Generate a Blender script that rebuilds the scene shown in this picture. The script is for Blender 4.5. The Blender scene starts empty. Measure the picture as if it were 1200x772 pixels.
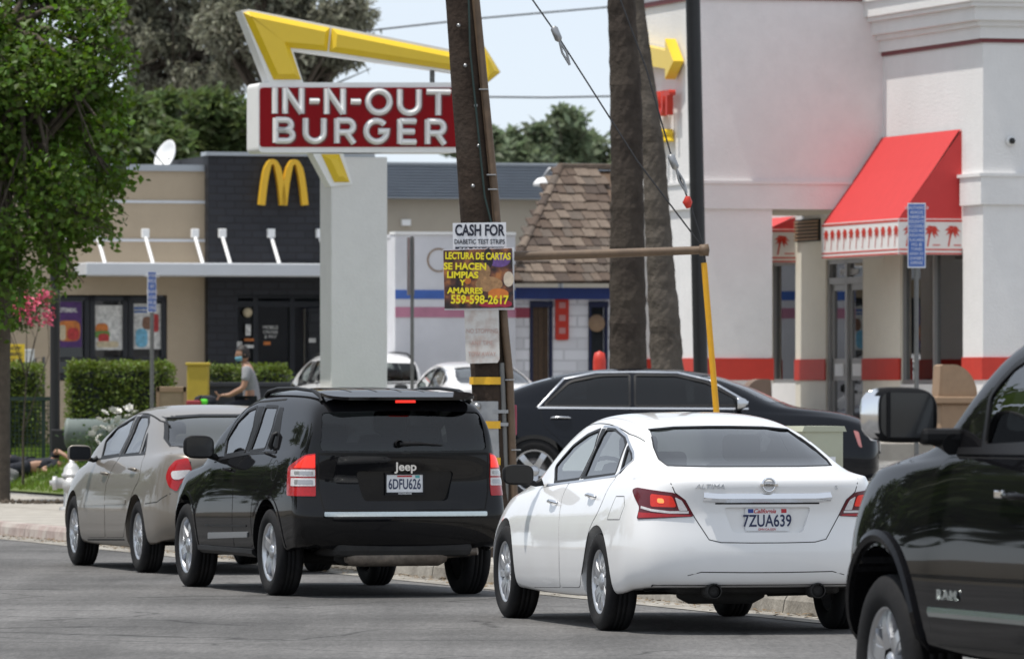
import bpy, bmesh, math, random
from mathutils import Vector, Matrix, geometry
from mathutils.bvhtree import BVHTree
R = math.radians
random.seed(7)
scene = bpy.context.scene
COL = scene.collection
# ---------------------------------------------------------------- camera, sky, sun, exposure
CAM_H, FPX, HOR = 1.65, 8400.0, 454.0
cam_d = bpy.data.cameras.new('camera')
cam = bpy.data.objects.new('camera', cam_d); COL.objects.link(cam)
cam.location = (0, 0, CAM_H); cam.rotation_euler = (R(90), 0, 0)
cam_d.sensor_width = 36.0; cam_d.lens = FPX / 1200 * 36.0
cam_d.shift_y = (HOR - 386) / 1200
cam_d.clip_start = 1.0; cam_d.clip_end = 5000
cam_d.dof.use_dof = True; cam_d.dof.focus_distance = 49.0; cam_d.dof.aperture_fstop = 8.5
scene.camera = cam
THETA = R(15.5)
U = Vector((-math.sin(THETA), math.cos(THETA), 0)); V = Vector((math.cos(THETA), math.sin(THETA), 0))
O = Vector((-0.7, 62.0, 0))
SUN_EL = R(72)
sun_h = (-V * math.cos(R(3)) - U * math.sin(R(3)))
sun_to = Vector((sun_h.x * math.cos(SUN_EL), sun_h.y * math.cos(SUN_EL), math.sin(SUN_EL)))
world = bpy.data.worlds.new('World'); scene.world = world; world.use_nodes = True
wn = world.node_tree; bg = wn.nodes['Background']
sky = wn.nodes.new('ShaderNodeTexSky'); sky.sky_type = 'NISHITA'; sky.sun_disc = False
sky.sun_elevation = SUN_EL; sky.sun_rotation = math.atan2(sun_to.x, sun_to.y)
sky.air_density = 0.6; sky.dust_density = 0.2; sky.ozone_density = 1.0
haze_mix = wn.nodes.new('ShaderNodeMix'); haze_mix.data_type = 'RGBA'; haze_mix.inputs[0].default_value = 0.72   # even summer haze over the whole sky
haze_mix.inputs[7].default_value = (7.45, 8.0, 8.75, 1)
wn.links.new(sky.outputs['Color'], haze_mix.inputs[6]); wn.links.new(haze_mix.outputs[2], bg.inputs['Color']); bg.inputs['Strength'].default_value = 0.10
sd = bpy.data.lights.new('sun', 'SUN'); sun = bpy.data.objects.new('sun', sd); COL.objects.link(sun)
sd.energy = 3.5; sd.angle = R(0.6); sd.color = (1.0, 0.955, 0.89)
sun.rotation_euler = sun_to.to_track_quat('Z', 'Y').to_euler()
scene.view_settings.view_transform = 'Standard'; scene.view_settings.look = 'None'
scene.view_settings.gamma = 1.0; scene.view_settings.exposure = 0.28
scene.render.film_transparent = False
scene.cycles.max_bounces = 8; scene.cycles.transparent_max_bounces = 16

def at(x, y, Y):
    "a point of the place: image bearing at distance Y"
    return Vector(((x - 600) / FPX * Y, Y, CAM_H - (y - HOR) / FPX * Y))
def st(a, b, z=0.0):
    "street frame: a along the kerb (away), b to the right of the kerb"
    p = O + U * a + V * b
    return Vector((p.x, p.y, z))
def to_st(p):
    d = Vector((p[0], p[1], 0)) - O
    return d.dot(U), d.dot(V)
def sm(t): t = max(0., min(1., t)); return t * t * (3 - 2 * t)
def lot_z(p):
    a, b = to_st(p)
    if b < 0: return 0.0
    if b < 4.2: return 0.15
    z = 0.15 + 0.09 * (b - 4.2)
    z = min(z, 0.60)
    if a > 26: z += 0.24 * sm((b - 4.2) / 1.2) * (1 - sm((b - 7.0) / 2.0)) * sm((a - 26) / 4)
    return z
# ---------------------------------------------------------------- materials
MATS = {}
def _n(nt, t, **k):
    n = nt.nodes.new(t)
    for a, b in k.items(): setattr(n, a, b)
    return n
def mat(name, col, rough=0.6, metal=0.0, noise=0.0, nscale=8.0, bump=0.0, bscale=40.0, coat=0.0, spec=0.5, emit=None, estr=0.0,
        dirt=None, dscale=1.5, damt=0.5, coords='Object', rvar=0.0, trans=0.0):
    if name in MATS: return MATS[name]
    m = bpy.data.materials.new(name); m.use_nodes = True; nt = m.node_tree; b = nt.nodes['Principled BSDF']
    L = nt.links.new
    c4 = (*col, 1)
    b.inputs['Base Color'].default_value = c4; b.inputs['Roughness'].default_value = rough
    b.inputs['Metallic'].default_value = metal; b.inputs['Specular IOR Level'].default_value = spec
    b.inputs['Coat Weight'].default_value = coat; b.inputs['Coat Roughness'].default_value = 0.03
    if emit: b.inputs['Emission Color'].default_value = (*emit, 1); b.inputs['Emission Strength'].default_value = estr
    tc = _n(nt, 'ShaderNodeTexCoord')
    out = None
    if noise > 0:
        nz = _n(nt, 'ShaderNodeTexNoise'); nz.inputs['Scale'].default_value = nscale; nz.inputs['Detail'].default_value = 8; nz.inputs['Roughness'].default_value = 0.65
        L(tc.outputs[coords], nz.inputs['Vector'])
        r = _n(nt, 'ShaderNodeMapRange'); r.inputs[1].default_value = 0.25; r.inputs[2].default_value = 0.75
        r.inputs[3].default_value = 1 - noise; r.inputs[4].default_value = 1 + noise
        L(nz.outputs['Fac'], r.inputs[0])
        hv = _n(nt, 'ShaderNodeHueSaturation'); hv.inputs['Color'].default_value = c4
        L(r.outputs[0], hv.inputs['Value']); out = hv.outputs['Color']
        if rvar > 0:
            rr = _n(nt, 'ShaderNodeMapRange'); rr.inputs[3].default_value = max(0, rough - rvar); rr.inputs[4].default_value = min(1, rough + rvar)
            L(nz.outputs['Fac'], rr.inputs[0]); L(rr.outputs[0], b.inputs['Roughness'])
    if dirt:
        n2 = _n(nt, 'ShaderNodeTexNoise'); n2.inputs['Scale'].default_value = dscale; n2.inputs['Detail'].default_value = 6
        L(tc.outputs[coords], n2.inputs['Vector'])
        cr = _n(nt, 'ShaderNodeMapRange'); cr.inputs[1].default_value = 0.45; cr.inputs[2].default_value = 0.7; cr.inputs[4].default_value = damt
        L(n2.outputs['Fac'], cr.inputs[0])
        mx = _n(nt, 'ShaderNodeMix', data_type='RGBA'); L(cr.outputs[0], mx.inputs[0])
        if out is not None: L(out, mx.inputs[6])
        else: mx.inputs[6].default_value = c4
        mx.inputs[7].default_value = (*dirt, 1); out = mx.outputs[2]
    if out is not None: L(out, b.inputs['Base Color'])
    if bump > 0:
        n3 = _n(nt, 'ShaderNodeTexNoise'); n3.inputs['Scale'].default_value = bscale; n3.inputs['Detail'].default_value = 5
        L(tc.outputs[coords], n3.inputs['Vector'])
        bp = _n(nt, 'ShaderNodeBump'); bp.inputs['Strength'].default_value = bump; bp.inputs['Distance'].default_value = 0.02
        L(n3.outputs['Fac'], bp.inputs['Height']); L(bp.outputs['Normal'], b.inputs['Normal'])
    MATS[name] = m
    return m
def glass(name, tint=(0.5, 0.55, 0.55), refl=1.0, rough=0.0):
    if name in MATS: return MATS[name]
    m = bpy.data.materials.new(name); m.use_nodes = True; nt = m.node_tree; L = nt.links.new
    nt.nodes.remove(nt.nodes['Principled BSDF']); o = nt.nodes['Material Output']
    t = _n(nt, 'ShaderNodeBsdfTransparent'); t.inputs[0].default_value = (*tint, 1)
    g = _n(nt, 'ShaderNodeBsdfGlossy'); g.inputs['Roughness'].default_value = rough
    f = _n(nt, 'ShaderNodeFresnel'); f.inputs[0].default_value = 1.5
    mu = _n(nt, 'ShaderNodeMath', operation='MULTIPLY'); mu.inputs[1].default_value = refl * 1.5; mu.use_clamp = True
    L(f.outputs[0], mu.inputs[0])
    x = _n(nt, 'ShaderNodeMixShader'); L(mu.outputs[0], x.inputs[0]); L(t.outputs[0], x.inputs[1]); L(g.outputs[0], x.inputs[2]); L(x.outputs[0], o.inputs[0])
    MATS[name] = m
    return m
def lens(name, col, estr=0.0, ecol=None):
    "coloured plastic lens"
    return mat(name, col, rough=0.2, coat=.45, spec=.3, noise=0.2, nscale=60, emit=ecol or col, estr=estr)
# ---------------------------------------------------------------- object helpers
def tag(o, label=None, cat=None, group=None, kind=None):
    if label: o['label'] = label
    if cat: o['category'] = cat
    if group: o['group'] = group
    if kind: o['kind'] = kind
    return o
def mk(name, me, m=None, parent=None, smooth=None):
    if m is not None:
        me.materials.clear()
        for q in (m if isinstance(m, (list, tuple)) else [m]): me.materials.append(MATS[q] if isinstance(q, str) else q)
    if smooth is not None: me.polygons.foreach_set('use_smooth', [smooth] * len(me.polygons))
    o = bpy.data.objects.new(name, me); COL.objects.link(o)
    if parent is not None: o.parent = parent
    return o
def empty(name, loc=(0, 0, 0), rz=0.0, **k):
    o = bpy.data.objects.new(name, None); COL.objects.link(o); o.location = loc; o.rotation_euler = (0, 0, rz)
    o.empty_display_size = 0.1
    return tag(o, **k)
def mesh(name, vs, fs, mi=None):
    me = bpy.data.meshes.new(name); me.from_pydata([tuple(v) for v in vs], [], fs)
    if mi: me.polygons.foreach_set('material_index', mi)
    me.update(); return me
class MB:
    "collects shapes into one mesh"
    def __init__(s): s.v = []; s.f = []; s.mi = []; s.sm = []
    def add(s, vs, fs, mi=0, smooth=False):
        n = len(s.v); s.v += [Vector(v) for v in vs]; s.f += [tuple(i + n for i in f) for f in fs]
        s.mi += [mi] * len(fs); s.sm += [smooth] * len(fs); return s
    def box(s, c, d, rz=0, mi=0, rot=None, ch=0.0):
        x, y, z = d[0] / 2, d[1] / 2, d[2] / 2
        M = (rot if rot is not None else Matrix.Rotation(rz, 3, 'Z')); c = Vector(c)
        if ch <= 0:
            vs = [Vector((i * x, j * y, k * z)) for i in (-1, 1) for j in (-1, 1) for k in (-1, 1)]
            fs = [(0, 1, 3, 2), (4, 6, 7, 5), (0, 4, 5, 1), (2, 3, 7, 6), (0, 2, 6, 4), (1, 5, 7, 3)]
        else:
            bm = bmesh.new(); bmesh.ops.create_cube(bm, size=1)
            for v in bm.verts: v.co = Vector((v.co.x * 2 * x, v.co.y * 2 * y, v.co.z * 2 * z))
            bmesh.ops.bevel(bm, geom=bm.edges[:], offset=ch, segments=2, affect='EDGES', profile=0.5)
            vs = [v.co.copy() for v in bm.verts]; fs = [[v.index for v in f.verts] for f in bm.faces]; bm.free()
        return s.add([M @ v + c for v in vs], fs, mi)
    def frame(s, p):  # transform everything so far
        for i, v in enumerate(s.v): s.v[i] = p @ v
        return s
    def tube(s, pts, r, n=10, mi=0, cap=True, smooth=True, flat=1.0):
        pts = [Vector(p) for p in pts]; rs = r if isinstance(r, (list, tuple)) else [r] * len(pts)
        vs = []; prev = None
        for i, p in enumerate(pts):
            t = (pts[min(i + 1, len(pts) - 1)] - pts[max(i - 1, 0)]).normalized()
            if prev is None:
                a = Vector((0, 0, 1)) if abs(t.z) < 0.9 else Vector((1, 0, 0))
                nx = t.cross(a).normalized()
            else:
                nx = (prev - t * prev.dot(t)).normalized()
            ny = t.cross(nx); prev = nx
            for k in range(n):
                an = 2 * math.pi * k / n
                vs.append(p + (nx * math.cos(an) + ny * math.sin(an) * flat) * rs[i])
        fs = [(i * n + k, i * n + (k + 1) % n, (i + 1) * n + (k + 1) % n, (i + 1) * n + k) for i in range(len(pts) - 1) for k in range(n)]
        s.add(vs, fs, mi, smooth)
        if cap:
            m = len(pts) - 1
            s.add([vs[k] for k in range(n)][::-1], [tuple(range(n))], mi); s.add([vs[m * n + k] for k in range(n)], [tuple(range(n))], mi)
        return s
    def lathe(s, prof, n=32, axis='Z', c=(0, 0, 0), mi=0, smooth=True, close=False):
        "prof: (r, h) list"
        c = Vector(c); vs = []
        for r, h in prof:
            for k in range(n):
                an = 2 * math.pi * k / n; a, b = r * math.cos(an), r * math.sin(an)
                vs.append(c + (Vector((a, b, h)) if axis == 'Z' else Vector((h, a, b)) if axis == 'X' else Vector((b, h, a))))
        m = len(prof)
        rg = range(m) if close else range(m - 1)
        fs = [(i * n + k, i * n + (k + 1) % n, ((i + 1) % m) * n + (k + 1) % n, ((i + 1) % m) * n + k) for i in rg for k in range(n)]
        return s.add(vs, fs, mi, smooth)
    def prism(s, poly, a, b, ax='Y', mi=0):
        "poly (p,q) extruded from a to b along axis"
        n = len(poly)
        def P(p, q, t): return {'Y': (p, t, q), 'X': (t, p, q), 'Z': (p, q, t)}[ax]
        vs = [P(p, q, a) for p, q in poly] + [P(p, q, b) for p, q in poly]
        fs = [tuple(range(n)), tuple(range(2 * n - 1, n - 1, -1))] + [(i, n + i, n + (i + 1) % n, (i + 1) % n) for i in range(n)]
        return s.add(vs, fs, mi)
    def mesh(s, name='m'):
        me = bpy.data.meshes.new(name); me.from_pydata([tuple(v) for v in s.v], [], s.f)
        me.polygons.foreach_set('material_index', s.mi); me.polygons.foreach_set('use_smooth', s.sm); 
        bm = bmesh.new(); bm.from_mesh(me); bmesh.ops.recalc_face_normals(bm, faces=bm.faces[:]); bm.to_mesh(me); bm.free()
        me.update(); return me
    def build(s, name, m, parent=None, loc=None, rz=None):
        o = mk(name, s.mesh(name), m, parent)
        if any(s.mi): o.data.polygons.foreach_set('material_index', s.mi); o.data.update()
        if loc is not None: o.location = loc
        if rz is not None: o.rotation_euler = (0, 0, rz)
        return o
def copy_tree(o, parent=None):
    c = o.copy(); COL.objects.link(c); c.parent = parent
    for ch in list(o.children): copy_tree(ch, c)
    return c
def rpoly(pts, rad=0.03, seg=5):
    "round the corners of a polygon; rad may be a list"
    n = len(pts); out = []
    for i in range(n):
        r = rad[i] if isinstance(rad, (list, tuple)) else rad
        p0, p, p1 = (Vector(pts[i - 1]), Vector(pts[i]), Vector(pts[(i + 1) % n]))
        a = (p0 - p); b = (p1 - p); la, lb = a.length, b.length; a.normalize(); b.normalize()
        d = min(r, la * 0.48, lb * 0.48)
        if d < 1e-4: out.append(tuple(p)); continue
        A, B = p + a * d, p + b * d
        for k in range(seg + 1):
            t = k / seg; q = A * (1 - t) ** 2 + p * 2 * t * (1 - t) + B * t * t; out.append(tuple(q))
    return out
def circ(r, n=32, c=(0, 0)): return [(c[0] + r * math.cos(2 * math.pi * k / n), c[1] + r * math.sin(2 * math.pi * k / n)) for k in range(n)]
def text_mesh(s, size, ext=0.002, bold=0.0, sx=1.0, shear=0.0, align='CENTER', space=1.0):
    "lettering in the XZ plane facing -Y, centred"
    cu = bpy.data.curves.new('t', 'FONT'); cu.body = s; cu.size = size; cu.extrude = ext; cu.offset = bold; cu.align_x = align; cu.align_y = 'CENTER'
    cu.shear = shear; cu.space_character = space; cu.resolution_u = 4
    o = bpy.data.objects.new('t', cu); COL.objects.link(o)
    dg = bpy.context.evaluated_depsgraph_get(); dg.update()
    me = bpy.data.meshes.new_from_object(o.evaluated_get(dg)); bpy.data.objects.remove(o); bpy.data.curves.remove(cu)
    me.transform(Matrix.Diagonal((sx, 1, 1, 1))); me.transform(Matrix.Rotation(R(90), 4, 'X')); return me
def text(name, s, size, m, parent, loc, rot=None, **k):
    me = text_mesh(s, size, **k)
    if rot is not None: me.transform(rot.to_4x4())
    me.transform(Matrix.Translation(loc)); return mk(name, me, m, parent)
# ---------------------------------------------------------------- car builder
# local frame of a car: +Y forward, +X right, Z up, origin on the ground under the rear axle
def eval_mesh(o):
    dg = bpy.context.evaluated_depsgraph_get(); dg.update()
    return bpy.data.meshes.new_from_object(o.evaluated_get(dg))
ROWF = [0.0, 0.08, 0.26, 0.46, 0.68, 0.88, 1.0]
ROWW = [(-0.055, 0), (-0.012, 0), (0.004, 0), (0.006, 0), (0.0, 0.12), (0.0, 0.55), (0, 1)]
CF = [1.0, 0.93, 0.80, 0.62, 0.42, 0.2, 0.0]
CB = [1.0, 0.52, 0.26, 0.12, 0.05, 0.01, 0.0]
def px_local(root, B, px):
    "image bearings -> points on the skin, in the car's own frame"
    Mi = root.matrix_world.inverted() if False else (Matrix.Translation(root.location) @ root.rotation_euler.to_matrix().to_4x4()).inverted()
    o = Mi @ Vector((0, 0, CAM_H)); out = []
    for x, y in px:
        d = (Mi.to_3x3() @ Vector(((x - 600) / FPX, 1, -(y - HOR) / FPX))).normalized()
        r = B.bvh.ray_cast(o, d)
        if r[0] is None:
            print('MISS', root.location.y, x, y)
            r = B.bvh.find_nearest(o + d * (Mi @ Vector((0, 0, 0)) - Mi @ root.location).length)
        out.append(r[0])
    return out
def px_side(root, B, px): return [(l.y, l.z) for l in px_local(root, B, px)]
def px_rear(root, B, px): return [(l.x, l.z) for l in px_local(root, B, px)]
def px_az(root, B, px, a): return [(l.x * math.cos(R(a)) - l.y * math.sin(R(a)), l.z) for l in px_local(root, B, px)]
def sym(pts):
    "left half outline (x<0) -> closed symmetric outline"
    return list(pts) + [(-x, z) for x, z in reversed(pts)]
def seam(root, B, path, view, w=0.006, sg=1, closed=False, name='panel_gap'):
    return mk(name, B.strip(path, w, view, sg, 0.0008, 0.03, closed, 0.004), 'gap', root)
def lamp(root, B, poly, az, sg, m, name='tail_light', off=0.006, res=0.04):
    return mk(name, B.patch(poly, az, sg, off, res, 0.015), m, root)
def door(root, B, sg, poly, pm, hm, hy, hz, L=0.2, gw=0.008):
    d = mk('door', B.patch(poly, 'side', sg, 0.0022, 0.06, 0.006), pm, root)
    mk('door_gap', B.strip(poly, gw, 'side', sg, 0.0006, 0.03, True, 0.004), 'gap', d)
    handle(d, B, sg, hy, hz, hm, L)
    return d
class Body:
    def __init__(s, S, rear, front, rc=0.18, fc=0.3, lv=3, rowf=None, cref=None, sillz=None):
        "S: stations (y, zb, zs, zt, w, wb, wr, bow) rear to front; rear/front: y offset of each row's profile"
        rf = rowf or ROWF
        n = len(S); vs = []; fs = []; nid = {}
        def V_(key, p):
            if key not in nid: nid[key] = len(vs); vs.append(p)
            return nid[key]
        def row(i, r):
            y, zb, zs, zt, w, wb, wr, bow = S[i]
            a, k = ROWW[r]; ww = w + a + (wb - w) * k
            z = zb + (zs - zb) * rf[r]
            ya = S[0][0] + rc + rear[r]; yb = S[-1][0] - fc + front[r]
            y = max(y, ya + 0.09 * i) if i <= 4 else min(y, yb - 0.10 * (n - 1 - i)) if i >= n - 5 else y
            return (ww, y, z)
        def side(i, r): return V_(('s', i, r), row(i, r))
        def top(i, c):
            if c == 0: return side(i, 6)
            y, zb, zs, zt, w, wb, wr, bow = S[i]; h = zt - zs
            if i in (0, n - 1):
                e = rear if i == 0 else front; sg = 1 if i == 0 else -1; cc = rc if i == 0 else fc
                return V_(('t', i, c), (CF[c] * wb, y + e[6] + sg * cc * CB[c], zs + h * (1 - CF[c] ** 2)))
            X = [0, wb - 0.02 + (wr - wb) * 0.10, wb + (wr - wb) * 0.55, wr, wr * 0.80, wr * 0.42, 0][c]
            Z = zs + h * [0, 0.12, 0.52, 0.86, 0.965, 0.995, 1.0][c]
            ys = row(i, 6)[1]
            return V_(('t', i, c), (X, y + (ys - y) * CB[c] + bow * (1 - (X / wb) ** 2), Z))
        def cap(e, r, c):
            i = 0 if e == 'r' else n - 1
            if c == 0: return side(i, r)
            if r == 6: return top(i, c)
            x, _, z = row(i, r); y = S[i][0]; off = (rear if e == 'r' else front)[r]; sg = 1 if e == 'r' else -1; cc = rc if e == 'r' else fc
            return V_(('c', e, r, c), (CF[c] * x, y + off + sg * cc * CB[c], z))
        def bot(i, c):
            if c == 0: return side(i, 0)
            if i == 0: return cap('r', 0, c)
            if i == n - 1: return cap('f', 0, c)
            x, y, z = row(i, 0); return V_(('b', i, c), (CF[c] * x, y, z + 0.04))
        for i in range(n - 1):
            for r in range(6): fs.append((side(i, r), side(i + 1, r), side(i + 1, r + 1), side(i, r + 1)))
            for c in range(6):
                fs.append((top(i, c), top(i + 1, c), top(i + 1, c + 1), top(i, c + 1)))
                fs.append((bot(i, c + 1), bot(i + 1, c + 1), bot(i + 1, c), bot(i, c)))
        for r in range(6):
            for c in range(6):
                fs.append((cap('r', r, c + 1), cap('r', r, c), cap('r', r + 1, c), cap('r', r + 1, c + 1)))
                fs.append((cap('f', r, c), cap('f', r, c + 1), cap('f', r + 1, c + 1), cap('f', r + 1, c)))
        N = len(vs)
        vs2 = vs + [(-x, y, z) for x, y, z in vs]; fs2 = fs + [tuple(i + N for i in f[::-1]) for f in fs]
        me = mesh('cage', vs2, fs2)
        bm = bmesh.new(); bm.from_mesh(me); bmesh.ops.remove_doubles(bm, verts=bm.verts[:], dist=1e-5)
        bmesh.ops.recalc_face_normals(bm, faces=bm.faces[:])
        cl = bm.edges.layers.float.new('crease_edge')
        if cref:
            for e in bm.edges:
                v = cref((e.verts[0].co + e.verts[1].co) / 2, (e.verts[1].co - e.verts[0].co).normalized())
                if v: e[cl] = v
        bm.to_mesh(me); bm.free()
        o = bpy.data.objects.new('cage', me); COL.objects.link(o)
        md = o.modifiers.new('s', 'SUBSURF'); md.levels = lv; md.render_levels = lv; md.boundary_smooth = 'ALL'
        s.me = eval_mesh(o); bpy.data.objects.remove(o)
        s.S = S; s.bvh_build()
    careful = False
    def bvh_build(s):
        me = s.me
        s.vn = [v.normal.copy() for v in me.vertices]; s.vc = [v.co.copy() for v in me.vertices]
        me.calc_loop_triangles()
        s.tri = [tuple(t.vertices) for t in me.loop_triangles]
        s.bvh = BVHTree.FromPolygons(s.vc, s.tri)
    def nrm(s, loc, fi):
        a, b, c = s.tri[fi]
        w = geometry.intersect_point_tri(loc, s.vc[a], s.vc[b], s.vc[c])
        A, B, C = s.vc[a], s.vc[b], s.vc[c]
        n = (B - A).cross(C - A); d = n.length_squared
        if d < 1e-14: return s.vn[a]
        u = (C - B).cross(loc - B).dot(n) / d; v = (A - C).cross(loc - C).dot(n) / d
        return (s.vn[a] * u + s.vn[b] * v + s.vn[c] * (1 - u - v)).normalized()
    def hit(s, p, q, view, sg=1):
        if view == 'side': o, d = Vector((3 * sg, p, q)), Vector((-sg, 0, 0))
        elif view == 'rear': o, d = Vector((p, -9, q)), Vector((0, 1, 0))
        elif view == 'front': o, d = Vector((p, 12, q)), Vector((0, -1, 0))
        elif isinstance(view, tuple):
            a = R(view[1]); rv = Vector((math.cos(a), -math.sin(a), 0)); d = Vector((math.sin(a), math.cos(a), 0))
            o = rv * p + Vector((0, 0, q)) - d * 9
            if sg > 0: o.x *= -1; d.x *= -1
        else: o, d = Vector((p, q, 5)), Vector((0, 0, -1))
        r = s.bvh.ray_cast(o, d)
        if r[0] is None:
            o2 = o + d * 9 if isinstance(view, tuple) else Vector((0.6 * sg, p, q)) if view == 'side' else Vector((p, S_END(s, view), q)) if view in ('rear', 'front') else Vector((p, q, 1))
            r = s.bvh.find_nearest(o2)
        return r[0], s.nrm(r[0], r[2])
    def patch(s, poly, view='side', sg=1, off=0.003, res=0.05, skirt=0.012, name='panel'):
        "a panel that follows the body: polygon seen from a side, raised off the surface"
        pts = [Vector(p) for p in poly]; P2 = []
        for i, p in enumerate(pts):
            q = pts[(i + 1) % len(pts)]; k = max(1, int((q - p).length / res))
            P2 += [p.lerp(q, t / k) for t in range(k)]
        nb = len(P2)
        x0, x1 = min(p.x for p in P2), max(p.x for p in P2); y0, y1 = min(p.y for p in P2), max(p.y for p in P2)
        al = list(P2)
        nx, ny = int((x1 - x0) / res), int((y1 - y0) / res)
        for i in range(1, nx + 1):
            for j in range(1, ny + 1):
                q = Vector((x0 + (i - 0.5) * (x1 - x0) / nx, y0 + (j - 0.5) * (y1 - y0) / ny))
                if min((q - p).length_squared for p in P2) > (res * 0.4) ** 2: al.append(q)
        vo, ed, fo, *_ = geometry.delaunay_2d_cdt(al, [], [list(range(nb))], 1, 1e-6)
        loc = []; nor = []
        for p in vo:
            l, n = s.hit(p.x, p.y, view, sg); loc.append(l + n * off); nor.append(n)
        fs = []; ln = []
        for f in fo:
            f = list(f); a, b, c = loc[f[0]], loc[f[1]], loc[f[2]]
            if (b - a).cross(c - a).dot(nor[f[0]]) < 0: f.reverse()
            fs.append(f); ln += [nor[i] for i in f]
        vs = list(loc)
        if skirt > 0:
            ec = {}
            for f in fs:
                for i in range(len(f)):
                    a, b = f[i], f[(i + 1) % len(f)]; k = (min(a, b), max(a, b)); ec.setdefault(k, []).append((a, b))
            for k, l in ec.items():
                if len(l) == 1:
                    a, b = l[0]; m = len(vs); vs += [loc[a], loc[b], loc[b] - nor[b] * skirt, loc[a] - nor[a] * skirt]
                    fn = (vs[m + 2] - vs[m]).cross(vs[m + 3] - vs[m + 1]); fn = fn.normalized() if fn.length > 1e-12 else nor[a]
                    fs.append((m + 1, m, m + 3, m + 2)); ln += [-fn] * 4
        me = mesh(name, vs, fs); me.polygons.foreach_set('use_smooth', [True] * len(me.polygons))
        me.normals_split_custom_set([tuple(n) for n in ln]); return me
    def strip(s, path, w, view='side', sg=1, off=0.004, res=0.03, closed=False, skirt=0.01, rise=0.0, name='strip'):
        pts = [Vector(p) for p in path]; P = []
        m = len(pts) if closed else len(pts) - 1
        for i in range(m):
            q = pts[(i + 1) % len(pts)]; k = max(1, int((q - pts[i]).length / res)); P += [pts[i].lerp(q, t / k) for t in range(k)]
        if not closed: P.append(pts[-1])
        n = len(P); vs = []; fs = []
        for i in range(n):
            a = P[i - 1] if (closed or i > 0) else P[i]; b = P[(i + 1) % n] if (closed or i < n - 1) else P[i]
            t = (b - a); t = t.normalized() if t.length > 0 else Vector((1, 0)); nn = Vector((-t.y, t.x)) * w / 2
            l1, n1 = s.hit(*(P[i] + nn), view, sg); l2, n2 = s.hit(*(P[i] - nn), view, sg); lc, nc = s.hit(*P[i], view, sg)
            vs += [l1 - n1 * skirt, l1 + n1 * off, lc + nc * (off + rise), l2 + n2 * off, l2 - n2 * skirt]
        for i in range(n if closed else n - 1):
            j = (i + 1) % n
            for k in range(4): fs.append((i * 5 + k, i * 5 + k + 1, j * 5 + k + 1, j * 5 + k))
        if not closed: fs += [(0, 1, 2, 3, 4), (n * 5 - 1, n * 5 - 2, n * 5 - 3, n * 5 - 4, n * 5 - 5)]
        me = mesh(name, vs, fs)
        bm = bmesh.new(); bm.from_mesh(me); bmesh.ops.recalc_face_normals(bm, faces=bm.faces[:]); bm.to_mesh(me); bm.free()
        return me
    def cut(s, cutters):
        "boolean away a list of (verts, faces); keeps the smooth normals of the skin"
        cur = s.me.copy()
        for batch in cutters:
            for half in ([batch] if not s.careful else [[q] for q in batch]):
                mb = MB()
                for vs, fs in half: mb.add(vs, fs)
                o = bpy.data.objects.new('x', cur); COL.objects.link(o)
                c = bpy.data.objects.new('c', mb.mesh('c')); COL.objects.link(c)
                md = o.modifiers.new('b', 'BOOLEAN'); md.operation = 'DIFFERENCE'; md.object = c; md.solver = 'EXACT'
                r = eval_mesh(o)
                if len(r.polygons) < 0.7 * len(cur.polygons):
                    md.solver = 'FAST'; r2 = eval_mesh(o); print('CUT retry', len(cur.polygons), len(r.polygons), len(r2.polygons))
                    r = r2 if len(r2.polygons) > 0.7 * len(cur.polygons) else cur
                bpy.data.objects.remove(o); bpy.data.objects.remove(c); cur = r
        r = cur
        ln = []; mi = []
        for p in r.polygons:
            c = p.center; loc, n, fi, d = s.bvh.find_nearest(c)
            skin = d < 0.004 and n.dot(p.normal) > 0.5
            under = c.z < s.under and p.normal.z < -0.6
            rec = (not skin) and c.y < s.S[0][0] + 0.20 and 0.5 < c.z < 1.02 and abs(c.x) < 0.6
            mi.append(0 if (skin and not under) or rec else 1)
            for li in p.loop_indices:
                co = r.vertices[r.loops[li].vertex_index].co
                if skin:
                    l2, n2, f2, d2 = s.bvh.find_nearest(co); ln.append(tuple(s.nrm(l2, f2)))
                else: ln.append(tuple(p.normal))
        r.polygons.foreach_set('material_index', mi); r.polygons.foreach_set('use_smooth', [True] * len(r.polygons))
        r.normals_split_custom_set(ln); return r
def S_END(s, view): return s.S[0][0] if view == 'rear' else s.S[-1][0]
def prism_vf(poly, a, b, ax):
    m = MB().prism(poly, a, b, ax); return m.v, m.f
def cavity(B, y0, y1, zf, zb, inset=0.05, n=14, edge=0.80):
    "hollow of the cabin found by probing the skin"
    vs = []; rings = []
    for i in range(n + 1):
        y = y0 + (y1 - y0) * i / n
        zt = max(B.hit(0, y, 'top')[0].z, zb + .06)
        zc = zb + max(0.02, zt - zb) * edge
        pr = [(B.hit(y, zf + 0.25, 'side')[0].x - 0.11, zf), (B.hit(y, zb - 0.05, 'side')[0].x - 0.09, zb - 0.05)]
        for t in (0.12, 0.55, 1.0):
            z = zb + (zc - zb) * t; pr.append((B.hit(y, z, 'side')[0].x - inset, z))
        xe = pr[-1][0]
        for t in (0.82, 0.5): pr.append((xe * t, B.hit(xe * t, y, 'top')[0].z - inset * 0.8))
        pr[-3] = (pr[-3][0], min(pr[-3][1], pr[-2][1] - 0.004))
        ring = [(x, y, z) for x, z in pr] + [(0, y, zt - inset * 0.8)] + [(-x, y, z) for x, z in reversed(pr)]
        rings.append(ring)
    k = len(rings[0]); fs = []
    for i in range(n):
        for j in range(k): fs.append((i * k + j, i * k + (j + 1) % k, (i + 1) * k + (j + 1) % k, (i + 1) * k + j))
    fs += [tuple(range(k)), tuple(range((n + 1) * k - 1, n * k - 1, -1))]
    return [p for r in rings for p in r], fs
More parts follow.
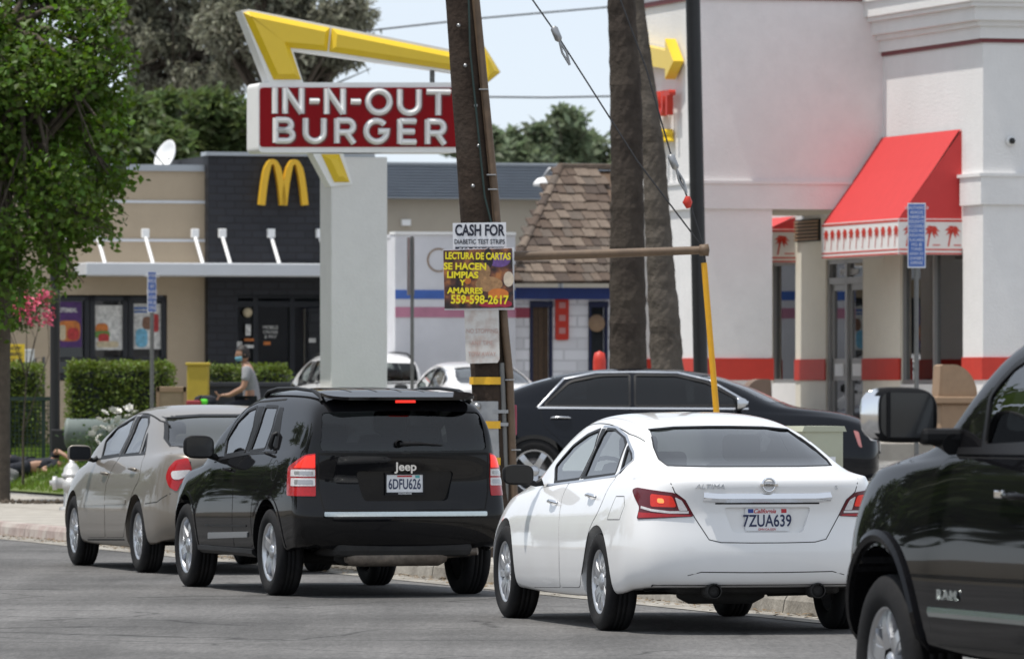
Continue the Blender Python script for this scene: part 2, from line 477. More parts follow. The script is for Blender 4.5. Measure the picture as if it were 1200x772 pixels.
# ---- wheels
def tyre_mesh(r, w, rim, n=48):
    h = w / 2; sw = r - rim
    prof = [(rim - 0.012, -h * 0.72), (rim + 0.004, -h * 0.9), (rim + sw * 0.35, -h * 1.0), (rim + sw * 0.62, -h * 0.99), (r - 0.022, -h * 0.90), (r - 0.006, -h * 0.80), (r, -h * 0.62),
            (r + .0, -h * 0.34), (r - 0.008, -h * 0.33), (r - 0.008, -h * 0.27), (r, -h * 0.26), (r, -h * .05), (r - .008, -h * .04), (r - .008, h * .04), (r, h * .05), (r, h * 0.26), (r - .008, h * .27), (r - .008, h * .33), (r, h * 0.34), (r, h * 0.62), (r - 0.006, h * 0.80), (r - 0.022, h * 0.90), (r - sw * 0.4, h * 0.99), (rim + sw * 0.35, h), (rim + 0.004, h * 0.9), (rim - 0.012, h * 0.72)]
    return MB().lathe(prof, n, 'X').mesh('tyre')
def rim_mesh(rim, w, style, n=48):
    "outer face towards -X; mats: 0 alloy, 1 dark"
    h = w / 2; mb = MB()
    mb.lathe([(rim - 0.014, h * .7), (rim - 0.02, h * 0.1), (rim - 0.028, -h * 0.5), (rim - 0.02, -h * 0.72), (rim - 0.006, -h * 0.82), (rim + 0.004, -h * 0.80), (rim + 0.002, -h * 0.7)], n, 'X', mi=0)
    mb.lathe([(rim - 0.02, h * 0.05), (0.001, h * 0.02)], n, 'X', mi=1)
    mb.lathe([(rim * 0.62, -h * 0.05), (rim * 0.62, -h * 0.12), (0.06, -h * 0.12)], 28, 'X', mi=2)
    ns = {'five': 5, 'seven': 7, 'cover': 10, 'truck': 6, 'ten': 10}[style]
    x_out, x_hub = -h * 0.70, -h * 0.62
    def spoke(ang, w0, w1, r0, r1, x0, x1, d=0.022, curve=0.0):
        prof = []
        K = 5
        for k in range(K + 1):
            t = k / K; r = r0 + (r1 - r0) * t; ww = (w0 + (w1 - w0) * t) * (1 + 0.25 * abs(2 * t - 1) ** 2) / 2
            x = x0 + (x1 - x0) * t - math.sin(t * math.pi) * 0.012; a = ang + curve * t
            er, et = Vector((0, math.cos(a), math.sin(a))), Vector((0, -math.sin(a), math.cos(a)))
            c = er * r
            prof.append([c + et * ww + Vector((x + d, 0, 0)), c + et * ww * 0.8 + Vector((x, 0, 0)), c - et * ww * 0.8 + Vector((x, 0, 0)), c - et * ww + Vector((x + d, 0, 0))])
        vs = [v for p in prof for v in p]; fs = []
        for k in range(K):
            for j in range(3): fs.append((k * 4 + j, k * 4 + j + 1, k * 4 + 5 + j, k * 4 + 4 + j))
        mb.add(vs, fs, 0, False)
    for k in range(ns):
        a = 2 * math.pi * k / ns + 0.2
        if style == 'five': spoke(a, 0.085, 0.075, 0.045, rim - 0.01, x_hub, x_out, 0.04)
        elif style == 'seven':
            spoke(a - 0.12, 0.035, 0.03, 0.05, rim - 0.01, x_hub, x_out, 0.03, -0.06); spoke(a + 0.12, 0.035, 0.03, 0.05, rim - 0.01, x_hub, x_out, 0.03, 0.06)
        elif style == 'cover': spoke(a, 0.055, 0.04 if k % 2 else 0.075, 0.05, rim - 0.012, x_hub, x_out, 0.03, 0.12)
        elif style == 'truck': spoke(a, 0.10, 0.05, 0.07, rim - 0.01, x_hub - 0.01, x_out, 0.06); spoke(a + 0.2, 0.03, 0.05, 0.09, rim - 0.01, x_hub, x_out, 0.05, 0.08)
        else: spoke(a, 0.04, 0.035, 0.05, rim - 0.01, x_hub, x_out, 0.03)
    mb.lathe([(0.062, x_hub + 0.03), (0.06, x_hub - 0.004), (0.045, x_hub - 0.014), (0.03, x_hub - 0.02), (0.001, x_hub - 0.022)], 24, 'X', mi=0)
    for k in range(5):
        a = 2 * math.pi * k / 5; mb.lathe([(0.011, x_hub), (0.011, x_hub - 0.012), (0.001, x_hub - 0.013)], 8, 'X', c=(0, 0.04 * math.cos(a), 0.04 * math.sin(a)), mi=1)
    me = mb.mesh('rim'); me['mi'] = mb.mi; return me
def wheels(root, track, wb, r, w, rim, style, alloy='alloy', steer=0.0):
    tm = tyre_mesh(r, w, rim); rm = rim_mesh(rim, w, style)
    for y in (0, wb):
        for sg in (-1, 1):
            e = empty('wheel', (sg * track, y, r)); e.parent = root
            if y > 0 and steer: e.rotation_euler = (0, 0, steer)
            t = mk('tyre', tm, 'rubber', e); q = mk('rim', rm, [alloy, 'rim_dark', 'brake_disc'], e); rm.polygons.foreach_set('material_index', list(rm['mi']))
            if sg > 0: q.rotation_euler = (0, 0, math.pi); t.rotation_euler = (0, 0, math.pi)
            q.rotation_euler.x = random.random() * 2
# ---- small car parts
def rounded(name, c, d, ch, m, parent, rot=None):
    return MB().box(c, d, rot=rot, ch=ch).build(name, m, parent)
def seats(root, xs, yf, yr, zf, rear=True, m='seat'):
    for x in xs:
        rot = Matrix.Rotation(R(-14), 3, 'X')
        o = MB().box((x, yf + 0.25, zf + 0.10), (0.50, 0.52, 0.16), ch=0.05).box((x, yf - 0.08, zf + 0.45), (0.50, 0.15, 0.66), rot=Matrix.Rotation(R(16), 3, 'X'), ch=0.06).build('seat', m, root)
        h = MB().box((x, yf - 0.20, zf + 0.87), (0.27, 0.11, 0.19), ch=0.045)
        h.tube([(x - .06, yf - .18, zf + .7), (x - .06, yf - .2, zf + .82)], .008, 6).tube([(x + .06, yf - .18, zf + .7), (x + .06, yf - .2, zf + .82)], .008, 6)
        h.build('headrest', m, o)
    if rear:
        o = MB().box((0, yr + 0.25, zf + 0.10), (1.25, 0.5, 0.17), ch=0.05).box((0, yr - 0.08, zf + 0.42), (1.25, 0.16, 0.60), rot=Matrix.Rotation(R(18), 3, 'X'), ch=0.06).build('rear_seat', m, root)
        for x in (-0.38, 0.38): MB().box((x, yr - 0.20, zf + 0.78), (0.26, 0.10, 0.15), ch=0.04).build('headrest', m, o)
def dash(root, y, z, w, xs):
    o = MB().box((0, y, z - 0.14), (w, 0.42, 0.26), ch=0.08).build('dashboard', 'seat', root)
    ring = [(xs + 0.185 * math.cos(t), y - 0.36 + 0.06 * math.sin(t), z + 0.0 + 0.175 * math.sin(t)) for t in [2 * math.pi * k / 24 for k in range(25)]]
    MB().tube(ring, 0.016, 8, cap=False).box((xs, y - 0.34, z), (0.16, 0.03, 0.10), ch=0.01).build('steering_wheel', 'rubber', root)
def mirror(root, sg, p, size, m, stalk, gl='mirror_glass', cap=None, slant=0.12, chrome=False):
    "door mirror: shell, stalk and glass facing the rear"
    w, d, h = size; x, y, z = p
    bm = bmesh.new(); bmesh.ops.create_uvsphere(bm, u_segments=28, v_segments=18, radius=1)
    for v in bm.verts:
        c = v.co.copy()
        def sp(t, e): return math.copysign(abs(t) ** e, t)
        yy = sp(c.y, 0.9)
        k = 1 - 0.35 * max(0, yy) ** 2
        if yy < 0: yy *= 0.12
        v.co = Vector((sp(c.x, 0.62) * w / 2 * k, yy * d, sp(c.z, 0.6) * h / 2 * k - 0.0))
        v.co.z += 0.02 * sg * v.co.x
        v.co.y += -sg * v.co.x * slant * -1
    vs = [v.co + Vector(p) for v in bm.verts]; fs = [[v.index for v in f.verts] for f in bm.faces]; bm.free()
    sh = MB()
    if chrome:
        out = [f for f in fs if sum(sg * (vs[i].x - p[0]) for i in f) / len(f) > w * .30 and sum(vs[i].z - p[2] for i in f) / len(f) > -h * .40]; sh.add(vs, [f for f in fs if f not in out], 0, True).add(vs, out, 2, True)
    else: sh.add(vs, fs, 0, True)
    o = sh.tube([(x - sg * w * 0.30, y + d * 0.25, z - h * 0.30), (x - sg * w * 0.62, y + d * .3, z - h * 0.46), stalk], [h * .16, h * .14, h * .2], 10, mi=1).build('mirror', [m, 'trim', 'chrome'], root)
    pl = rpoly([(-w * .43, -h * .40), (w * .43, -h * .40), (w * .43, h * .40), (-w * .43, h * .40)], h * .22)
    if chrome: pl = [(x * .80 - sg * w * .075, z) for x, z in pl]
    g = MB().prism(pl, -0.004, 0.0, 'Y'); yb = -d * 0.12
    for v in g.v: v.y += sg * v.x * slant; v.z += 0.02 * sg * v.x
    g.frame(Matrix.Translation(Vector(p) + Vector((0, yb - 0.006, 0))))
    g.build('mirror_glass', gl, o)
    return o
def handle(root, B, sg, y, z, m, L=0.22):
    l, n = B.hit(y, z, 'side', sg); l0, _ = B.hit(y - L / 2, z, 'side', sg); l1, _ = B.hit(y + L / 2, z, 'side', sg)
    mb = MB().tube([l0 + n * .004, l0.lerp(l1, .1) + n * .030, l.copy() + n * .040, l0.lerp(l1, .9) + n * .030, l1 + n * .004], [.012, .015, .0165, .015, .012], 10, flat=0.8)
    return mb.build('door_handle', m, root)
def plate(root, c, num, ncol, style, tilt=0.0, w=0.305, h=0.155):
    x, y, z = c
    o = MB().prism(rpoly([(x - w / 2, z - h / 2), (x + w / 2, z - h / 2), (x + w / 2, z + h / 2), (x - w / 2, z + h / 2)], 0.012), y - 0.006, y, 'Y').build('licence_plate', 'plate_white', root)
    text('plate_number', num, 0.112, ncol, o, (x, y - 0.0075, z - (0.014 if style else 0.004)), ext=0.0012, bold=0.0016, sx=0.74 if style else 0.60, space=1.02)
    if style == 'script':
        text('plate_state', 'California', 0.040, 'plate_red', o, (x - 0.02, y - 0.0075, z + 0.053), ext=0.001, bold=0.0005, shear=0.35)
        MB().box((x + .115, y - .0075, z + .055), (.036, .002, .026)).build('month_tag', 'plate_red', o)
        MB().box((x - .115, y - .0075, z + .055), (.036, .002, .026)).build('year_tag', 'plate_blue', o)
        text('plate_legend', 'DMV.CA.GOV', 0.020, 'plate_red', o, (x, y - 0.0075, z - 0.068), ext=0.001)
    else:
        mb = MB()
        for cx, cz, dx, dz in ((0, h / 2 + .003, w + .02, .013), (0, -h / 2 + .002, w + .02, .022), (-w / 2 - .003, 0, .012, h), (w / 2 + .003, 0, .012, h)): mb.box((x + cx, y - .008, z + cz), (dx, .012, dz))
        f = mb.build('plate_frame', 'trim', o)
        MB().box((x + .105, y - .0075, z + .058), (.036, .002, .022)).build('month_tag', 'tag_teal', o)
        MB().box((x, y - .0075, z + .062), (.12, .002, .012)).build('state_line', 'plate_red', o)
        text('frame_lettering', 'SHOWROOM', 0.018, 'plate_white', o, (x, y - 0.0145, z - h / 2 + .002), ext=0.0008, bold=0.0004)
    return o
def std_mats():
    mat('rubber', (0.014, 0.014, 0.015), rough=0.8, noise=0.25, nscale=30, bump=0.15, bscale=160, spec=.2, dirt=(.03, .028, .026), dscale=6, damt=.4)
    mat('alloy', (0.55, 0.56, 0.58), rough=0.28, metal=0.9, noise=0.06, nscale=12)
    mat('hubcap', (0.50, 0.51, 0.53), rough=0.32, metal=0.75, noise=0.06, nscale=12)
    mat('rim_dark', (0.02, 0.02, 0.021), rough=0.7); mat('brake_disc', (0.25, 0.23, 0.22), rough=0.45, metal=0.8, noise=0.2, nscale=20)
    mat('trim', (0.010, 0.010, 0.011), rough=0.5, bump=0.05, bscale=200, spec=.25); mat('gap', (0.006, 0.006, 0.006), rough=0.9)
    mat('chrome', (0.82, 0.83, 0.85), rough=0.06, metal=1.0, noise=0.02, nscale=20)
    mat('satin', (0.6, 0.61, 0.63), rough=0.25, metal=1.0)
    mat('seat', (0.025, 0.025, 0.027), rough=0.8, noise=0.2, nscale=25); mat('seat_beige', (0.16, 0.14, 0.115), rough=0.8, noise=0.15, nscale=25)
    mat('inner', (0.012, 0.012, 0.013), rough=0.9); mat('under', (0.02, 0.019, 0.018), rough=0.85, noise=0.4, nscale=10)
    mat('muffler', (0.20, 0.17, 0.14), rough=0.6, metal=0.5, noise=0.5, nscale=18, dirt=(0.05, 0.03, 0.02))
    mat('mirror_glass', (0.012, 0.013, 0.015), rough=0.08, coat=.4, spec=0.5)
    mat('plate_white', (0.76, 0.77, 0.78), rough=0.35, noise=0.06, nscale=30); mat('plate_ink', (0.015, 0.025, 0.08), rough=0.5)
    mat('plate_red', (0.5, 0.03, 0.04), rough=0.5); mat('plate_blue', (0.03, 0.06, 0.3), rough=0.5); mat('tag_teal', (0.1, 0.4, 0.4), rough=0.5)
    glass('glass_side', (0.42, 0.46, 0.46)); glass('glass_dark', (0.10, 0.11, 0.115)); glass('glass_mid', (0.22, 0.24, 0.25)); glass('glass_clear', (0.7, 0.75, 0.74))
    glass('lens_clear', (0.85, 0.86, 0.88), 1.3)
    lens('lens_red', (0.38, 0.012, 0.016)); lens('lens_dark_red', (0.10, 0.006, 0.012)); lens('lens_lit', (0.75, 0.02, 0.012), 0.55, (1.0, 0.03, 0.012))
    lens('lens_hot', (0.9, 0.2, 0.06), 1.0, (1.0, 0.25, 0.06)); lens('lens_white', (0.62, 0.60, 0.60)); lens('lens_amber', (0.7, 0.25, 0.03))
std_mats()
def paint(name, col, metal=0.0, rough=0.35, flake=0.0, dust=0.0):
    m = mat(name, col, rough=rough, metal=metal, coat=1.0, spec=0.5)
    return m
def car(name, B, root, pm, side_win, rear_win, front_win, cav, wheel, arch, pane_mats, extra_cut=(), doors=(), trim=None, arch_lip=None, under=0.30, gapw=0.007, archz=None):
    """cuts the openings into the skin and adds panes, doors and wheels"""
    wb, r, w, rim, style, track, alloy = wheel
    B.under = under
    ar = []
    for y in (0, wb):
        for sg in (-1, 1):
            zc = (r if archz is None else archz)
            poly = [(y + arch * math.cos(t), zc + arch * math.sin(t)) for t in [math.pi * k / 26 for k in range(27)]] + [(y - arch * 0.97, -0.2), (y + arch * 0.97, -0.2)]
            ar.append(prism_vf(poly, sg * 0.58, sg * 1.3, 'X'))
    wins = []
    for poly, pm_ in side_win:
        for sg in (-1, 1): wins.append(prism_vf(poly, sg * 0.2, sg * 1.3, 'X'))
    ym = (cav[0] + cav[1]) / 2
    b2 = [prism_vf(rear_win, ym - 0.4, -6, 'Y')] if rear_win else []
    b2 += [prism_vf(front_win, ym + 0.4, 9, 'Y')] if front_win else []
    cs = [ar + [cavity(B, *cav)], wins, b2] + ([list(extra_cut)] if extra_cut else [])
    me = B.cut([c for c in cs if c])
    bo = mk('body', me, [pm, 'inner'], root)
    for poly, gm in side_win:
        for sg in (-1, 1):
            mk('window', B.patch(poly, 'side', sg, -0.006, 0.09, 0.0), gm, root)
    if rear_win: mk('rear_window', B.patch(rear_win, 'rear', 1, -0.006, 0.09, 0.0), pane_mats[0], root)
    if front_win: mk('windscreen', B.patch(front_win, 'front', 1, -0.006, 0.09, 0.0), pane_mats[1], root)
    wheels(root, track, wb, r, w, rim, style, alloy)
    return bo
# ---------------------------------------------------------------- white sedan (nearest the kerb, right)
mat('white_paint', (0.83, 0.83, 0.825), rough=0.35, coat=1.0, dirt=(0.72, 0.70, 0.67), dscale=2.2, damt=0.25)
mat('black_paint', (0.007, 0.007, 0.008), rough=0.35, coat=0.6, spec=0.0, dirt=(0.016, 0.015, 0.014), dscale=1.8, damt=0.35)
mat('beige_paint', (0.205, 0.180, 0.150), rough=0.36, metal=0.35, coat=.6, dirt=(0.23, 0.20, 0.165), dscale=2.0, damt=0.3)
CARROT = THETA
def altima(root, pm='white_paint', lv=3):
    S = [(-1.11, .30, 1.035, 1.055, .86, .76, .4, 0), (-.96, .28, 1.06, 1.085, .885, .79, .60, -.02), (-.62, .25, 1.035, 1.115, .905, .805, .62, -.05),
         (-.2, .23, 1.005, 1.275, .918, .815, .625, -.06), (.25, .21, .985, 1.415, .92, .81, .60, -.02), (.8, .20, .975, 1.478, .92, .81, .59, 0),
         (1.3, .20, .96, 1.488, .92, .81, .59, 0), (1.62, .20, .945, 1.44, .92, .815, .60, .18), (1.86, .20, .935, 1.27, .92, .82, .67, .42),
         (2.16, .21, .92, 1.055, .915, .82, .73, .48), (2.95, .22, .875, .98, .91, .82, .6, .05), (3.35, .24, .80, .88, .885, .77, .5, 0), (3.74, .26, .64, .69, .80, .67, .4, 0)]
    rear = [.10, .03, .0, .005, .035, .012, 0]; front = [-.06, -.02, 0, 0, -.02, -.06, -.12]
    return Body(S, rear, front, rc=.30, fc=.42, lv=lv)
def jeep(root, lv=3):
    S = [(-.90, .38, 1.115, 1.13, .86, .79, .4, 0), (-.855, .36, 1.125, 1.33, .865, .80, .71, -.03), (-.76, .35, 1.13, 1.52, .87, .805, .68, -.03), (-.58, .32, 1.125, 1.61, .875, .815, .67, 0),
         (-.1, .30, 1.105, 1.645, .885, .825, .665, 0), (.5, .29, 1.08, 1.655, .89, .83, .66, 0), (1.0, .28, 1.06, 1.65, .89, .835, .66, 0), (1.45, .28, 1.04, 1.595, .89, .84, .66, .05),
         (1.84, .28, 1.025, 1.40, .89, .84, .73, .12), (2.16, .29, 1.005, 1.16, .89, .835, .78, .12), (2.5, .30, .98, 1.075, .885, .815, .65, .03), (3.0, .32, .95, 1.02, .87, .79, .55, 0), (3.46, .36, .86, .90, .80, .72, .4, 0)]
    rear = [.10, .02, -.02, -.015, .03, .01, 0]; front = [-.10, -.03, 0, 0, -.02, -.03, -.06]
    return Body(S, rear, front, rc=.17, fc=.28, lv=lv)
def camry(root, lv=3):
    S = [(-1.06, .30, 1.03, 1.05, .84, .75, .4, 0), (-.92, .28, 1.07, 1.09, .865, .78, .62, -.02), (-.56, .25, 1.055, 1.115, .885, .795, .66, -.05), (-.16, .23, 1.03, 1.30, .90, .805, .62, -.06),
         (.25, .21, 1.01, 1.435, .905, .81, .60, -.02), (.75, .20, .995, 1.495, .905, .815, .59, 0), (1.2, .20, .98, 1.503, .905, .82, .59, 0), (1.7, .20, .965, 1.44, .905, .825, .60, .03),
         (2.08, .20, .95, 1.28, .905, .83, .70, .14), (2.42, .21, .93, 1.065, .90, .83, .76, .14), (2.85, .22, .90, .99, .895, .81, .6, .05), (3.25, .24, .83, .90, .87, .77, .5, 0), (3.70, .26, .66, .71, .79, .67, .4, 0)]
    rear = [.08, .02, 0, .01, .03, .01, 0]; front = [-.06, -.02, 0, 0, -.02, -.06, -.12]
    return Body(S, rear, front, rc=.24, fc=.40, lv=lv)
def body_bits(root, wb, hw, z0=0.22):
    "floor pan, axle and suspension under a car"
    MB().box((0, wb / 2, z0 + .07), (hw * 1.5, wb - .75, .12), ch=.03).box((0, -.50, z0 + .11), (hw * 1.45, .75, .12), ch=.05).tube([(-.5, -.60, z0 + .045), (-.42, -.60, z0 + .05), (.02, -.62, z0 + .05), (.10, -.62, z0 + .045)], [.03, .075, .075, .03], 12).tube([(.2, -.35, z0 + .05), (.45, -.5, z0 + .06), (.55, -.8, z0 + .08)], .035, 8).tube([(-hw * .8, 0, .30), (0, .03, .26), (hw * .8, 0, .30)], .045, 10).tube([(-hw * .8, wb, .30), (hw * .8, wb, .30)], .04, 10).tube([(.15, .4, z0 + .03), (.15, wb - .5, z0 + .03)], .035, 8).build('underbody', 'under', root)
# ================= white sedan
def white_sedan(loc, rot, label, full=True, lv=3, group=None, pm='white_paint'):
    ref = bpy.data.objects.new('r', None); ref.location = (1.458, 48.94, 0); ref.rotation_euler = (0, 0, R(13.4))
    root = empty('sedan', loc, rot, label=label, cat='car', group=group)
    B = altima(root, pm, lv); r = ref
    fg = rpoly(px_side(r, B, [(650, 565), (651, 546), (671, 522.5), (688, 509.5), (704, 502.5), (697, 525), (679, 561)]), .03)
    rg = rpoly(px_side(r, B, [(684, 560), (711, 502.5), (721, 502), (732, 511), (734, 520), (721, 555.5)]), .03)
    qg = rpoly(px_side(r, B, [(726.5, 554.5), (736.5, 521), (741, 532), (741, 538)]), .02)
    rw = sym(px_rear(r, B, [(830, 499.2), (790, 500), (760.5, 502.8), (766, 524), (772, 538), (782, 545.5), (830, 546.5)]))
    fw = rpoly([(-.70, 1.06), (.70, 1.06), (.54, 1.40), (-.54, 1.40)], .06)
    lid = px_rear(r, B, [(848, 592.5), (859, 624)]); xr, z1 = lid[0][0], lid[0][1]; z0 = lid[1][1]
    rec = rpoly([(xr, z1 - .01), (lid[1][0], z0), (-lid[1][0], z0), (-xr, z1 - .01)], .03)
    yc = B.hit(0, (z0 + z1) / 2, 'rear')[0].y
    cut = [prism_vf(rec, -4, yc + .028, 'Y')] if full else []
    car('sedan', B, root, pm, [(fg, 'glass_side'), (rg, 'glass_mid'), (qg, 'glass_mid')], rw, fw, (-.50, 2.10, .42, 1.0), (2.775, .332, .215, .222, 'cover', .80, 'hubcap'), .385, ('glass_dark', 'glass_clear'), cut, under=.33)
    seats(root, (-.37, .37), 1.15, .30, .36); dash(root, 2.15, .98, 1.35, -.37); body_bits(root, 2.775, .78)
    for sg in (-1, 1):
        fd = rpoly(px_side(r, B, [(634, 572), (623, 588), (621, 625), (622, 655), (624.5, 687.5), (657, 687.5), (656, 650), (655, 615), (660, 579), (667, 565.5)]), [.02, .12, .3, .3, .06, .03, .2, .2, .15, .02])
        rd = rpoly(px_side(r, B, [(668.5, 565.3), (661, 580), (656, 615), (657, 650), (658, 687.5), (680, 687.5), (684.5, 655), (690.5, 618), (703, 597), (722, 559)]), [.02, .15, .2, .2, .03, .05, .15, .2, .2, .02])
        door(root, B, sg, fd, pm, 'chrome', *px_side(r, B, [(650, 589)])[0]); door(root, B, sg, rd, pm, 'chrome', *px_side(r, B, [(695, 582)])[0])
        dlo = px_side(r, B, [(641, 568.5), (680, 563.5), (722, 557.5), (743, 538.5), (742.5, 530), (734.5, 511), (723, 500.8), (708, 499.5)])
        mk('window_trim', B.strip(rpoly(dlo, .05)[3:-3] if False else dlo, .014, 'side', sg, .004, .04, False), 'satin', root)
        for fr in (fg, rg, qg): mk('window_seal', B.strip(fr, .022, 'side', sg, .0015, .04, True), 'trim', root)
        mk('door_pillar', B.patch(rpoly(px_side(r, B, [(680, 561), (698, 525), (706, 502), (710.5, 502), (697, 530), (683.5, 560.5)]), .01), 'side', sg, .002, .05), 'trim', root)
        T = ('az', 32)
        tl = px_az(r, B, [(741.5, 573.5), (747, 571), (790, 577), (802.5, 585), (813.5, 605), (746.5, 608.3), (750, 594), (744, 582)], 32)
        t = lamp(root, B, rpoly(tl, .02), T, sg, 'lens_dark_red')
        t['label'] = 'long dark red tail light with lit orange lamp'
        mk('lit_lamp', B.patch(rpoly(px_az(r, B, [(763, 578.5), (788, 581), (793, 594), (763, 593.5)], 32), .02), T, sg, .009, .04, .004), 'lens_glow' if full else 'lens_red', t)
        if full: mk('bulb', B.patch(rpoly(px_az(r, B, [(771, 583.5), (778, 584), (779, 589.5), (771, 589)], 32), .03), T, sg, .011, .03, .004), 'lens_hot', t)
        mk('reversing_lamp', B.patch(rpoly(px_az(r, B, [(791, 582), (799, 586), (806, 598), (796, 598)], 32), .01), T, sg, .009, .03, .004), 'lens_white', t)
        mk('lamp_divider', B.strip(px_az(r, B, [(752, 594), (764, 597.5), (785, 600), (807, 600)], 32), .016, T, sg, .009, .03), 'lens_white', t)
        mk('lower_lens', B.patch(px_az(r, B, [(749, 600), (764, 601), (808, 603), (811, 604.5), (749, 606.5)], 32), T, sg, .0085, .04, .004), 'lens_red', t)
        mirror(root, sg, (sg * .985, 1.97, 1.035), (.22, .12, .145), 'trim', (sg * .80, 2.0, .985))
        ex = px_rear(r, B, [(814, 689)])[0]
        MB().lathe([(.044, 0), (.052, .0), (.052, .16), (.044, .16), (.042, .02), (.001, .03)], 20, 'Y', (sg * abs(ex[0]), B.hit(ex[0], .36, 'rear')[0].y - .0, ex[1] - .005)).build('exhaust_pipe', 'under', root)
    rl = px_rear(r, B, [(783, 561), (791, 577), (803, 586), (814, 606), (831, 632), (845, 635.3), (880, 635.8)])
    seam(root, B, [p for p in rl] + [(-x, z) for x, z in reversed(rl)], 'rear', .006)
    bl = px_rear(r, B, [(784, 689), (806, 674), (822, 670), (880, 670.5)])
    mk('bumper_crease_line', B.strip(bl + [(-x, z) for x, z in reversed(bl)], .006, 'rear', 1, .001, .05), 'gap', root)  # thin dark line painting in the shade of the bumper crease
    mk('lower_valance', B.patch(rpoly([(-.76, .335), (.76, .335), (.70, .285), (-.70, .285)], .02), 'rear', 1, .006, .06), 'trim', root)
    mk('roof_seam', B.strip([(.58, -.05), (.60, .3), (.58, .9), (.57, 1.6)], .006, 'top', 1, .001, .06), 'gap', root)
    mk('roof_seam', B.strip([(-.58, -.05), (-.60, .3), (-.58, .9), (-.57, 1.6)], .006, 'top', 1, .001, .06), 'gap', root)
    mk('window_seal', B.strip(rw, .008, 'rear', 1, .001, .05, True), 'trim', root)
    if full:
        cb = px_rear(r, B, [(821, 577.8), (834, 589), (850, 587.5), (880, 588.3), (904, 588.6)]); zt = cb[0][1]
        poly = cb + [(-x, z) for x, z in reversed(cb[:-1])]
        zc = (cb[0][1] + cb[1][1]) / 2; xe = cb[0][0]
        mk('chrome_bar', B.strip([(xe + .02, zc + .008), (xe + .12, zc), (-xe - .12, zc), (-xe - .02, zc + .008)], .060, 'rear', 1, .006, .04, rise=.026), 'chrome', root)
        mk('bar_shadow_strip', B.strip([(xe + .10, zc - .036), (-xe - .10, zc - .036)], .010, 'rear', 1, .003, .04), 'gap', root)  # dark strip laid on as the shadow line under the chrome bar
        plate(root, (0, yc + .022, (z0 + z1) / 2 - .0), '7ZUA639', 'plate_ink', 'script')
        em = px_rear(r, B, [(904, 568)])[0]; ly = B.hit(0, em[1], 'rear')[0].y
        e = MB().lathe([(.036, -.008), (.040, -.012), (.048, -.012), (.052, -.006), (.052, .01), (.036, .01)], 36, 'Y', (0, ly - .006, em[1]), close=True).box((0, ly - .016, em[1]), (.125, .012, .020), ch=.003).build('badge', 'chrome', root)
        text('badge_lettering', 'NISSAN', .021, 'gap', e, (0, ly - .0225, em[1]), ext=.001, bold=.0006)
        tx = px_rear(r, B, [(832, 570)])[0]; ty = B.hit(tx[0], tx[1], 'rear')
        text('model_lettering', 'ALTIMA', .046, 'satin', root, (tx[0], ty[0].y - .004, tx[1]), rot=Matrix.Rotation(R(-6), 3, 'Z'), ext=.004, sx=1.25, shear=.2)
        tx = px_rear(r, B, [(980, 571)])[0]; ty = B.hit(tx[0], tx[1], 'rear')
        text('trim_lettering', 'S', .04, 'satin', root, (tx[0], ty[0].y - .004, tx[1]), rot=Matrix.Rotation(R(12), 3, 'Z'), ext=.004)
        fp = px_side(r, B, [(711.5, 608.5), (726, 608.5), (732, 592), (731.5, 581.3), (722, 581.3)])
        seam(root, B, fp, 'side', .005, -1, True, 'fuel_flap_gap')
    return root
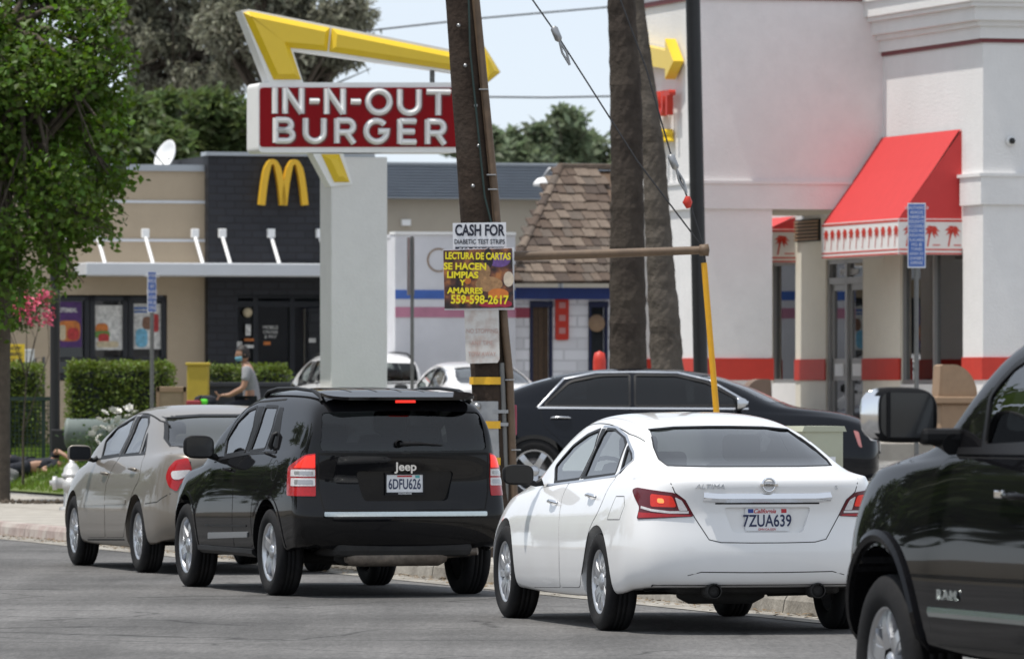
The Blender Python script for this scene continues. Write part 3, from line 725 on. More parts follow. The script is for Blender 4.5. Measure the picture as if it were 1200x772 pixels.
# ================= black off-roader
def black_suv(loc, rot, label, full=True, lv=3, group=None, pm='black_paint'):
    r = bpy.data.objects.new('r', None); r.location = (-1.10, 57.23, 0); r.rotation_euler = (0, 0, R(17.2))
    root = empty('sport_utility', loc, rot, label=label, cat='car', group=group)
    B = jeep(root, lv)
    fg = rpoly(px_side(r, B, [(263, 533.5), (266, 515), (278.5, 494), (291, 481), (302, 476), (297, 499), (287, 529)]), .03)
    rg = rpoly(px_side(r, B, [(293, 528.5), (304, 499), (311.5, 476), (326, 476.5), (319.5, 500), (310, 526)]), .03)
    rw = rpoly(sym(px_rear(r, B, [(470, 481), (376, 483), (374.5, 527.5), (470, 528.5)])), .04)
    fw = rpoly([(-.68, 1.17), (.68, 1.17), (.56, 1.54), (-.56, 1.54)], .06)
    rr = px_rear(r, B, [(417, 552), (426, 587)]); z1, z0 = rr[0][1], rr[1][1]
    rec = rpoly([(rr[0][0], z1), (rr[1][0], z0), (-rr[1][0], z0), (-rr[0][0], z1)], .04)
    yc = B.hit(0, (z0 + z1) / 2, 'rear')[0].y
    car('suv', B, root, pm, [(fg, 'glass_side'), (rg, 'glass_mid')], rw, fw, (-.60, 1.85, .48, 1.12), (2.635, .345, .22, .235, 'five', .775, 'alloy'), .42, ('glass_side', 'glass_clear'), [prism_vf(rec, -4, yc + .03, 'Y')] if full else [], under=.42)
    seats(root, (-.36, .36), 1.0, .10, .50); dash(root, 1.85, 1.12, 1.3, -.36); body_bits(root, 2.635, .78, .27)
    for sg in (-1, 1):
        fd = rpoly(px_side(r, B, [(256, 539), (240.5, 560), (239.5, 600), (240.5, 642), (275, 640), (273, 580), (274, 551), (290, 530.5)]), [.02, .1, .3, .06, .03, .2, .1, .02])
        rd = rpoly(px_side(r, B, [(291, 530.3), (275.2, 551), (274.2, 580), (276.3, 640), (298, 640.5), (293.5, 607), (296, 581), (306, 566), (324, 529)]), [.02, .1, .2, .03, .1, .1, .1, .1, .02])
        d1 = door(root, B, sg, fd, pm, pm, *px_side(r, B, [(268, 550.5)])[0]); d2 = door(root, B, sg, rd, pm, 'trim', *px_side(r, B, [(317, 533)])[0], L=.02)
        ph = px_side(r, B, [(320, 526), (325, 508)])
        l0, n0 = B.hit(*ph[0], 'side', sg); l1, n1 = B.hit(*ph[1], 'side', sg)
        MB().tube([l0 + n0 * .004, l0.lerp(l1, .15) + n0 * .03, l0.lerp(l1, .85) + n1 * .03, l1 + n1 * .004], .02, 10).build('pillar_handle', 'trim', d2)
        mk('window_line', B.strip(px_side(r, B, [(252, 540.5), (262, 537), (290, 531.5), (324, 529.5)]), .02, 'side', sg, .006, .05), 'trim', root)
        for fr in (fg, rg): mk('window_seal', B.strip(fr, .024, 'side', sg, .0015, .04, True), 'trim', root)
        mk('door_pillar', B.patch(rpoly(px_side(r, B, [(288, 529), (298, 499), (303.5, 476), (310, 476), (303, 499), (292, 529)]), .01), 'side', sg, .002, .05), 'trim', root)
        mk('rear_pane', B.patch(rpoly(px_side(r, B, [(312, 526), (321, 500), (328, 477), (333, 477.5), (329, 500), (325, 525)]), .02), 'side', sg, .002, .05), 'trim', root)
        mk('roof_line', B.strip(px_side(r, B, [(262, 522), (276, 494), (290, 478), (303, 471), (336, 468)]), .012, 'side', sg, .002, .05), 'gap', root)
        mk('door_moulding', B.strip(px_side(r, B, [(241, 615), (289, 616)]), .014, 'side', sg, .008, .06), 'satin' if False else 'trim', root)
        mk('door_guard', B.patch(rpoly(px_side(r, B, [(245, 623.5), (291, 622.5), (291, 629), (245, 630.5)]), .01), 'side', sg, .012, .06), 'guard_grey', root)
        mk('sill', B.strip([(.46, .335), (2.16, .335)], .05, 'side', sg, .02, .06, rise=.01), 'trim', root)
        for yy in (0, 2.635):
            pth = [(yy + .435 * math.cos(t), .345 + .435 * math.sin(t)) for t in [math.pi * (k / 30) for k in range(0, 31)]]
            mk('arch_lip', B.strip(pth, .03, 'side', sg, .006, .05), pm, root)
        T = ('az', 25)
        t = lamp(root, B, rpoly(px_az(r, B, [(370, 531), (358, 533), (338, 547), (336.5, 580.5), (370, 581.3)], 25), [.01, .03, .03, .02, .01]), T, sg, 'lens_red')
        mk('lit_lamp', B.patch(rpoly(px_az(r, B, [(369.5, 533), (359, 535), (345, 548), (369.5, 548)], 25), .01), T, sg, .009, .03, .004), 'lens_lit', t)
        for q0, q1 in ((550, 558), (560, 569.3)):
            mk('white_lens', B.patch(rpoly(px_az(r, B, [(342, q0), (369.5, q0), (369.5, q1), (341.5, q1)], 25), .008), T, sg, .009, .03, .005), 'lens_white', t)
            mk('lens_insert', B.patch(rpoly(px_az(r, B, [(346, q0 + 2), (367, q0 + 2), (367, q1 - 2), (346, q1 - 2)], 25), .008), T, sg, .011, .03, .004), 'lens_clear_grey', t)
        mirror(root, sg, (sg * .99, 1.74, 1.165), (.25, .14, .19), 'trim', (sg * .82, 1.78, 1.09))
        xs = sg * .60
        pts = [(xs, y, B.hit(xs, y, 'top')[0].z + z) for y, z in ((-.62, .005), (-.56, .035), (-.35, .05), (.2, .052), (.7, .05), (.98, .035), (1.06, .004))]
        MB().tube(pts, [.024, .022, .018, .018, .018, .022, .024], 10, flat=.8).build('roof_rail', 'trim', root)
    # tailgate
    gate = px_rear(r, B, [(470, 531.5), (373, 531), (373.5, 575), (380, 597.5), (470, 598)])
    seam(root, B, sym(gate)[:5] + [(-x, z) for x, z in reversed(gate)][1:], 'rear', .012, closed=False)
    mk('gate_line', B.strip(sym(px_rear(r, B, [(374, 532.5), (470, 534)])), .012, 'rear', 1, .002, .06), 'gap', root)
    cs = px_rear(r, B, [(380, 600), (381, 604.5)])
    mk('bumper_strip', B.patch(rpoly([(cs[0][0], cs[0][1]), (cs[0][0], cs[0][1] - .034), (-cs[0][0], cs[0][1] - .034), (-cs[0][0], cs[0][1])], .008), 'rear', 1, .035, .05, .04), 'chrome_dull', root)
    z = cs[0][1] - .042
    mk('rear_bumper', B.patch(rpoly([(-.80, z), (.80, z), (.78, .47), (.62, .41), (-.62, .41), (-.78, .47)], .04), 'rear', 1, .03, .05, .04), pm, root)
    (MB().prism(rpoly([(-.62, .17), (.62, .17), (.60, -.06), (.50, -.15), (-.50, -.15), (-.60, -.06)], .06), -.012, .012, 'Z').frame(Matrix.Translation((0, -.74, 1.582)) @ Matrix.Rotation(R(7), 4, 'X')).build('spoiler', pm, root)) if full else None
    bl = MB().box((0, -.885, 1.540), (.165, .012, .022), ch=.004).build('brake_light', 'lens_lit', root); bl['label'] = 'small lit red brake light above rear window'
    if full:
        pr = px_rear(r, B, [(470, 567)])[0]
        plate(root, (0, yc + .024, pr[1]), '6DFU626', 'plate_ink', '')
        tx = px_rear(r, B, [(471, 547.5)])[0]
        l, n = B.hit(0, tx[1], 'rear'); text('badge_lettering', 'Jeep', .092, 'chrome', root, (0.0, l.y - .010, tx[1] + .004), ext=.006, bold=.0022, sx=1.1)
        w0, w1 = [B.hit(*p, 'rear')[0] for p in px_rear(r, B, [(467, 520), (518, 521.5)])]
        MB().tube([w0 + Vector((0, -.02, 0)), w0.lerp(w1, .5) + Vector((0, -.03, .008)), w1 + Vector((0, -.015, 0))], [.02, .012, .006], 8).lathe([(.03, -.03), (.03, .01), (.001, .01)], 14, 'Y', (w0.x, w0.y - .01, w0.z)).build('rear_wiper', 'trim', root)
        MB().tube([(-.46, -.78, .325), (-.40, -.78, .325), (.30, -.78, .325), (.36, -.78, .325)], [.05, .08, .08, .05], 16).tube([(.34, -.78, .33), (.5, -.80, .35), (.60, -.86, .36)], .03, 10).build('muffler', 'muffler', root)
        for x in (-.30, -.10, .10, .30): mk('roof_rib', B.strip([(x, -.5), (x, .9)], .012, 'top', 1, .002, .1), 'gap', root)
        fp = px_side(r, B, [(321.5, 551)])[0]; seam(root, B, [(fp[0] + .08 * math.cos(t), fp[1] + .08 * math.sin(t)) for t in [2 * math.pi * k / 24 for k in range(24)]], 'side', .006, -1, True, 'fuel_flap_gap')
    return root
lens('lens_glow', (0.40, 0.02, 0.015), 0.22, (1.0, 0.04, 0.015)); mat('lens_marker', (.45, .16, .15), rough=.15, coat=1.0); mat('guard_grey', (0.24, 0.25, 0.26), rough=.35, metal=.3); mat('chrome_dull', (0.55, 0.60, 0.60), rough=.22, metal=1.0, noise=.05, nscale=30); mat('lens_clear_grey', (0.35, 0.35, 0.36), rough=.1, coat=1.0, metal=.3)
# ================= beige sedan
def beige_sedan(loc, rot, label, pm='beige_paint'):
    root = empty('sedan', loc, rot, label=label, cat='car'); B = camry(root); r = root
    fg = rpoly(px_side(r, B, [(119, 535.5), (124, 516), (138.5, 500), (160, 487.5), (152, 508), (139.5, 532.5)]), .03)
    rg = rpoly(px_side(r, B, [(144, 533), (156, 508), (165.5, 487), (175, 487), (174.6, 497), (163, 531)]), .03)
    qg = rpoly(px_side(r, B, [(165.5, 530.5), (172.8, 508), (170, 530)]), .008)
    rw = sym(px_rear(r, B, [(235, 486.2), (192.5, 488.5), (194.5, 514), (200, 523), (235, 524)]))
    fw = rpoly([(-.70, 1.07), (.70, 1.07), (.54, 1.41), (-.54, 1.41)], .06)
    car('sedan', B, root, pm, [(fg, 'glass_side'), (rg, 'glass_side'), (qg, 'glass_mid')], rw, fw, (-.40, 2.05, .42, 1.03), (2.72, .325, .205, .212, 'seven', .785, 'alloy'), .375, ('glass_side', 'glass_clear'), under=.33)
    seats(root, (-.36, .36), 1.1, .28, .38, m='seat_beige'); dash(root, 2.05, 1.0, 1.3, -.36); body_bits(root, 2.72, .77)
    for sg in (-1, 1):
        fd = rpoly(px_side(r, B, [(116, 538), (99.5, 560), (97.5, 588), (102.5, 629), (123.5, 629), (123, 600), (123.6, 568), (141, 534.5)]), [.02, .1, .3, .08, .03, .2, .2, .02])
        rd = rpoly(px_side(r, B, [(142, 534.4), (124.6, 568), (124, 600), (124.6, 629), (145, 629), (148, 606), (155, 577), (164, 560), (170, 533)]), [.02, .2, .2, .03, .05, .2, .2, .1, .02])
        door(root, B, sg, fd, pm, pm, *px_side(r, B, [(124, 555)])[0]); door(root, B, sg, rd, pm, pm, *px_side(r, B, [(157, 550)])[0])
        for fr in (fg, rg, qg): mk('window_seal', B.strip(fr, .024, 'side', sg, .0015, .04, True), 'trim', root)
        mk('window_line', B.strip(px_side(r, B, [(116, 538), (141, 534), (170, 532)]), .016, 'side', sg, .004, .05), 'trim', root)
        mk('door_pillar', B.patch(rpoly(px_side(r, B, [(140.5, 532.8), (153, 508), (161.5, 487.5), (164.5, 487.5), (155, 508), (143.2, 533)]), .006), 'side', sg, .002, .05), 'trim', root)
        mk('door_moulding', B.strip(px_side(r, B, [(97.5, 590), (147.5, 588)]), .035, 'side', sg, .010, .06), pm, root)
        mk('sill_line', B.strip(px_side(r, B, [(103, 632), (146, 632)]), .012, 'side', sg, .002, .06), 'gap', root)
        T = ('az', 35)
        t = lamp(root, B, rpoly(px_az(r, B, [(221, 536), (205.5, 539.5), (197.5, 548.6), (194.5, 559), (198, 570), (207.6, 576.3), (212, 566), (222, 560), (225.5, 550)], 35), .03), T, sg, 'lens_red')
        mk('white_lens', B.patch(rpoly(px_az(r, B, [(201, 552), (224, 550), (222, 556), (210, 562), (202, 561)], 35), .03), T, sg, .009, .03, .004), 'lens_white', t)
        mirror(root, sg, (sg * .98, 1.97, 1.05), (.22, .12, .15), pm, (sg * .80, 2.0, 1.0))
        mk('bumper_gap', B.strip(px_side(r, B, [(170, 590), (184, 588), (200, 578)]), .008, 'side', sg, .001, .04), 'gap', root)
    mk('window_seal', B.strip(rw, .018, 'rear', 1, .001, .05, True), 'trim', root)
    for s_ in (-1, 1): mk('roof_seam', B.strip([(s_ * .58, 0), (s_ * .60, .3), (s_ * .58, .9), (s_ * .57, 1.5)], .012, 'top', 1, .001, .06), 'gap', root)
    seam(root, B, [(-.62, 1.0), (-.60, .70), (.60, .70), (.62, 1.0)], 'rear', .01)
    plate(root, (0, B.hit(0, .82, 'rear')[0].y - .01, .82), '5CHR482', 'plate_ink', 'script') if False else None
    return root

# ================= black pickup truck
def pickup(loc, rot, label):
    pm = 'truck_paint'; mat(pm, (0.006, 0.006, 0.007), rough=.25, coat=.6, spec=.0, dirt=(0.012, 0.011, 0.010), dscale=1.2, damt=.3)
    root = empty('pickup_truck', loc, rot, label=label, cat='truck'); r = root
    S = [(-1.22, .62, 1.38, 1.40, .97, .95, .5, 0), (-1.0, .60, 1.39, 1.41, .99, .97, .8, 0), (.0, .58, 1.39, 1.41, 1.0, .98, .8, 0), (.80, .50, 1.39, 1.42, 1.0, .98, .8, 0), (.92, .48, 1.38, 1.74, 1.0, .95, .76, 0), (1.05, .46, 1.375, 1.93, 1.0, .945, .73, 0),
         (1.6, .45, 1.365, 1.97, 1.0, .95, .80, 0), (2.15, .45, 1.355, 1.965, 1.0, .95, .80, .04), (2.50, .45, 1.345, 1.88, 1.0, .955, .82, .12), (2.80, .46, 1.335, 1.64, 1.0, .955, .87, .26), (3.08, .48, 1.32, 1.40, 1.005, .955, .90, .32),
         (3.7, .50, 1.30, 1.36, 1.015, .95, .80, .1), (4.2, .50, 1.265, 1.32, .99, .905, .72, 0), (4.62, .46, 1.19, 1.23, .93, .85, .5, 0)]
    B = Body(S, [.05, 0, 0, 0, 0, 0, 0], [-.08, 0, 0, 0, 0, -.02, -.06], rc=.06, fc=.36)
    fg = rpoly(px_side(r, B, [(1151, 524.5), (1160, 464), (1172, 447), (1190, 428)]) + [(1.95, 1.84), (1.72, 1.84), (1.70, 1.41)], .04)
    rg = rpoly([(1.60, 1.415), (1.62, 1.845), (1.10, 1.84), (1.05, 1.43)], .04)
    rw = rpoly([(-.62, 1.50), (.62, 1.50), (.56, 1.82), (-.56, 1.82)], .05); fw = rpoly([(-.78, 1.46), (.78, 1.46), (.64, 1.86), (-.64, 1.86)], .06)
    car('truck', B, root, pm, [(fg, 'glass_clear'), (rg, 'glass_dark')], rw, fw, (1.12, 2.62, .62, 1.40), (3.67, .405, .275, .262, 'truck', .86, 'alloy'), .50, ('glass_dark', 'glass_clear'), under=.55, archz=.44)
    seats(root, (-.42, .42), 2.0, 1.25, .72, rear=False, m='seat'); dash(root, 2.85, 1.36, 1.5, -.42); body_bits(root, 3.67, .85, .40)
    for sg in (-1, 1):
        yz = px_side(r, B, [(1112, 536), (1091, 562), (1084.5, 588), (1082.5, 624), (1086, 708)])
        d_ = yz + [(yz[-1][0] - .03, .52), (1.74, .52), (1.70, 1.0), (1.68, 1.345)]
        d = door(root, B, sg, rpoly(d_, .04), pm, pm, 1.86, 1.185, .26)
        door(root, B, sg, rpoly([(1.675, 1.345), (1.695, 1.0), (1.735, .52), (.98, .52), (.72, .80), (.66, 1.0), (.96, 1.355)], .03), pm, pm, 1.0, 1.185, .26)
        hl, hn = B.hit(2.02, 1.19, 'side', sg); MB().box(hl + hn * .03, (.02, .10, .035), ch=.006).build('handle_cap', 'chrome', d)
        for fr in (fg, rg): mk('window_seal', B.strip(fr, .03, 'side', sg, .0015, .04, True), 'trim', root)
        mk('window_line', B.strip([(.98, 1.385), (1.7, 1.378), (2.78, 1.372)], .03, 'side', sg, .006, .05), 'trim', root)
        mk('side_strip', B.strip([(1.0, .665), (2.95, .665)], .042, 'side', sg, .014, .08, rise=.006), 'chrome_dull', root)
        for yy in (0, 3.67):
            pth = [(yy + .545 * math.cos(t), .44 + .545 * math.sin(t)) for t in [math.pi * (-.06 + 1.12 * k / 36) for k in range(37)]]
            mk('arch_flare', B.strip(pth, .052, 'side', sg, .016, .04, rise=.010, skirt=.03), 'truck_flare', root)
        m_ = mirror(root, sg, (sg * 1.185, 2.84, 1.53), (.34, .16, .245), 'trim', (sg * .96, 2.78, 1.40), slant=.10, chrome=True)
        MB().box((sg * 1.245, 2.805, 1.53), (.012, .012, .20)).build('mirror_divider', 'trim', m_)
        MB().box((sg * 1.0, 2.82, 1.435), (.20, .09, .075), ch=.025).build('mirror_arm', 'trim', m_)
        bl, bn = B.hit(2.70, .742, 'side', sg)
        rot = Matrix.Rotation(R(-90 if sg < 0 else 90), 3, 'Z')
        text('badge_lettering', 'RAM', .058, 'chrome_dull', root, bl + bn * .010, rot=rot, ext=.003, bold=.002, sx=2.2, space=1.1)
        text('badge_lettering', '1500', .04, 'chrome', root, B.hit(2.76, 1.10, 'side', sg)[0] + bn * .006, rot=rot, ext=.003) if False else None
        # wipers / cowl grille
    MB().tube([(-.55, 3.30, 1.40), (-.1, 3.36, 1.42), (.1, 3.36, 1.42)], .012, 6).build('wiper', 'trim', root)
    mk('tail_gate_gap', B.strip([(-.80, 1.36), (-.80, .70), (.80, .70), (.80, 1.36)], .012, 'rear', 1, .001, .06), 'gap', root)
    for sg in (-1, 1):
        lamp(root, B, rpoly([(sg * .84, .95), (sg * .93, .95), (sg * .93, 1.32), (sg * .84, 1.32)][::sg], .02), 'rear', 1, 'lens_red')
        lamp(root, B, rpoly([(sg * .55, .92), (sg * .88, .92), (sg * .86, 1.06), (sg * .60, 1.06)][::sg], .02), 'front', 1, 'lens_white', 'headlight')
    mk('grille', B.patch(rpoly([(-.5, .75), (.5, .75), (.52, 1.05), (-.52, 1.05)], .04), 'front', 1, .01, .06), 'trim', root)
    return root
mat('truck_flare', (0.006, 0.006, 0.007), rough=.35, coat=.4, spec=.0)
# ================= dark saloon crossing the car park
def saloon(loc, rot, label, pm='navy_black', group=None):
    mat('navy_black', (0.005, 0.006, 0.009), rough=.28, coat=.6, spec=.0, dirt=(0.012, 0.012, 0.012), dscale=1.5, damt=.25)
    root = empty('saloon_car', loc, rot, label=label, cat='car', group=group); r = root
    S = [(-1.12, .28, 1.07, 1.09, .90, .82, .5, 0), (-.95, .26, 1.09, 1.11, .92, .84, .68, 0), (-.52, .24, 1.085, 1.14, .94, .85, .70, -.03), (-.14, .22, 1.07, 1.33, .95, .855, .66, -.04), (.32, .20, 1.06, 1.47, .95, .86, .64, 0), (.9, .20, 1.05, 1.525, .95, .86, .63, 0),
         (1.5, .20, 1.04, 1.52, .95, .86, .63, .04), (1.95, .20, 1.03, 1.455, .95, .86, .65, .14), (2.3, .20, 1.02, 1.28, .95, .86, .72, .3), (2.62, .21, 1.0, 1.09, .95, .86, .78, .3), (3.1, .22, .985, 1.06, .95, .86, .72, .05), (3.6, .24, .94, 1.01, .93, .83, .6, 0), (3.93, .26, .84, .88, .88, .80, .5, 0)]
    B = Body(S, [.06, 0, 0, 0, 0, 0, 0], [-.05, -.01, 0, 0, 0, -.02, -.05], rc=.16, fc=.20, lv=2)
    fg = rpoly([(1.14, 1.09), (1.14, 1.445), (1.6, 1.44), (1.95, 1.36), (2.32, 1.16), (2.40, 1.10)], .03)
    rg = rpoly([(1.08, 1.09), (1.08, 1.445), (.75, 1.44), (.40, 1.37), (.13, 1.12), (.13, 1.09)], [.02, .02, .1, .06, .03, .02])
    rw = rpoly([(-.62, 1.17), (.62, 1.17), (.54, 1.42), (-.54, 1.42)], .05); fw = rpoly([(-.68, 1.14), (.68, 1.14), (.56, 1.44), (-.56, 1.44)], .05)
    car('saloon', B, root, pm, [(fg, 'glass_dark'), (rg, 'glass_dark')], rw, fw, (-.30, 2.30, .42, 1.08), (3.05, .36, .225, .245, 'five', .82, 'alloy'), .41, ('glass_dark', 'glass_side'), under=.32)
    seats(root, (-.38, .38), 1.25, .35, .42); dash(root, 2.25, 1.05, 1.4, -.38); body_bits(root, 3.05, .8)
    for sg in (-1, 1):
        door(root, B, sg, rpoly([(2.36, 1.05), (2.42, .75), (2.38, .28), (1.13, .28), (1.13, 1.05)], .05), pm, 'satin', 1.36, .955, .2)
        door(root, B, sg, rpoly([(1.10, 1.05), (1.10, .28), (.52, .28), (.44, .55), (.28, .72), (.12, .85), (.06, 1.06)], .05), pm, 'satin', .30, .955, .22)
        for fr in (fg, rg): mk('window_seal', B.strip(fr, .024, 'side', sg, .0015, .04, True), 'trim', root)
        dlo = [(.04, 1.075), (.34, 1.40), (.70, 1.468), (1.1, 1.476), (1.62, 1.468), (1.98, 1.385), (2.42, 1.13)]
        mk('chrome_arc', B.strip(dlo, .020, 'side', sg, .006, .05, rise=.004), 'satin', root)
        mk('chrome_sill', B.strip([(.04, 1.072), (1.1, 1.064), (2.42, 1.06)], .020, 'side', sg, .006, .05), 'satin', root)
        lamp(root, B, rpoly([(sg * .42, .70), (sg * .80, .70), (sg * .80, .84), (sg * .42, .84)][::sg], .02), 'front', 1, 'lens_white', 'headlight')
        lamp(root, B, rpoly([(sg * .60, .72), (sg * .80, .72), (sg * .80, 1.02), (sg * .60, 1.02)][::sg], .02), 'rear', 1, 'lens_red')
        lamp(root, B, rpoly([(3.70, .62), (3.66, .80), (3.60, .82), (3.66, .64)], .02), 'side', sg, 'lens_marker', 'side_marker')
        mirror(root, sg, (sg * 1.0, 2.28, 1.12), (.22, .13, .15), 'satin', (sg * .84, 2.3, 1.06))
    mk('grille', B.patch(rpoly([(-.36, .55), (.36, .55), (.40, .84), (-.40, .84)], .04), 'front', 1, .02, .06), 'satin', root)
    return root
# ---------------------------------------------------------------- ground, road, kerb, sidewalk, car park
def asphalt(name, base, scale=1.0, patch=0.35):
    m = bpy.data.materials.new(name); m.use_nodes = True; nt = m.node_tree; L = nt.links.new; b = nt.nodes['Principled BSDF']
    tc = _n(nt, 'ShaderNodeTexCoord')
    def noise(s, d=6, r=.6):
        n = _n(nt, 'ShaderNodeTexNoise'); n.inputs['Scale'].default_value = s * scale; n.inputs['Detail'].default_value = d; n.inputs['Roughness'].default_value = r
        L(tc.outputs['Object'], n.inputs['Vector']); return n
    def rng(sock, a, bb, lo, hi):
        r = _n(nt, 'ShaderNodeMapRange'); r.inputs[1].default_value = a; r.inputs[2].default_value = bb; r.inputs[3].default_value = lo; r.inputs[4].default_value = hi; L(sock, r.inputs[0]); return r.outputs[0]
    def mul(a, bb): k = _n(nt, 'ShaderNodeMath', operation='MULTIPLY'); L(a, k.inputs[0]); L(bb, k.inputs[1]); return k.outputs[0]
    big = rng(noise(.35, 5).outputs['Fac'], .3, .7, 1 - patch, 1 + patch)
    # long streaks along the driving direction
    mp = _n(nt, 'ShaderNodeMapping'); mp.inputs['Rotation'].default_value = (0, 0, -THETA); mp.inputs['Scale'].default_value = (1.6, .08, 1)
    L(tc.outputs['Object'], mp.inputs['Vector']); ns = _n(nt, 'ShaderNodeTexNoise'); ns.inputs['Scale'].default_value = 1.2; ns.inputs['Detail'].default_value = 6; L(mp.outputs[0], ns.inputs['Vector'])
    streak = rng(ns.outputs['Fac'], .3, .7, .80, 1.2)
    mp2 = _n(nt, 'ShaderNodeMapping'); mp2.inputs['Rotation'].default_value = (0, 0, -THETA); mp2.inputs['Scale'].default_value = (26, 2.4, 1)
    L(tc.outputs['Object'], mp2.inputs['Vector']); n2 = _n(nt, 'ShaderNodeTexNoise'); n2.inputs['Scale'].default_value = 1.0; n2.inputs['Detail'].default_value = 7; n2.inputs['Roughness'].default_value = .75; L(mp2.outputs[0], n2.inputs['Vector'])
    streak = mul(streak, rng(n2.outputs['Fac'], .3, .7, .76, 1.24))      # streaks put the tiny shadows of rough asphalt into its colour
    fine = rng(noise(17, 8, .8).outputs['Fac'], .3, .7, .62, 1.38)
    grit = _n(nt, 'ShaderNodeTexVoronoi'); grit.inputs['Scale'].default_value = 70; L(tc.outputs['Object'], grit.inputs['Vector'])
    gr = rng(grit.outputs['Color'], 0, 1, .8, 1.25)
    v = mul(mul(big, streak), mul(fine, gr))
    # cracks
    wv = _n(nt, 'ShaderNodeTexVoronoi', feature='DISTANCE_TO_EDGE'); wv.inputs['Scale'].default_value = .55
    nd = noise(1.6, 5); mxv = _n(nt, 'ShaderNodeMix', data_type='VECTOR'); mxv.inputs[0].default_value = .22; L(tc.outputs['Object'], mxv.inputs[4]); L(nd.outputs['Color'], mxv.inputs[5]); L(mxv.outputs[1], wv.inputs['Vector'])
    cr = rng(wv.outputs['Distance'], .0, .014, .42, 1.0)
    ck = _n(nt, 'ShaderNodeMath', operation='MAXIMUM'); L(cr, ck.inputs[0]); L(rng(noise(.3, 3).outputs['Fac'], .46, .54, 0, 1.0), ck.inputs[1])
    v = mul(v, ck.outputs[0])
    hv = _n(nt, 'ShaderNodeHueSaturation'); hv.inputs['Color'].default_value = (*base, 1); L(v, hv.inputs['Value']); L(hv.outputs['Color'], b.inputs['Base Color'])
    b.inputs['Roughness'].default_value = .85; b.inputs['Specular IOR Level'].default_value = .3
    bp = _n(nt, 'ShaderNodeBump'); bp.inputs['Strength'].default_value = .6; bp.inputs['Distance'].default_value = .012; L(fine, bp.inputs['Height']); L(bp.outputs['Normal'], b.inputs['Normal'])
    MATS[name] = m; return m
asphalt('asphalt', (0.116, 0.113, 0.110)); asphalt('lot_asphalt', (0.25, 0.243, 0.228))
mat('concrete', (0.36, 0.335, 0.295), rough=.85, noise=.22, nscale=3, bump=.3, bscale=60, dirt=(.22, .20, .17), dscale=1.1, damt=.6)
mat('kerb_red', (0.33, 0.265, 0.24), rough=.85, noise=.35, nscale=6, dirt=(.42, .39, .35), dscale=3, damt=.9)
mat('earth', (0.16, 0.14, 0.11), rough=.95, noise=.3, nscale=2); mat('kerb_grey', (0.30, 0.28, 0.245), rough=.9, noise=.35, nscale=5, bump=.5, bscale=30, dirt=(.13, .115, .095), dscale=2.2, damt=.8); mat('mural_white', (0.66, 0.66, 0.69), rough=.8, noise=.06, nscale=2, dirt=(.52, .52, .54), dscale=1.2, damt=.5); mat('joint', (0.12, 0.11, 0.10), rough=.95)
def sheet(name, m, a0, a1, b0, b1, zf, na=1, nb=1):
    vs = []; fs = []
    for i in range(na + 1):
        for j in range(nb + 1):
            p = st(a0 + (a1 - a0) * i / na, b0 + (b1 - b0) * j / nb); vs.append((p.x, p.y, zf(p) if callable(zf) else zf))
    for i in range(na):
        for j in range(nb): fs.append((i * (nb + 1) + j, (i + 1) * (nb + 1) + j, (i + 1) * (nb + 1) + j + 1, i * (nb + 1) + j + 1))
    me = mesh(name, vs, fs); bm = bmesh.new(); bm.from_mesh(me); bmesh.ops.recalc_face_normals(bm, faces=bm.faces[:])
    if bm.faces[0].normal.z < 0: bmesh.ops.reverse_faces(bm, faces=bm.faces[:])
    bm.to_mesh(me); bm.free(); me.polygons.foreach_set('use_smooth', [True] * len(me.polygons))
    return tag(mk(name, me, m), kind='structure')
MB().add([(-4000, -500, -.06), (4000, -500, -.06), (4000, 4500, -.06), (-4000, 4500, -.06)], [(0, 1, 2, 3)]).build('ground', 'earth')['kind'] = 'structure'
sheet('road', 'asphalt', -70, 160, -15, 0.02, 0.0)
g_ = sheet('gutter', 'kerb_grey', -60, 150, -.42, 0.01, 0.005)
sheet('car_park', 'lot_asphalt', -40, 160, 4.2, 60, lot_z, 100, 70)
kerb = empty('kerb', (0, 0, 0), kind='structure')
for i in range(40):
    a = -40 + i * 2.5
    p0, p1 = st(a + .012, 0), st(a + 2.488, 0)
    prof = [(0, -.02), (.02, .10), (.05, .145), (.16, .15), (.16, -.02)]
    vs = []
    for q in (p0, p1):
        for bb, z in prof: r_ = q + V * bb; vs.append((r_.x, r_.y, z))
    fs = [(k, (k + 1) % 5, 5 + (k + 1) % 5, 5 + k) for k in range(5)] + [(0, 1, 2, 3, 4), (9, 8, 7, 6, 5)]
    MB().add(vs, fs).build('kerb_stone', 'kerb_red' if 14 < a < 45 else 'kerb_grey', kerb)
walk = empty('sidewalk', (0, 0, 0), kind='structure')
wm = MB()
p = [st(-60, .16, .13), st(150, .16, .13), st(150, 4.25, .13), st(-60, 4.25, .13)]
wm.add(p, [(0, 1, 2, 3)]).build('joint_bed', 'joint', walk)
slab = MB().box((0, 0, 0), (1.98, 1.48, .10), ch=.008).mesh('slab')
for i in range(64):
    for j in range(2):
        o = mk('slab', slab, 'concrete', walk); o.location = st(-14 + i * 1.5, 1.17 + j * 2.02, .10 + random.uniform(-.003, .003)); o.rotation_euler = (0, 0, THETA)
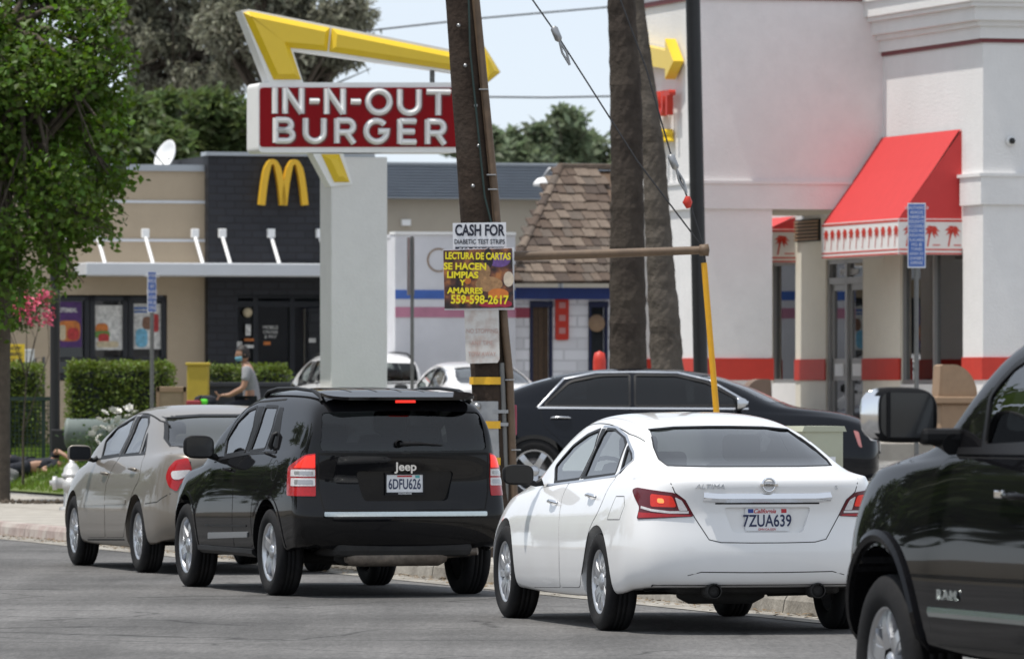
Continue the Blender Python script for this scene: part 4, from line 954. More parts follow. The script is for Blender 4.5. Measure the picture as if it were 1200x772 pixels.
# ---------------------------------------------------------------- building materials
def stucco(name, col, damt=.25, dirt=None):
    return mat(name, col, rough=.9, noise=.05, nscale=4, bump=.35, bscale=28, dirt=dirt or tuple(c * .82 for c in col), dscale=.5, damt=damt, spec=.2)
stucco('stucco_white', (0.765, 0.755, 0.745), .35, (.60, .585, .57)); stucco('stucco_cream', (0.77, 0.73, 0.63)); stucco('stucco_tan', (0.45, 0.365, 0.265)); stucco('post_grey', (0.74, 0.73, 0.71), .3, (.58, .57, .54))
mat('band_red', (0.55, 0.035, 0.018), rough=.5, noise=.08, nscale=6); mat('awning_red', (0.56, 0.040, 0.040), rough=.7, noise=.05, nscale=5, bump=.1, bscale=300)
mat('awning_white', (0.74, 0.72, 0.70), rough=.7, noise=.04, nscale=6); mat('maroon', (0.16, 0.03, 0.035), rough=.6)
mat('white_panel', (0.84, 0.84, 0.83), rough=.5, noise=.04, nscale=3); mat('canopy_grey', (0.62, 0.635, 0.66), rough=.45, noise=.04, nscale=2)
mat('metal_cap', (0.42, 0.45, 0.48), rough=.4, metal=.5); mat('sign_yellow', (0.80, 0.55, 0.02), rough=.38, noise=.04, nscale=3, coat=.3)
mat('sign_red', (0.26, 0.008, 0.012), rough=.5, noise=.1, nscale=2, spec=.1); mat('arch_yellow', (0.78, 0.46, 0.03), rough=.45)
mat('frame_dark', (0.02, 0.022, 0.026), rough=.4, metal=.3); mat('alu', (0.36, 0.355, 0.345), rough=.4, metal=.7)
mat('black_metal', (0.012, 0.012, 0.013), rough=.45, noise=.2, nscale=9); mat('post_steel', (0.17, 0.17, 0.165), rough=.5, metal=.6, noise=.15, nscale=8)
mat('shop_dark', (0.03, 0.035, 0.04), rough=.9); mat('tan_bin', (0.30, 0.20, 0.125), rough=.75, noise=.12, nscale=8); mat('brown_bin', (0.17, 0.115, 0.085), rough=.75, noise=.12, nscale=8)
mat('blue_paint', (0.02, 0.045, 0.20), rough=.6, noise=.15, nscale=3); mat('mural_pink', (0.38, 0.07, 0.11), rough=.7, noise=.2, nscale=2); mat('metal_roof', (0.30, 0.335, 0.385), rough=.5, metal=.3, noise=.08, nscale=2)
mat('wood_door', (0.10, 0.06, 0.035), rough=.6, noise=.3, nscale=14); mat('sign_blue', (0.05, 0.13, 0.42), rough=.4, noise=.05, nscale=10)
glass('shop_glass', (0.25, 0.28, 0.30), 1.1)
def brick_mat(name, col, mortar, sc):
    m = bpy.data.materials.new(name); m.use_nodes = True; nt = m.node_tree; L = nt.links.new; b = nt.nodes['Principled BSDF']
    tc = _n(nt, 'ShaderNodeTexCoord'); mp = _n(nt, 'ShaderNodeMapping'); mp.inputs['Rotation'].default_value = (R(90), 0, 0); L(tc.outputs['Object'], mp.inputs['Vector'])
    k = _n(nt, 'ShaderNodeTexBrick'); k.inputs['Color1'].default_value = (*col, 1); k.inputs['Color2'].default_value = tuple(c * 1.35 for c in col) + (1,); k.inputs['Mortar'].default_value = (*mortar, 1)
    k.inputs['Scale'].default_value = sc; k.inputs['Mortar Size'].default_value = .025; k.inputs['Brick Width'].default_value = .62; k.inputs['Row Height'].default_value = .25; L(mp.outputs[0], k.inputs['Vector']); L(k.outputs['Color'], b.inputs['Base Color'])
    b.inputs['Roughness'].default_value = .7; bp = _n(nt, 'ShaderNodeBump'); bp.inputs['Strength'].default_value = .7; bp.inputs['Distance'].default_value = .01; bp.invert = True; L(k.outputs['Fac'], bp.inputs['Height']); L(bp.outputs['Normal'], b.inputs['Normal'])
    MATS[name] = m; return m
brick_mat('charcoal_brick', (0.017, 0.018, 0.023), (0.011, 0.011, 0.014), 1.9); brick_mat('white_block', (0.70, 0.70, 0.73), (0.67, 0.67, 0.70), 1.3)
class Front:
    "a facade: local x runs along the front (right), y into the building, z up"
    def __init__(s, px0, Y0):
        s.X0 = (px0 - 600) / FPX * Y0; s.Y0 = Y0; s.org = Vector((s.X0, Y0, 0))
    def x(s, px, d=0.0):
        k = (px - 600) / FPX; X0 = s.X0 + U.x * d; Y0 = s.Y0 + U.y * d
        return (k * Y0 - X0) / (V.x - k * V.y)
    def z(s, py, x=0.0, d=0.0): return CAM_H - (py - HOR) / FPX * (s.Y0 + x * V.y + d * U.y)
def bx(x0, x1, y0, y1, z0, z1, ch=0.0, mi=0, mb=None): return (mb or MB()).box(((x0 + x1) / 2, (y0 + y1) / 2, (z0 + z1) / 2), (abs(x1 - x0), abs(y1 - y0), abs(z1 - z0)), ch=ch, mi=mi)
# ================= white burger restaurant with red awning
def restaurant():
    K = Vector((6.9, 105.0, 0)); root = empty('burger_restaurant', K, THETA, label='white stucco restaurant with red awning and red base band behind the pickup', cat='building')
    B0 = .55; zS = 4.36; D = 4.61; W = 2.958
    # tower: front face and street face with openings
    def wall(x0, x1, y0, y1, z0, z1, m='stucco_white', name='wall'): return bx(x0, x1, y0, y1, z0, z1).build(name, m, root)
    wall(.3, 7.5, .0, .3, B0, 7.42)                                 # camera-facing
    wall(0, .30, 0, .9, B0, 7.42)                                   # corner pier
    wall(0, .28, .9, 12.5, 4.30, 7.40)
    wall(0, .28, .9, 3.8, B0, 1.70); wall(0, .28, 9.0, 10.3, B0, 1.72); wall(0, .28, 10.3, 12.5, B0, 4.30, 'stucco_cream'); wall(0, .28, 3.8, 5.6, B0, 4.30, 'stucco_cream'); wall(0, .28, 7.45, 9.0, B0, 4.30, 'stucco_cream'); wall(0, .28, 5.6, 7.45, 3.64, 4.30, 'stucco_cream')
    wall(0, .28, .9, 3.8, 3.70, 4.30); wall(0, .28, 9.0, 10.3, 3.66, 4.30)
    bx(.25, 7.5, .3, 14, 7.0, 7.2).build('roof', 'metal_cap', root); bx(.6, 7.4, .4, 12.4, B0, 0.9).build('floor', 'tan_bin', root); bx(3.2, 3.3, .4, 12.4, B0, 7).build('inner_wall', 'shop_dark', root)
    bx(-4.2, 7.5, -1.7, 12.5, .2, .86, ch=.02).build('walkway', 'concrete', root)
    # base band
    zb0, zb1 = 1.765, 2.095
    for a_ in ((-.022, .9, 0), (3.8, 5.6, 0), (7.45, 9.0, 0), (10.3, 12.5, 0)): bx(-.022, .02, a_[0], a_[1], zb0, zb1).build('red_band', 'band_red', root)
    bx(0.02, 7.5, -.022, .02, zb0, zb1).build('red_band', 'band_red', root)
    # trim ledge on the tower
    bx(-.05, 7.5, -.05, .0, 4.33, 4.74).build('ledge', 'stucco_white', root); bx(-.05, 0, .0, .9, 4.33, 4.74).build('ledge', 'stucco_white', root)
    bx(-.075, 7.5, -.075, .0, 4.74, 4.79).build('ledge_cap', 'stucco_white', root); bx(-.075, 0, .0, .95, 4.74, 4.79).build('ledge_cap', 'stucco_white', root)
    # cornice
    for n_, (z0, z1, p_, m) in enumerate(((6.70, 6.76, .03, 'maroon'), (6.76, 6.94, .06, 'stucco_white'), (6.94, 7.02, .11, 'stucco_white'), (7.02, 7.22, .19, 'stucco_white'), (7.22, 7.29, .26, 'stucco_white'), (7.29, 7.52, .31, 'stucco_white'), (7.52, 7.60, .35, 'stucco_white'))):
        vs = [(-p_, -p_), (7.5, -p_), (7.5, .2), (.2, .2), (.2, D), (-p_, D)]
        MB().prism(vs, z0, z1, 'Z').build('cornice', m, root)
    # main block over the porch
    bx(-W, -W + .3, D, D + 4.0, zS, 8.6).build('wall', 'stucco_white', root); bx(-W + .3, 0, D, D + .3, zS, 8.6).build('wall', 'stucco_white', root); bx(-W + .3, 0, D + .3, D + 4.0, zS, zS + .2).build('porch_ceiling', 'stucco_cream', root)
    bx(-W + .3, 0, D + .3, D + 3.7, 8.1, 8.3).build('roof', 'metal_cap', root); bx(-W + .3, 0, D + 3.7, D + 4.0, zS + .2, 8.6).build('wall', 'stucco_white', root)
    bx(-W - .045, 0, D - .045, D, zS, 4.74).build('ledge', 'stucco_white', root); bx(-W - .045, -W, D, D + 4.0, zS, 4.74).build('ledge', 'stucco_white', root)
    bx(-W - .07, 0, D - .07, D, 4.74, 4.785).build('ledge_cap', 'stucco_white', root); bx(-W - .07, -W, D, D + 4.0, 4.74, 4.785).build('ledge_cap', 'stucco_white', root)
    bx(-W - .04, 0, D - .04, D, 7.54, 7.61).build('trim_line', 'maroon', root); bx(-W - .04, -W, D, D + 4.0, 7.54, 7.61).build('trim_line', 'maroon', root)
    bx(-W - .2, 0, D - .2, D, 8.05, 8.7).build('cornice', 'stucco_white', root); bx(-W - .2, -W, D, D + 4.0, 8.05, 8.7).build('cornice', 'stucco_white', root)
    for y0, y1 in ((D, D + 1.5), (D + 3.0, D + 4.0)):
        bx(-W, -1.778, y0, y1, B0, zS).build('pillar', ['stucco_white'], root)
        bx(-W - .022, -1.756, y0 - .022, y1 + .022, zb0, zb1).build('red_band', 'band_red', root)
    # shop window and doors on the street face
    def window(y0, y1, z0, z1, cols, name='window'):
        w = empty(name); w.parent = root
        f = MB()
        for k in range(cols + 1): yy = y0 + (y1 - y0) * k / cols; f.box((.10, yy, (z0 + z1) / 2), (.12, .07, z1 - z0))
        f.box((.10, (y0 + y1) / 2, z0 + .03), (.12, y1 - y0, .07)).box((.10, (y0 + y1) / 2, z1 - .03), (.12, y1 - y0, .07)); f.build('window_frame', 'alu', w)
        for k in range(cols):
            a, b_ = y0 + (y1 - y0) * k / cols + .03, y0 + (y1 - y0) * (k + 1) / cols - .03
            bx(.09, .10, a, b_, z0 + .05, z1 - .05).build('pane', 'shop_glass', w)
        return w
    window(.9, 3.8, 1.70, 3.72, 2); window(9.0, 10.3, 1.72, 3.66, 1)
    d = empty('entrance_door'); d.parent = root; y0, y1 = 5.6, 7.45
    f = MB()
    for yy in (y0 + .04, (y0 + y1) / 2, y1 - .04): f.box((.10, yy, (B0 + 3.64) / 2), (.14, .09, 3.64 - B0))
    f.box((.10, (y0 + y1) / 2, 3.31), (.14, y1 - y0, .10)).box((.10, (y0 + y1) / 2, 3.61), (.14, y1 - y0, .07)).build('door_frame', 'alu', d)
    bx(.09, .10, y0 + .08, y1 - .08, 3.36, 3.58).build('transom_pane', 'shop_glass', d)
    text('opening_hours', 'OPEN 10:30AM', .14, 'white_panel', d, (.08, (y0 + y1) / 2, 3.44), rot=Matrix.Rotation(R(-90), 3, 'Z'), ext=.002)
    for k in range(2):
        a = y0 + .09 + k * (y1 - y0) / 2 - k * .04; b_ = a + (y1 - y0) / 2 - .14
        l = MB()
        for yy in (a + .05, b_ - .05): l.box((.10, yy, (.9 + 3.26) / 2), (.05, .10, 3.26 - .9))
        for zz, h in ((.98, .16), (1.93, .34), (3.21, .10)): l.box((.10, (a + b_) / 2, zz), (.05, b_ - a, h))
        q = l.build('door_leaf', 'alu', d)
        bx(.095, .105, a + .1, b_ - .1, 1.06, 1.76).build('pane', 'shop_glass', q); bx(.095, .105, a + .1, b_ - .1, 2.10, 3.16).build('pane', 'shop_glass', q)
        bx(.06, .072, a + .18, b_ - .18, 1.83, 2.02).build('door_notice', 'white_panel', q)
    # louvre vent under the porch
    v = empty('vent'); v.parent = root; bx(-.04, 0.0, 7.7, 8.9, 3.95, 4.3).build('vent_back', 'shop_dark', v)
    for k in range(6): bx(-.06, -.04, 7.7, 8.9, 3.97 + k * .055, 4.0 + k * .055).build('louvre', 'tan_bin', v)
    # awnings
    def palm_print(parent, mtx, h, name='palm_print'):
        vs = []; fs = []
        tr = [(0, 0), (.04, .25), (.10, .5), (.2, .72)]
        for x, z in tr: vs += [(x - .035, 0, z), (x + .035, 0, z)]
        fs += [(2 * i, 2 * i + 1, 2 * i + 3, 2 * i + 2) for i in range(3)]
        for an, ln in ((200, .34), (165, .40), (125, .36), (85, .30), (40, .36), (5, .40), (-30, .36), (-60, .3), (235, .3)):
            a = R(an); c = Vector((.2, 0, .74)); d_ = Vector((math.cos(a), 0, math.sin(a))); n_ = Vector((-math.sin(a), 0, math.cos(a)))
            m_ = len(vs); e = c + d_ * ln + Vector((0, 0, -.13)); mid = c + d_ * ln * .55
            vs += [tuple(c), tuple(mid + n_ * .075), tuple(e), tuple(mid - n_ * .06)]; fs.append((m_, m_ + 1, m_ + 2, m_ + 3))
        me = mesh(name, [(x * h, 0, (z - .5) * h) for x, y, z in vs], fs); me.transform(mtx); return mk(name, me, 'band_red', parent)
    def awning(y0, y1, p_, zt, zv, zl, label=None):
        aw = empty('awning'); aw.parent = root
        if label: aw['label'] = label
        MB().add([(-.01, y0, zt), (-.01, y1, zt), (-p_, y1, zv), (-p_, y0, zv)], [(0, 1, 2, 3)]).add([(-.035, y0, zt), (-.035, y1, zt), (-p_ + .02, y1, zv - .02), (-p_ + .02, y0, zv - .02)], [(3, 2, 1, 0)]).build('awning_top', 'awning_red', aw)
        for yy in (y0, y1): MB().add([(0, yy, zt - .01), (-p_ + .005, yy, zv), (0, yy, zv)], [(0, 1, 2)]).build('awning_side', 'awning_red', aw)
        bx(-p_ - .012, -p_, y0 - .012, y1 + .012, zl, zv).build('valance', 'awning_white', aw); bx(-p_, -.0, y0 - .012, y0, zl, zv).build('valance', 'awning_white', aw)
        bx(-p_, 0, y1, y1 + .012, zl, zv).build('valance', 'awning_white', aw)
        h = zv - zl
        for z0, z1 in ((zv - .09 * h, zv - .03 * h), (zl + .12 * h, zl + .16 * h), (zl + .01 * h, zl + .05 * h)):
            bx(-p_ - .016, -p_ - .012, y0, y1, z0, z1).build('valance_line', 'band_red', aw); bx(-p_, 0, y0 - .016, y0 - .012, z0, z1).build('valance_line', 'band_red', aw)
        n = max(1, int((y1 - y0) / .30))
        for k in range(n): palm_print(aw, Matrix.Translation((-p_ - .018, y0 + (k + .5) * (y1 - y0) / n, (zv + zl) / 2 + .02)) @ Matrix.Rotation(R(-90), 4, 'Z'), h * .62)
        n = max(1, round(p_ / .32))
        for k in range(n): palm_print(aw, Matrix.Translation((-p_ + (k + .35) * p_ / n, y0 - .018, (zv + zl) / 2 + .02)), h * .62)
        for k in range(n): bx(-p_ + (k + .6) * p_ / n, -p_ + (k + .95) * p_ / n, y0 - .016, y0 - .012, zl + .25 * h, zl + .28 * h).build('valance_dash', 'band_red', aw)
    awning(.95, 4.58, .98, 5.46, 4.14, 3.61, 'bright red awning with white valance of printed palms'); awning(9.0, 10.5, .46, 4.36, 4.16, 3.63)
    # roof-height sign seen edge-on on the street face
    sg = empty('wall_sign'); sg.parent = root; sg['label'] = 'yellow arrow and red letters seen from the side'
    rot = Matrix.Rotation(R(-90), 3, 'Z')
    y_r = D + .75
    for k, t_ in enumerate('IN-N-OUT'[::-1]): text('letter', t_, .50, 'band_red', sg, (-W - .16, y_r + .22 + k * .36, 5.98), rot=rot, ext=.05, bold=.02)
    for k, t_ in enumerate('BURGER'[::-1]): text('letter', t_, .26, 'sign_yellow', sg, (-W - .12, y_r + .5 + k * .28, 5.50), rot=rot, ext=.09, bold=.01)
    ar = [(y_r - .12, 6.62), (y_r + .32, 6.98), (y_r + .32, 6.80), (y_r + 2.6, 7.05), (y_r + 2.9, 6.0), (y_r + 2.7, 6.0), (y_r + 2.45, 6.72), (y_r + .32, 6.52), (y_r + .32, 6.36)]
    MB().prism(ar, -W - .20, -W - .03, 'X').build('arrow', 'sign_yellow', sg)
    # wall lamp
    q = MB().lathe([(.001, -.04), (.07, -.03), (.07, .0)], 14, 'Y', (.42, -.03, 5.26), mi=1).lathe([(.001, -.11), (.035, -.10), (.05, -.07), (.035, -.03), (.001, -.02)], 14, 'Y', (.42, -.02, 5.26), mi=0).build('security_camera', ['black_metal', 'white_panel'], root)
    return root
restaurant()
# ================= pylon sign
def stroke(mb, pts, w, d, y0):
    "a letter stroke: rounded bar along a path in the XZ plane"
    n = len(pts); P = [Vector((p[0], p[1])) for p in pts]; L_ = []; R_ = []
    closed = (P[0] - P[-1]).length < 1e-6
    if closed: P = P[:-1]; n -= 1
    for i in range(n):
        a = P[i - 1] if (closed or i) else P[i]; b = P[(i + 1) % n] if (closed or i < n - 1) else P[i]
        t0 = (P[i] - a); t1 = (b - P[i]); t = (t0.normalized() if t0.length else Vector((0, 0))) + (t1.normalized() if t1.length else Vector((0, 0))); t.normalize(); nn = Vector((-t.y, t.x))
        c = 1.0
        if t0.length and t1.length: c = 1 / max(.5, nn.dot(Vector((-t1.normalized().y, t1.normalized().x))))
        L_.append(P[i] + nn * w / 2 * c); R_.append(P[i] - nn * w / 2 * c)
    vs = []; fs = []
    for i in range(n):
        l, r = L_[i], R_[i]; m1 = l.lerp(r, .36); m2 = l.lerp(r, .64)
        vs += [(l.x, y0, l.y), (l.x, y0 - d * .22, l.y), (m1.x, y0 - d, m1.y), (m2.x, y0 - d, m2.y), (r.x, y0 - d * .22, r.y), (r.x, y0, r.y)]
    for i in range(n if closed else n - 1):
        j = (i + 1) % n
        for k in range(5): fs.append((i * 6 + k, i * 6 + k + 1, j * 6 + k + 1, j * 6 + k))
    if not closed: fs += [tuple(range(6)), tuple(range(n * 6 - 1, n * 6 - 7, -1))]
    mb.add(vs, fs)
def arc(cx, cz, rx, rz, a0, a1, n=14): return [(cx + rx * math.cos(R(a0 + (a1 - a0) * k / n)), cz + rz * math.sin(R(a0 + (a1 - a0) * k / n))) for k in range(n + 1)]
def glyph(ch):
    "strokes on a unit-high cell; returns strokes, width"
    if ch == 'I': return [[(.09, 0), (.09, 1)]], .18
    if ch == 'N': return [[(.09, 0), (.09, 1)], [(.09, .97), (.71, .03)], [(.71, 0), (.71, 1)]], .80
    if ch == '-': return [[(.0, .5), (.36, .5)]], .36
    if ch == 'O': return [arc(.5, .5, .41, .42, 90, 450, 30)], 1.0
    if ch == 'U': return [[(.09, 1), (.09, .42)] + arc(.45, .42, .36, .34, 180, 360, 14) + [(.81, 1)]], .90
    if ch == 'T': return [[(0, .92), (.90, .92)], [(.45, .92), (.45, 0)]], .90
    if ch == 'B': return [[(.09, 0), (.09, 1)], [(.09, .92), (.48, .92)] + arc(.48, .715, .22, .205, 90, -90, 10) + [(.09, .51)], [(.09, .51), (.52, .51)] + arc(.52, .295, .24, .215, 90, -90, 10) + [(.09, .08)]], .84
    if ch == 'R': return [[(.09, 0), (.09, 1)], [(.09, .92), (.50, .92)] + arc(.50, .68, .24, .24, 90, -90, 12) + [(.09, .44)], [(.45, .44), (.76, .0)]], .82
    if ch == 'G': return [arc(.5, .5, .41, .42, 42, 360, 26) + [(.56, .50)]], 1.0
    if ch == 'E': return [[(.09, 0), (.09, 1)], [(.09, .92), (.72, .92)], [(.09, .5), (.66, .5)], [(.09, .08), (.72, .08)]], .76
    return [], .4
def pylon():
    Y = 95.0; F = Front(420, Y); root = empty('pylon_sign', F.org, THETA, label='tall roadside sign with red letter box and bent yellow arrow on grey post', cat='sign')
    X = lambda px: F.x(px); Z = lambda py, px=420: F.z(py, F.x(px))
    bx(X(388), X(454), 0, .62, .3, Z(184), ch=.015).build('post', 'post_grey', root)
    c = MB().prism(rpoly([(X(302), Z(179, 302)), (X(541), Z(179, 541)), (X(541), Z(97, 541)), (X(302), Z(97, 302))], .07), -.04, .62, 'Y').build('sign_cabinet', 'white_panel', root)
    MB().prism(rpoly([(X(303.5), Z(172.5, 303)), (X(537), Z(172.5, 537)), (X(537), Z(103, 537)), (X(303.5), Z(103, 303))], .05), -.055, -.03, 'Y').build('red_face', 'sign_red', c)
    def line(word, x0, x1, zb, zt):
        ws = [glyph(ch) for ch in word]; gap = .20 if '-' in word else .34; tot = sum(w for _, w in ws) + gap * (len(word) - 1); h = zt - zb; sx = (x1 - x0) / tot; x = x0
        for (ss, w), ch in zip(ws, word):
            mb = MB(); sh = MB()
            for s_ in ss:
                stroke(mb, [(x + p * sx, zb + q * h) for p, q in s_], .078, .06, -.055)
                stroke(sh, [(x + p * sx + .006, zb + q * h - .006) for p, q in s_], .112, .012, -.055)
            o = mb.build('letter', 'white_panel', c); sh.build('letter_backing', 'maroon', o)
            x += (w + gap) * sx
    line('IN-N-OUT', X(318), X(526), Z(134.5, 420), Z(104.5, 420)); line('BURGER', X(319), X(521), Z(168.5, 420), Z(139.5, 420))
    # bent arrow: white body with yellow faces
    def pl(pts): return [(X(a), Z(b, a)) for a, b in pts]
    body = pl([(282.5, 13), (291, 11), (564, 65.5), (563, 47.5), (586.5, 85), (564.5, 103), (565, 90), (342.5, 58.5), (355, 97), (315, 97)])
    MB().prism(body, -.02, .34, 'Y').build('arrow_body', 'white_panel', root)
    def face(pts, parent=root, name='arrow_face'):
        q = pl(pts); cx = sum(p[0] for p in q) / len(q); cz = sum(p[1] for p in q) / len(q)
        inn = [(cx + (x - cx) * 1, cz + (z - cz) * 1) for x, z in q]
        mb = MB(); n = len(q)
        def inset(pp, d):
            out = []
            for i in range(len(pp)):
                p0, p, p1 = Vector(pp[i - 1]), Vector(pp[i]), Vector(pp[(i + 1) % len(pp)]); a = (p - p0).normalized(); b = (p1 - p).normalized(); na, nb = Vector((-a.y, a.x)), Vector((-b.y, b.x)); m = (na + nb); m = m / max(.35, m.length_squared) * 2 * d / 1
                out.append(tuple(p + m))
            return out
        ar = sum(q[i][0] * q[(i + 1) % n][1] - q[(i + 1) % n][0] * q[i][1] for i in range(n))
        if ar < 0: q = q[::-1]
        i1 = inset(q, .07)
        vs = [(x, -.021, z) for x, z in q] + [(x, -.035, z) for x, z in q] + [(x, -.10, z) for x, z in i1]
        fs = [(i, (i + 1) % n, n + (i + 1) % n, n + i) for i in range(n)] + [(n + i, n + (i + 1) % n, 2 * n + (i + 1) % n, 2 * n + i) for i in range(n)] + [tuple(2 * n + i for i in range(n))]
        mb.add(vs, fs); return mb.build(name, 'sign_yellow', parent)
    face([(284.5, 15.5), (291, 13.5), (386, 33), (383, 60.5), (339.5, 56.5), (352, 93.5), (320, 93.5)]); face([(388, 33.4), (524, 61), (564, 69), (564, 88), (525, 82), (385, 60.8)]); face([(564, 50), (585, 85), (565.5, 101)])
    MB().prism(pl([(366, 180), (402, 180), (413, 216), (387, 219)]), -.02, .3, 'Y').build('arrow_tail', 'white_panel', root); face([(376, 181), (397, 181), (409, 213.5), (391, 213.5)])
    MB().tube([(X(511), .2, Z(96, 511)), (X(511), .2, Z(82, 511))], .035, 8).build('arrow_strut', 'post_steel', root)
pylon()
# ================= tan restaurant with golden arches
def tan_restaurant():
    F = Front(240, 129.0); root = empty('tan_restaurant', F.org, THETA, label='tan restaurant with charcoal brick tower and golden arches at left', cat='building')
    X = lambda px, d=0.: F.x(px, d); Z = lambda py, px=240, d=0.: F.z(py, F.x(px), d); B0 = .3
    bx(X(-60), X(60), 0, .3, B0, Z(200)).build('wall', 'stucco_tan', root); bx(X(60), X(196), 0, .3, Z(346), Z(200)).build('wall', 'stucco_tan', root); bx(X(196), X(240), 0, .3, B0, Z(200)).build('wall', 'stucco_tan', root); bx(X(60), X(196), 0, .3, B0, Z(446)).build('wall', 'stucco_tan', root)
    bx(X(-60), X(240), .3, 12, Z(206), Z(203)).build('roof', 'metal_cap', root)
    bx(X(-60), X(239), -.05, .35, Z(201), Z(193.5)).build('parapet_cap', 'metal_cap', root)
    for py in (237, 282): bx(X(-60), X(240), -.02, 0, Z(py + 1.6), Z(py - 1.6)).build('wall_joint', 'canopy_grey', root)
    # tower
    x0, x1 = X(240), X(432)
    bx(x0, X(274), -.25, .1, B0, Z(345)).build('tower_wall', 'charcoal_brick', root); bx(x0, x1, -.25, .1, Z(345), Z(183)).build('tower_wall', 'charcoal_brick', root); bx(X(388), x1, -.25, .1, B0, Z(345)).build('tower_wall', 'charcoal_brick', root)
    bx(x0, x0 + .3, .1, 4, B0, Z(183)).build('tower_wall', 'charcoal_brick', root); bx(x0, x1, .1, 4, Z(200), Z(197)).build('roof', 'metal_cap', root)
    bx(x0 - .04, x1 + .04, -.3, .15, Z(183), Z(178.5)).build('tower_cap', 'metal_cap', root)
    # canopy with hangers
    can = bx(X(85), X(432), -1.15, 0, Z(324.5), Z(309.5), ch=.02).build('canopy', 'canopy_grey', root)
    for px in (110, 166, 224, 256, 313, 370):
        t = F.x(px); zt = Z(277, px); zb = Z(310, px)
        MB().tube([(t, -.3, zt), (t + .02, -.85, zb)], .035, 8).box((t, -.30, zt + .05), (.13, .12, .16), ch=.01).build('canopy_hanger', 'white_panel', can)
    # golden arches
    ar = empty('golden_arches'); ar.parent = root
    def M_arch(pa, pb):
        pts = []
        for k in range(17):
            t = k / 16; px = pa + (pb - pa) * t; h = (1 - abs(2 * t - 1) ** 2.6); pts.append((X(px), Z(241, 325) + (Z(190.5, 325) - Z(241, 325)) * h))
        mb = MB(); n = len(pts); q = [Vector(p) for p in pts]; vs = []
        for i in range(n):
            tn = (q[min(i + 1, n - 1)] - q[max(i - 1, 0)]).normalized(); nn = Vector((-tn.y, tn.x)) * (.045 if 4 < i < 12 else .056)
            for y in (-.42, -.26):
                a, b = q[i] + nn, q[i] - nn; vs += [(a.x, y, a.y), (b.x, y, b.y)]
        fs = []
        for i in range(n - 1):
            o = i * 4; fs += [(o, o + 1, o + 5, o + 4), (o + 2, o + 6, o + 7, o + 3), (o, o + 4, o + 6, o + 2), (o + 1, o + 3, o + 7, o + 5)]
        fs += [(0, 2, 3, 1), (n * 4 - 4, n * 4 - 3, n * 4 - 1, n * 4 - 2)]
        mb.add(vs, fs).build('arch', 'arch_yellow', ar)
    M_arch(301, 326.0); M_arch(326.6, 351.5)
    # window row with posters
    zt, zb = Z(348), Z(444)
    for k, (a, b) in enumerate(((61, 105), (106.5, 150), (151.5, 195))):
        w = empty('window'); w.parent = root; f = MB(); xa, xb = X(a), X(b)
        for xx in (xa + .04, xb - .04): f.box((xx, .1, (zt + zb) / 2), (.09, .14, zt - zb))
        for zz in (zb + .04, Z(421), zt - .04): f.box(((xa + xb) / 2, .1, zz), (xb - xa, .14, .08))
        f.build('window_frame', 'frame_dark', w); bx(xa + .06, xb - .06, .12, .13, zb, zt).build('pane', 'shop_glass', w)
    bx(X(61), X(195), .6, .7, B0, zt + .2).build('interior', 'shop_dark', root)
    def poster(a, b, c, d, m, bits, label):
        o = bx(X(a), X(b), .085, .10, Z(d), Z(c)).build('poster', m, root); o['label'] = label
        for k, (pa, pb, pc, pd, mm) in enumerate(bits):
            q = rpoly([(X(pa), Z(pd)), (X(pb), Z(pd)), (X(pb), Z(pc)), (X(pa), Z(pc))], .12); MB().prism(q, .078 - k * .002, .085, 'Y').build('poster_picture', mm, o)
        return o
    for n_, c_ in (('p_purple', (.07, .02, .13)), ('p_orange', (.55, .17, .03)), ('p_red', (.42, .03, .03)), ('p_white', (.62, .61, .58)), ('p_cream', (.55, .46, .30)), ('p_cyan', (.16, .42, .58)), ('p_brown', (.20, .10, .06)), ('p_blue', (.05, .14, .40)), ('p_green', (.12, .25, .05))): mat(n_, c_, rough=.5, noise=.55, nscale=13)
    o = poster(64, 97, 354, 407, 'p_purple', [(69, 95, 376, 400, 'p_orange'), (80, 94, 384, 399, 'p_red'), (71, 78, 381, 399, 'p_cream')], 'purple poster of fried food')
    text('poster_lettering', 'CITEMEAL', .105, 'p_white', o, (X(80), .07, Z(364)), ext=.002, bold=.003, sx=.75)
    o = poster(110, 146, 358, 410, 'p_white', [(113, 128, 379, 392, 'p_orange'), (112, 130, 388, 396, 'p_green'), (116, 129, 391, 402, 'p_red'), (114, 140, 400, 407, 'p_cream')], 'white poster with food pictures')
    o = poster(154, 190, 356, 409, 'p_white', [(160, 174, 385, 407, 'p_cyan'), (168, 180, 371, 386, 'p_brown'), (180, 187, 368, 389, 'p_red'), (158, 178, 360, 362.5, 'p_blue'), (158, 174, 364.5, 366.5, 'p_blue')], 'white poster of a blue drink')
    # doors
    d = empty('entrance'); d.parent = root; zt2 = Z(345)
    bx(X(274), X(388), .55, .65, B0, zt2).build('interior', 'shop_dark', d)
    f = MB()
    for px in (275, 298.5, 341.5, 380, 387): f.box((X(px), .0, (B0 + zt2) / 2), (.09, .14, zt2 - B0))
    for py in (346, 356, 440): f.box(((X(274) + X(388)) / 2, 0, Z(py)), (X(388) - X(274), .13, .10))
    f.build('door_frame', 'frame_dark', d)
    for a, b in ((276, 297), (300, 340), (343, 379)): bx(X(a), X(b), .02, .03, B0, Z(358)).build('pane', 'shop_glass', d)
    MB().lathe([(.001, 0), (.085, 0), (.085, .012)], 24, 'Y', (X(289), -.09, Z(366))).build('door_sticker', 'p_cream', d)
    for a, b, c, e, mm in ((286.5, 292.5, 380, 393, 'p_white'), (285, 296, 396.5, 399.5, 'p_orange'), (285, 296, 404, 407.5, 'p_white'), (274.5, 282, 400, 408, 'p_white')): bx(X(a), X(b), -.09, -.075, Z(e), Z(c)).build('door_sticker', mm, d)
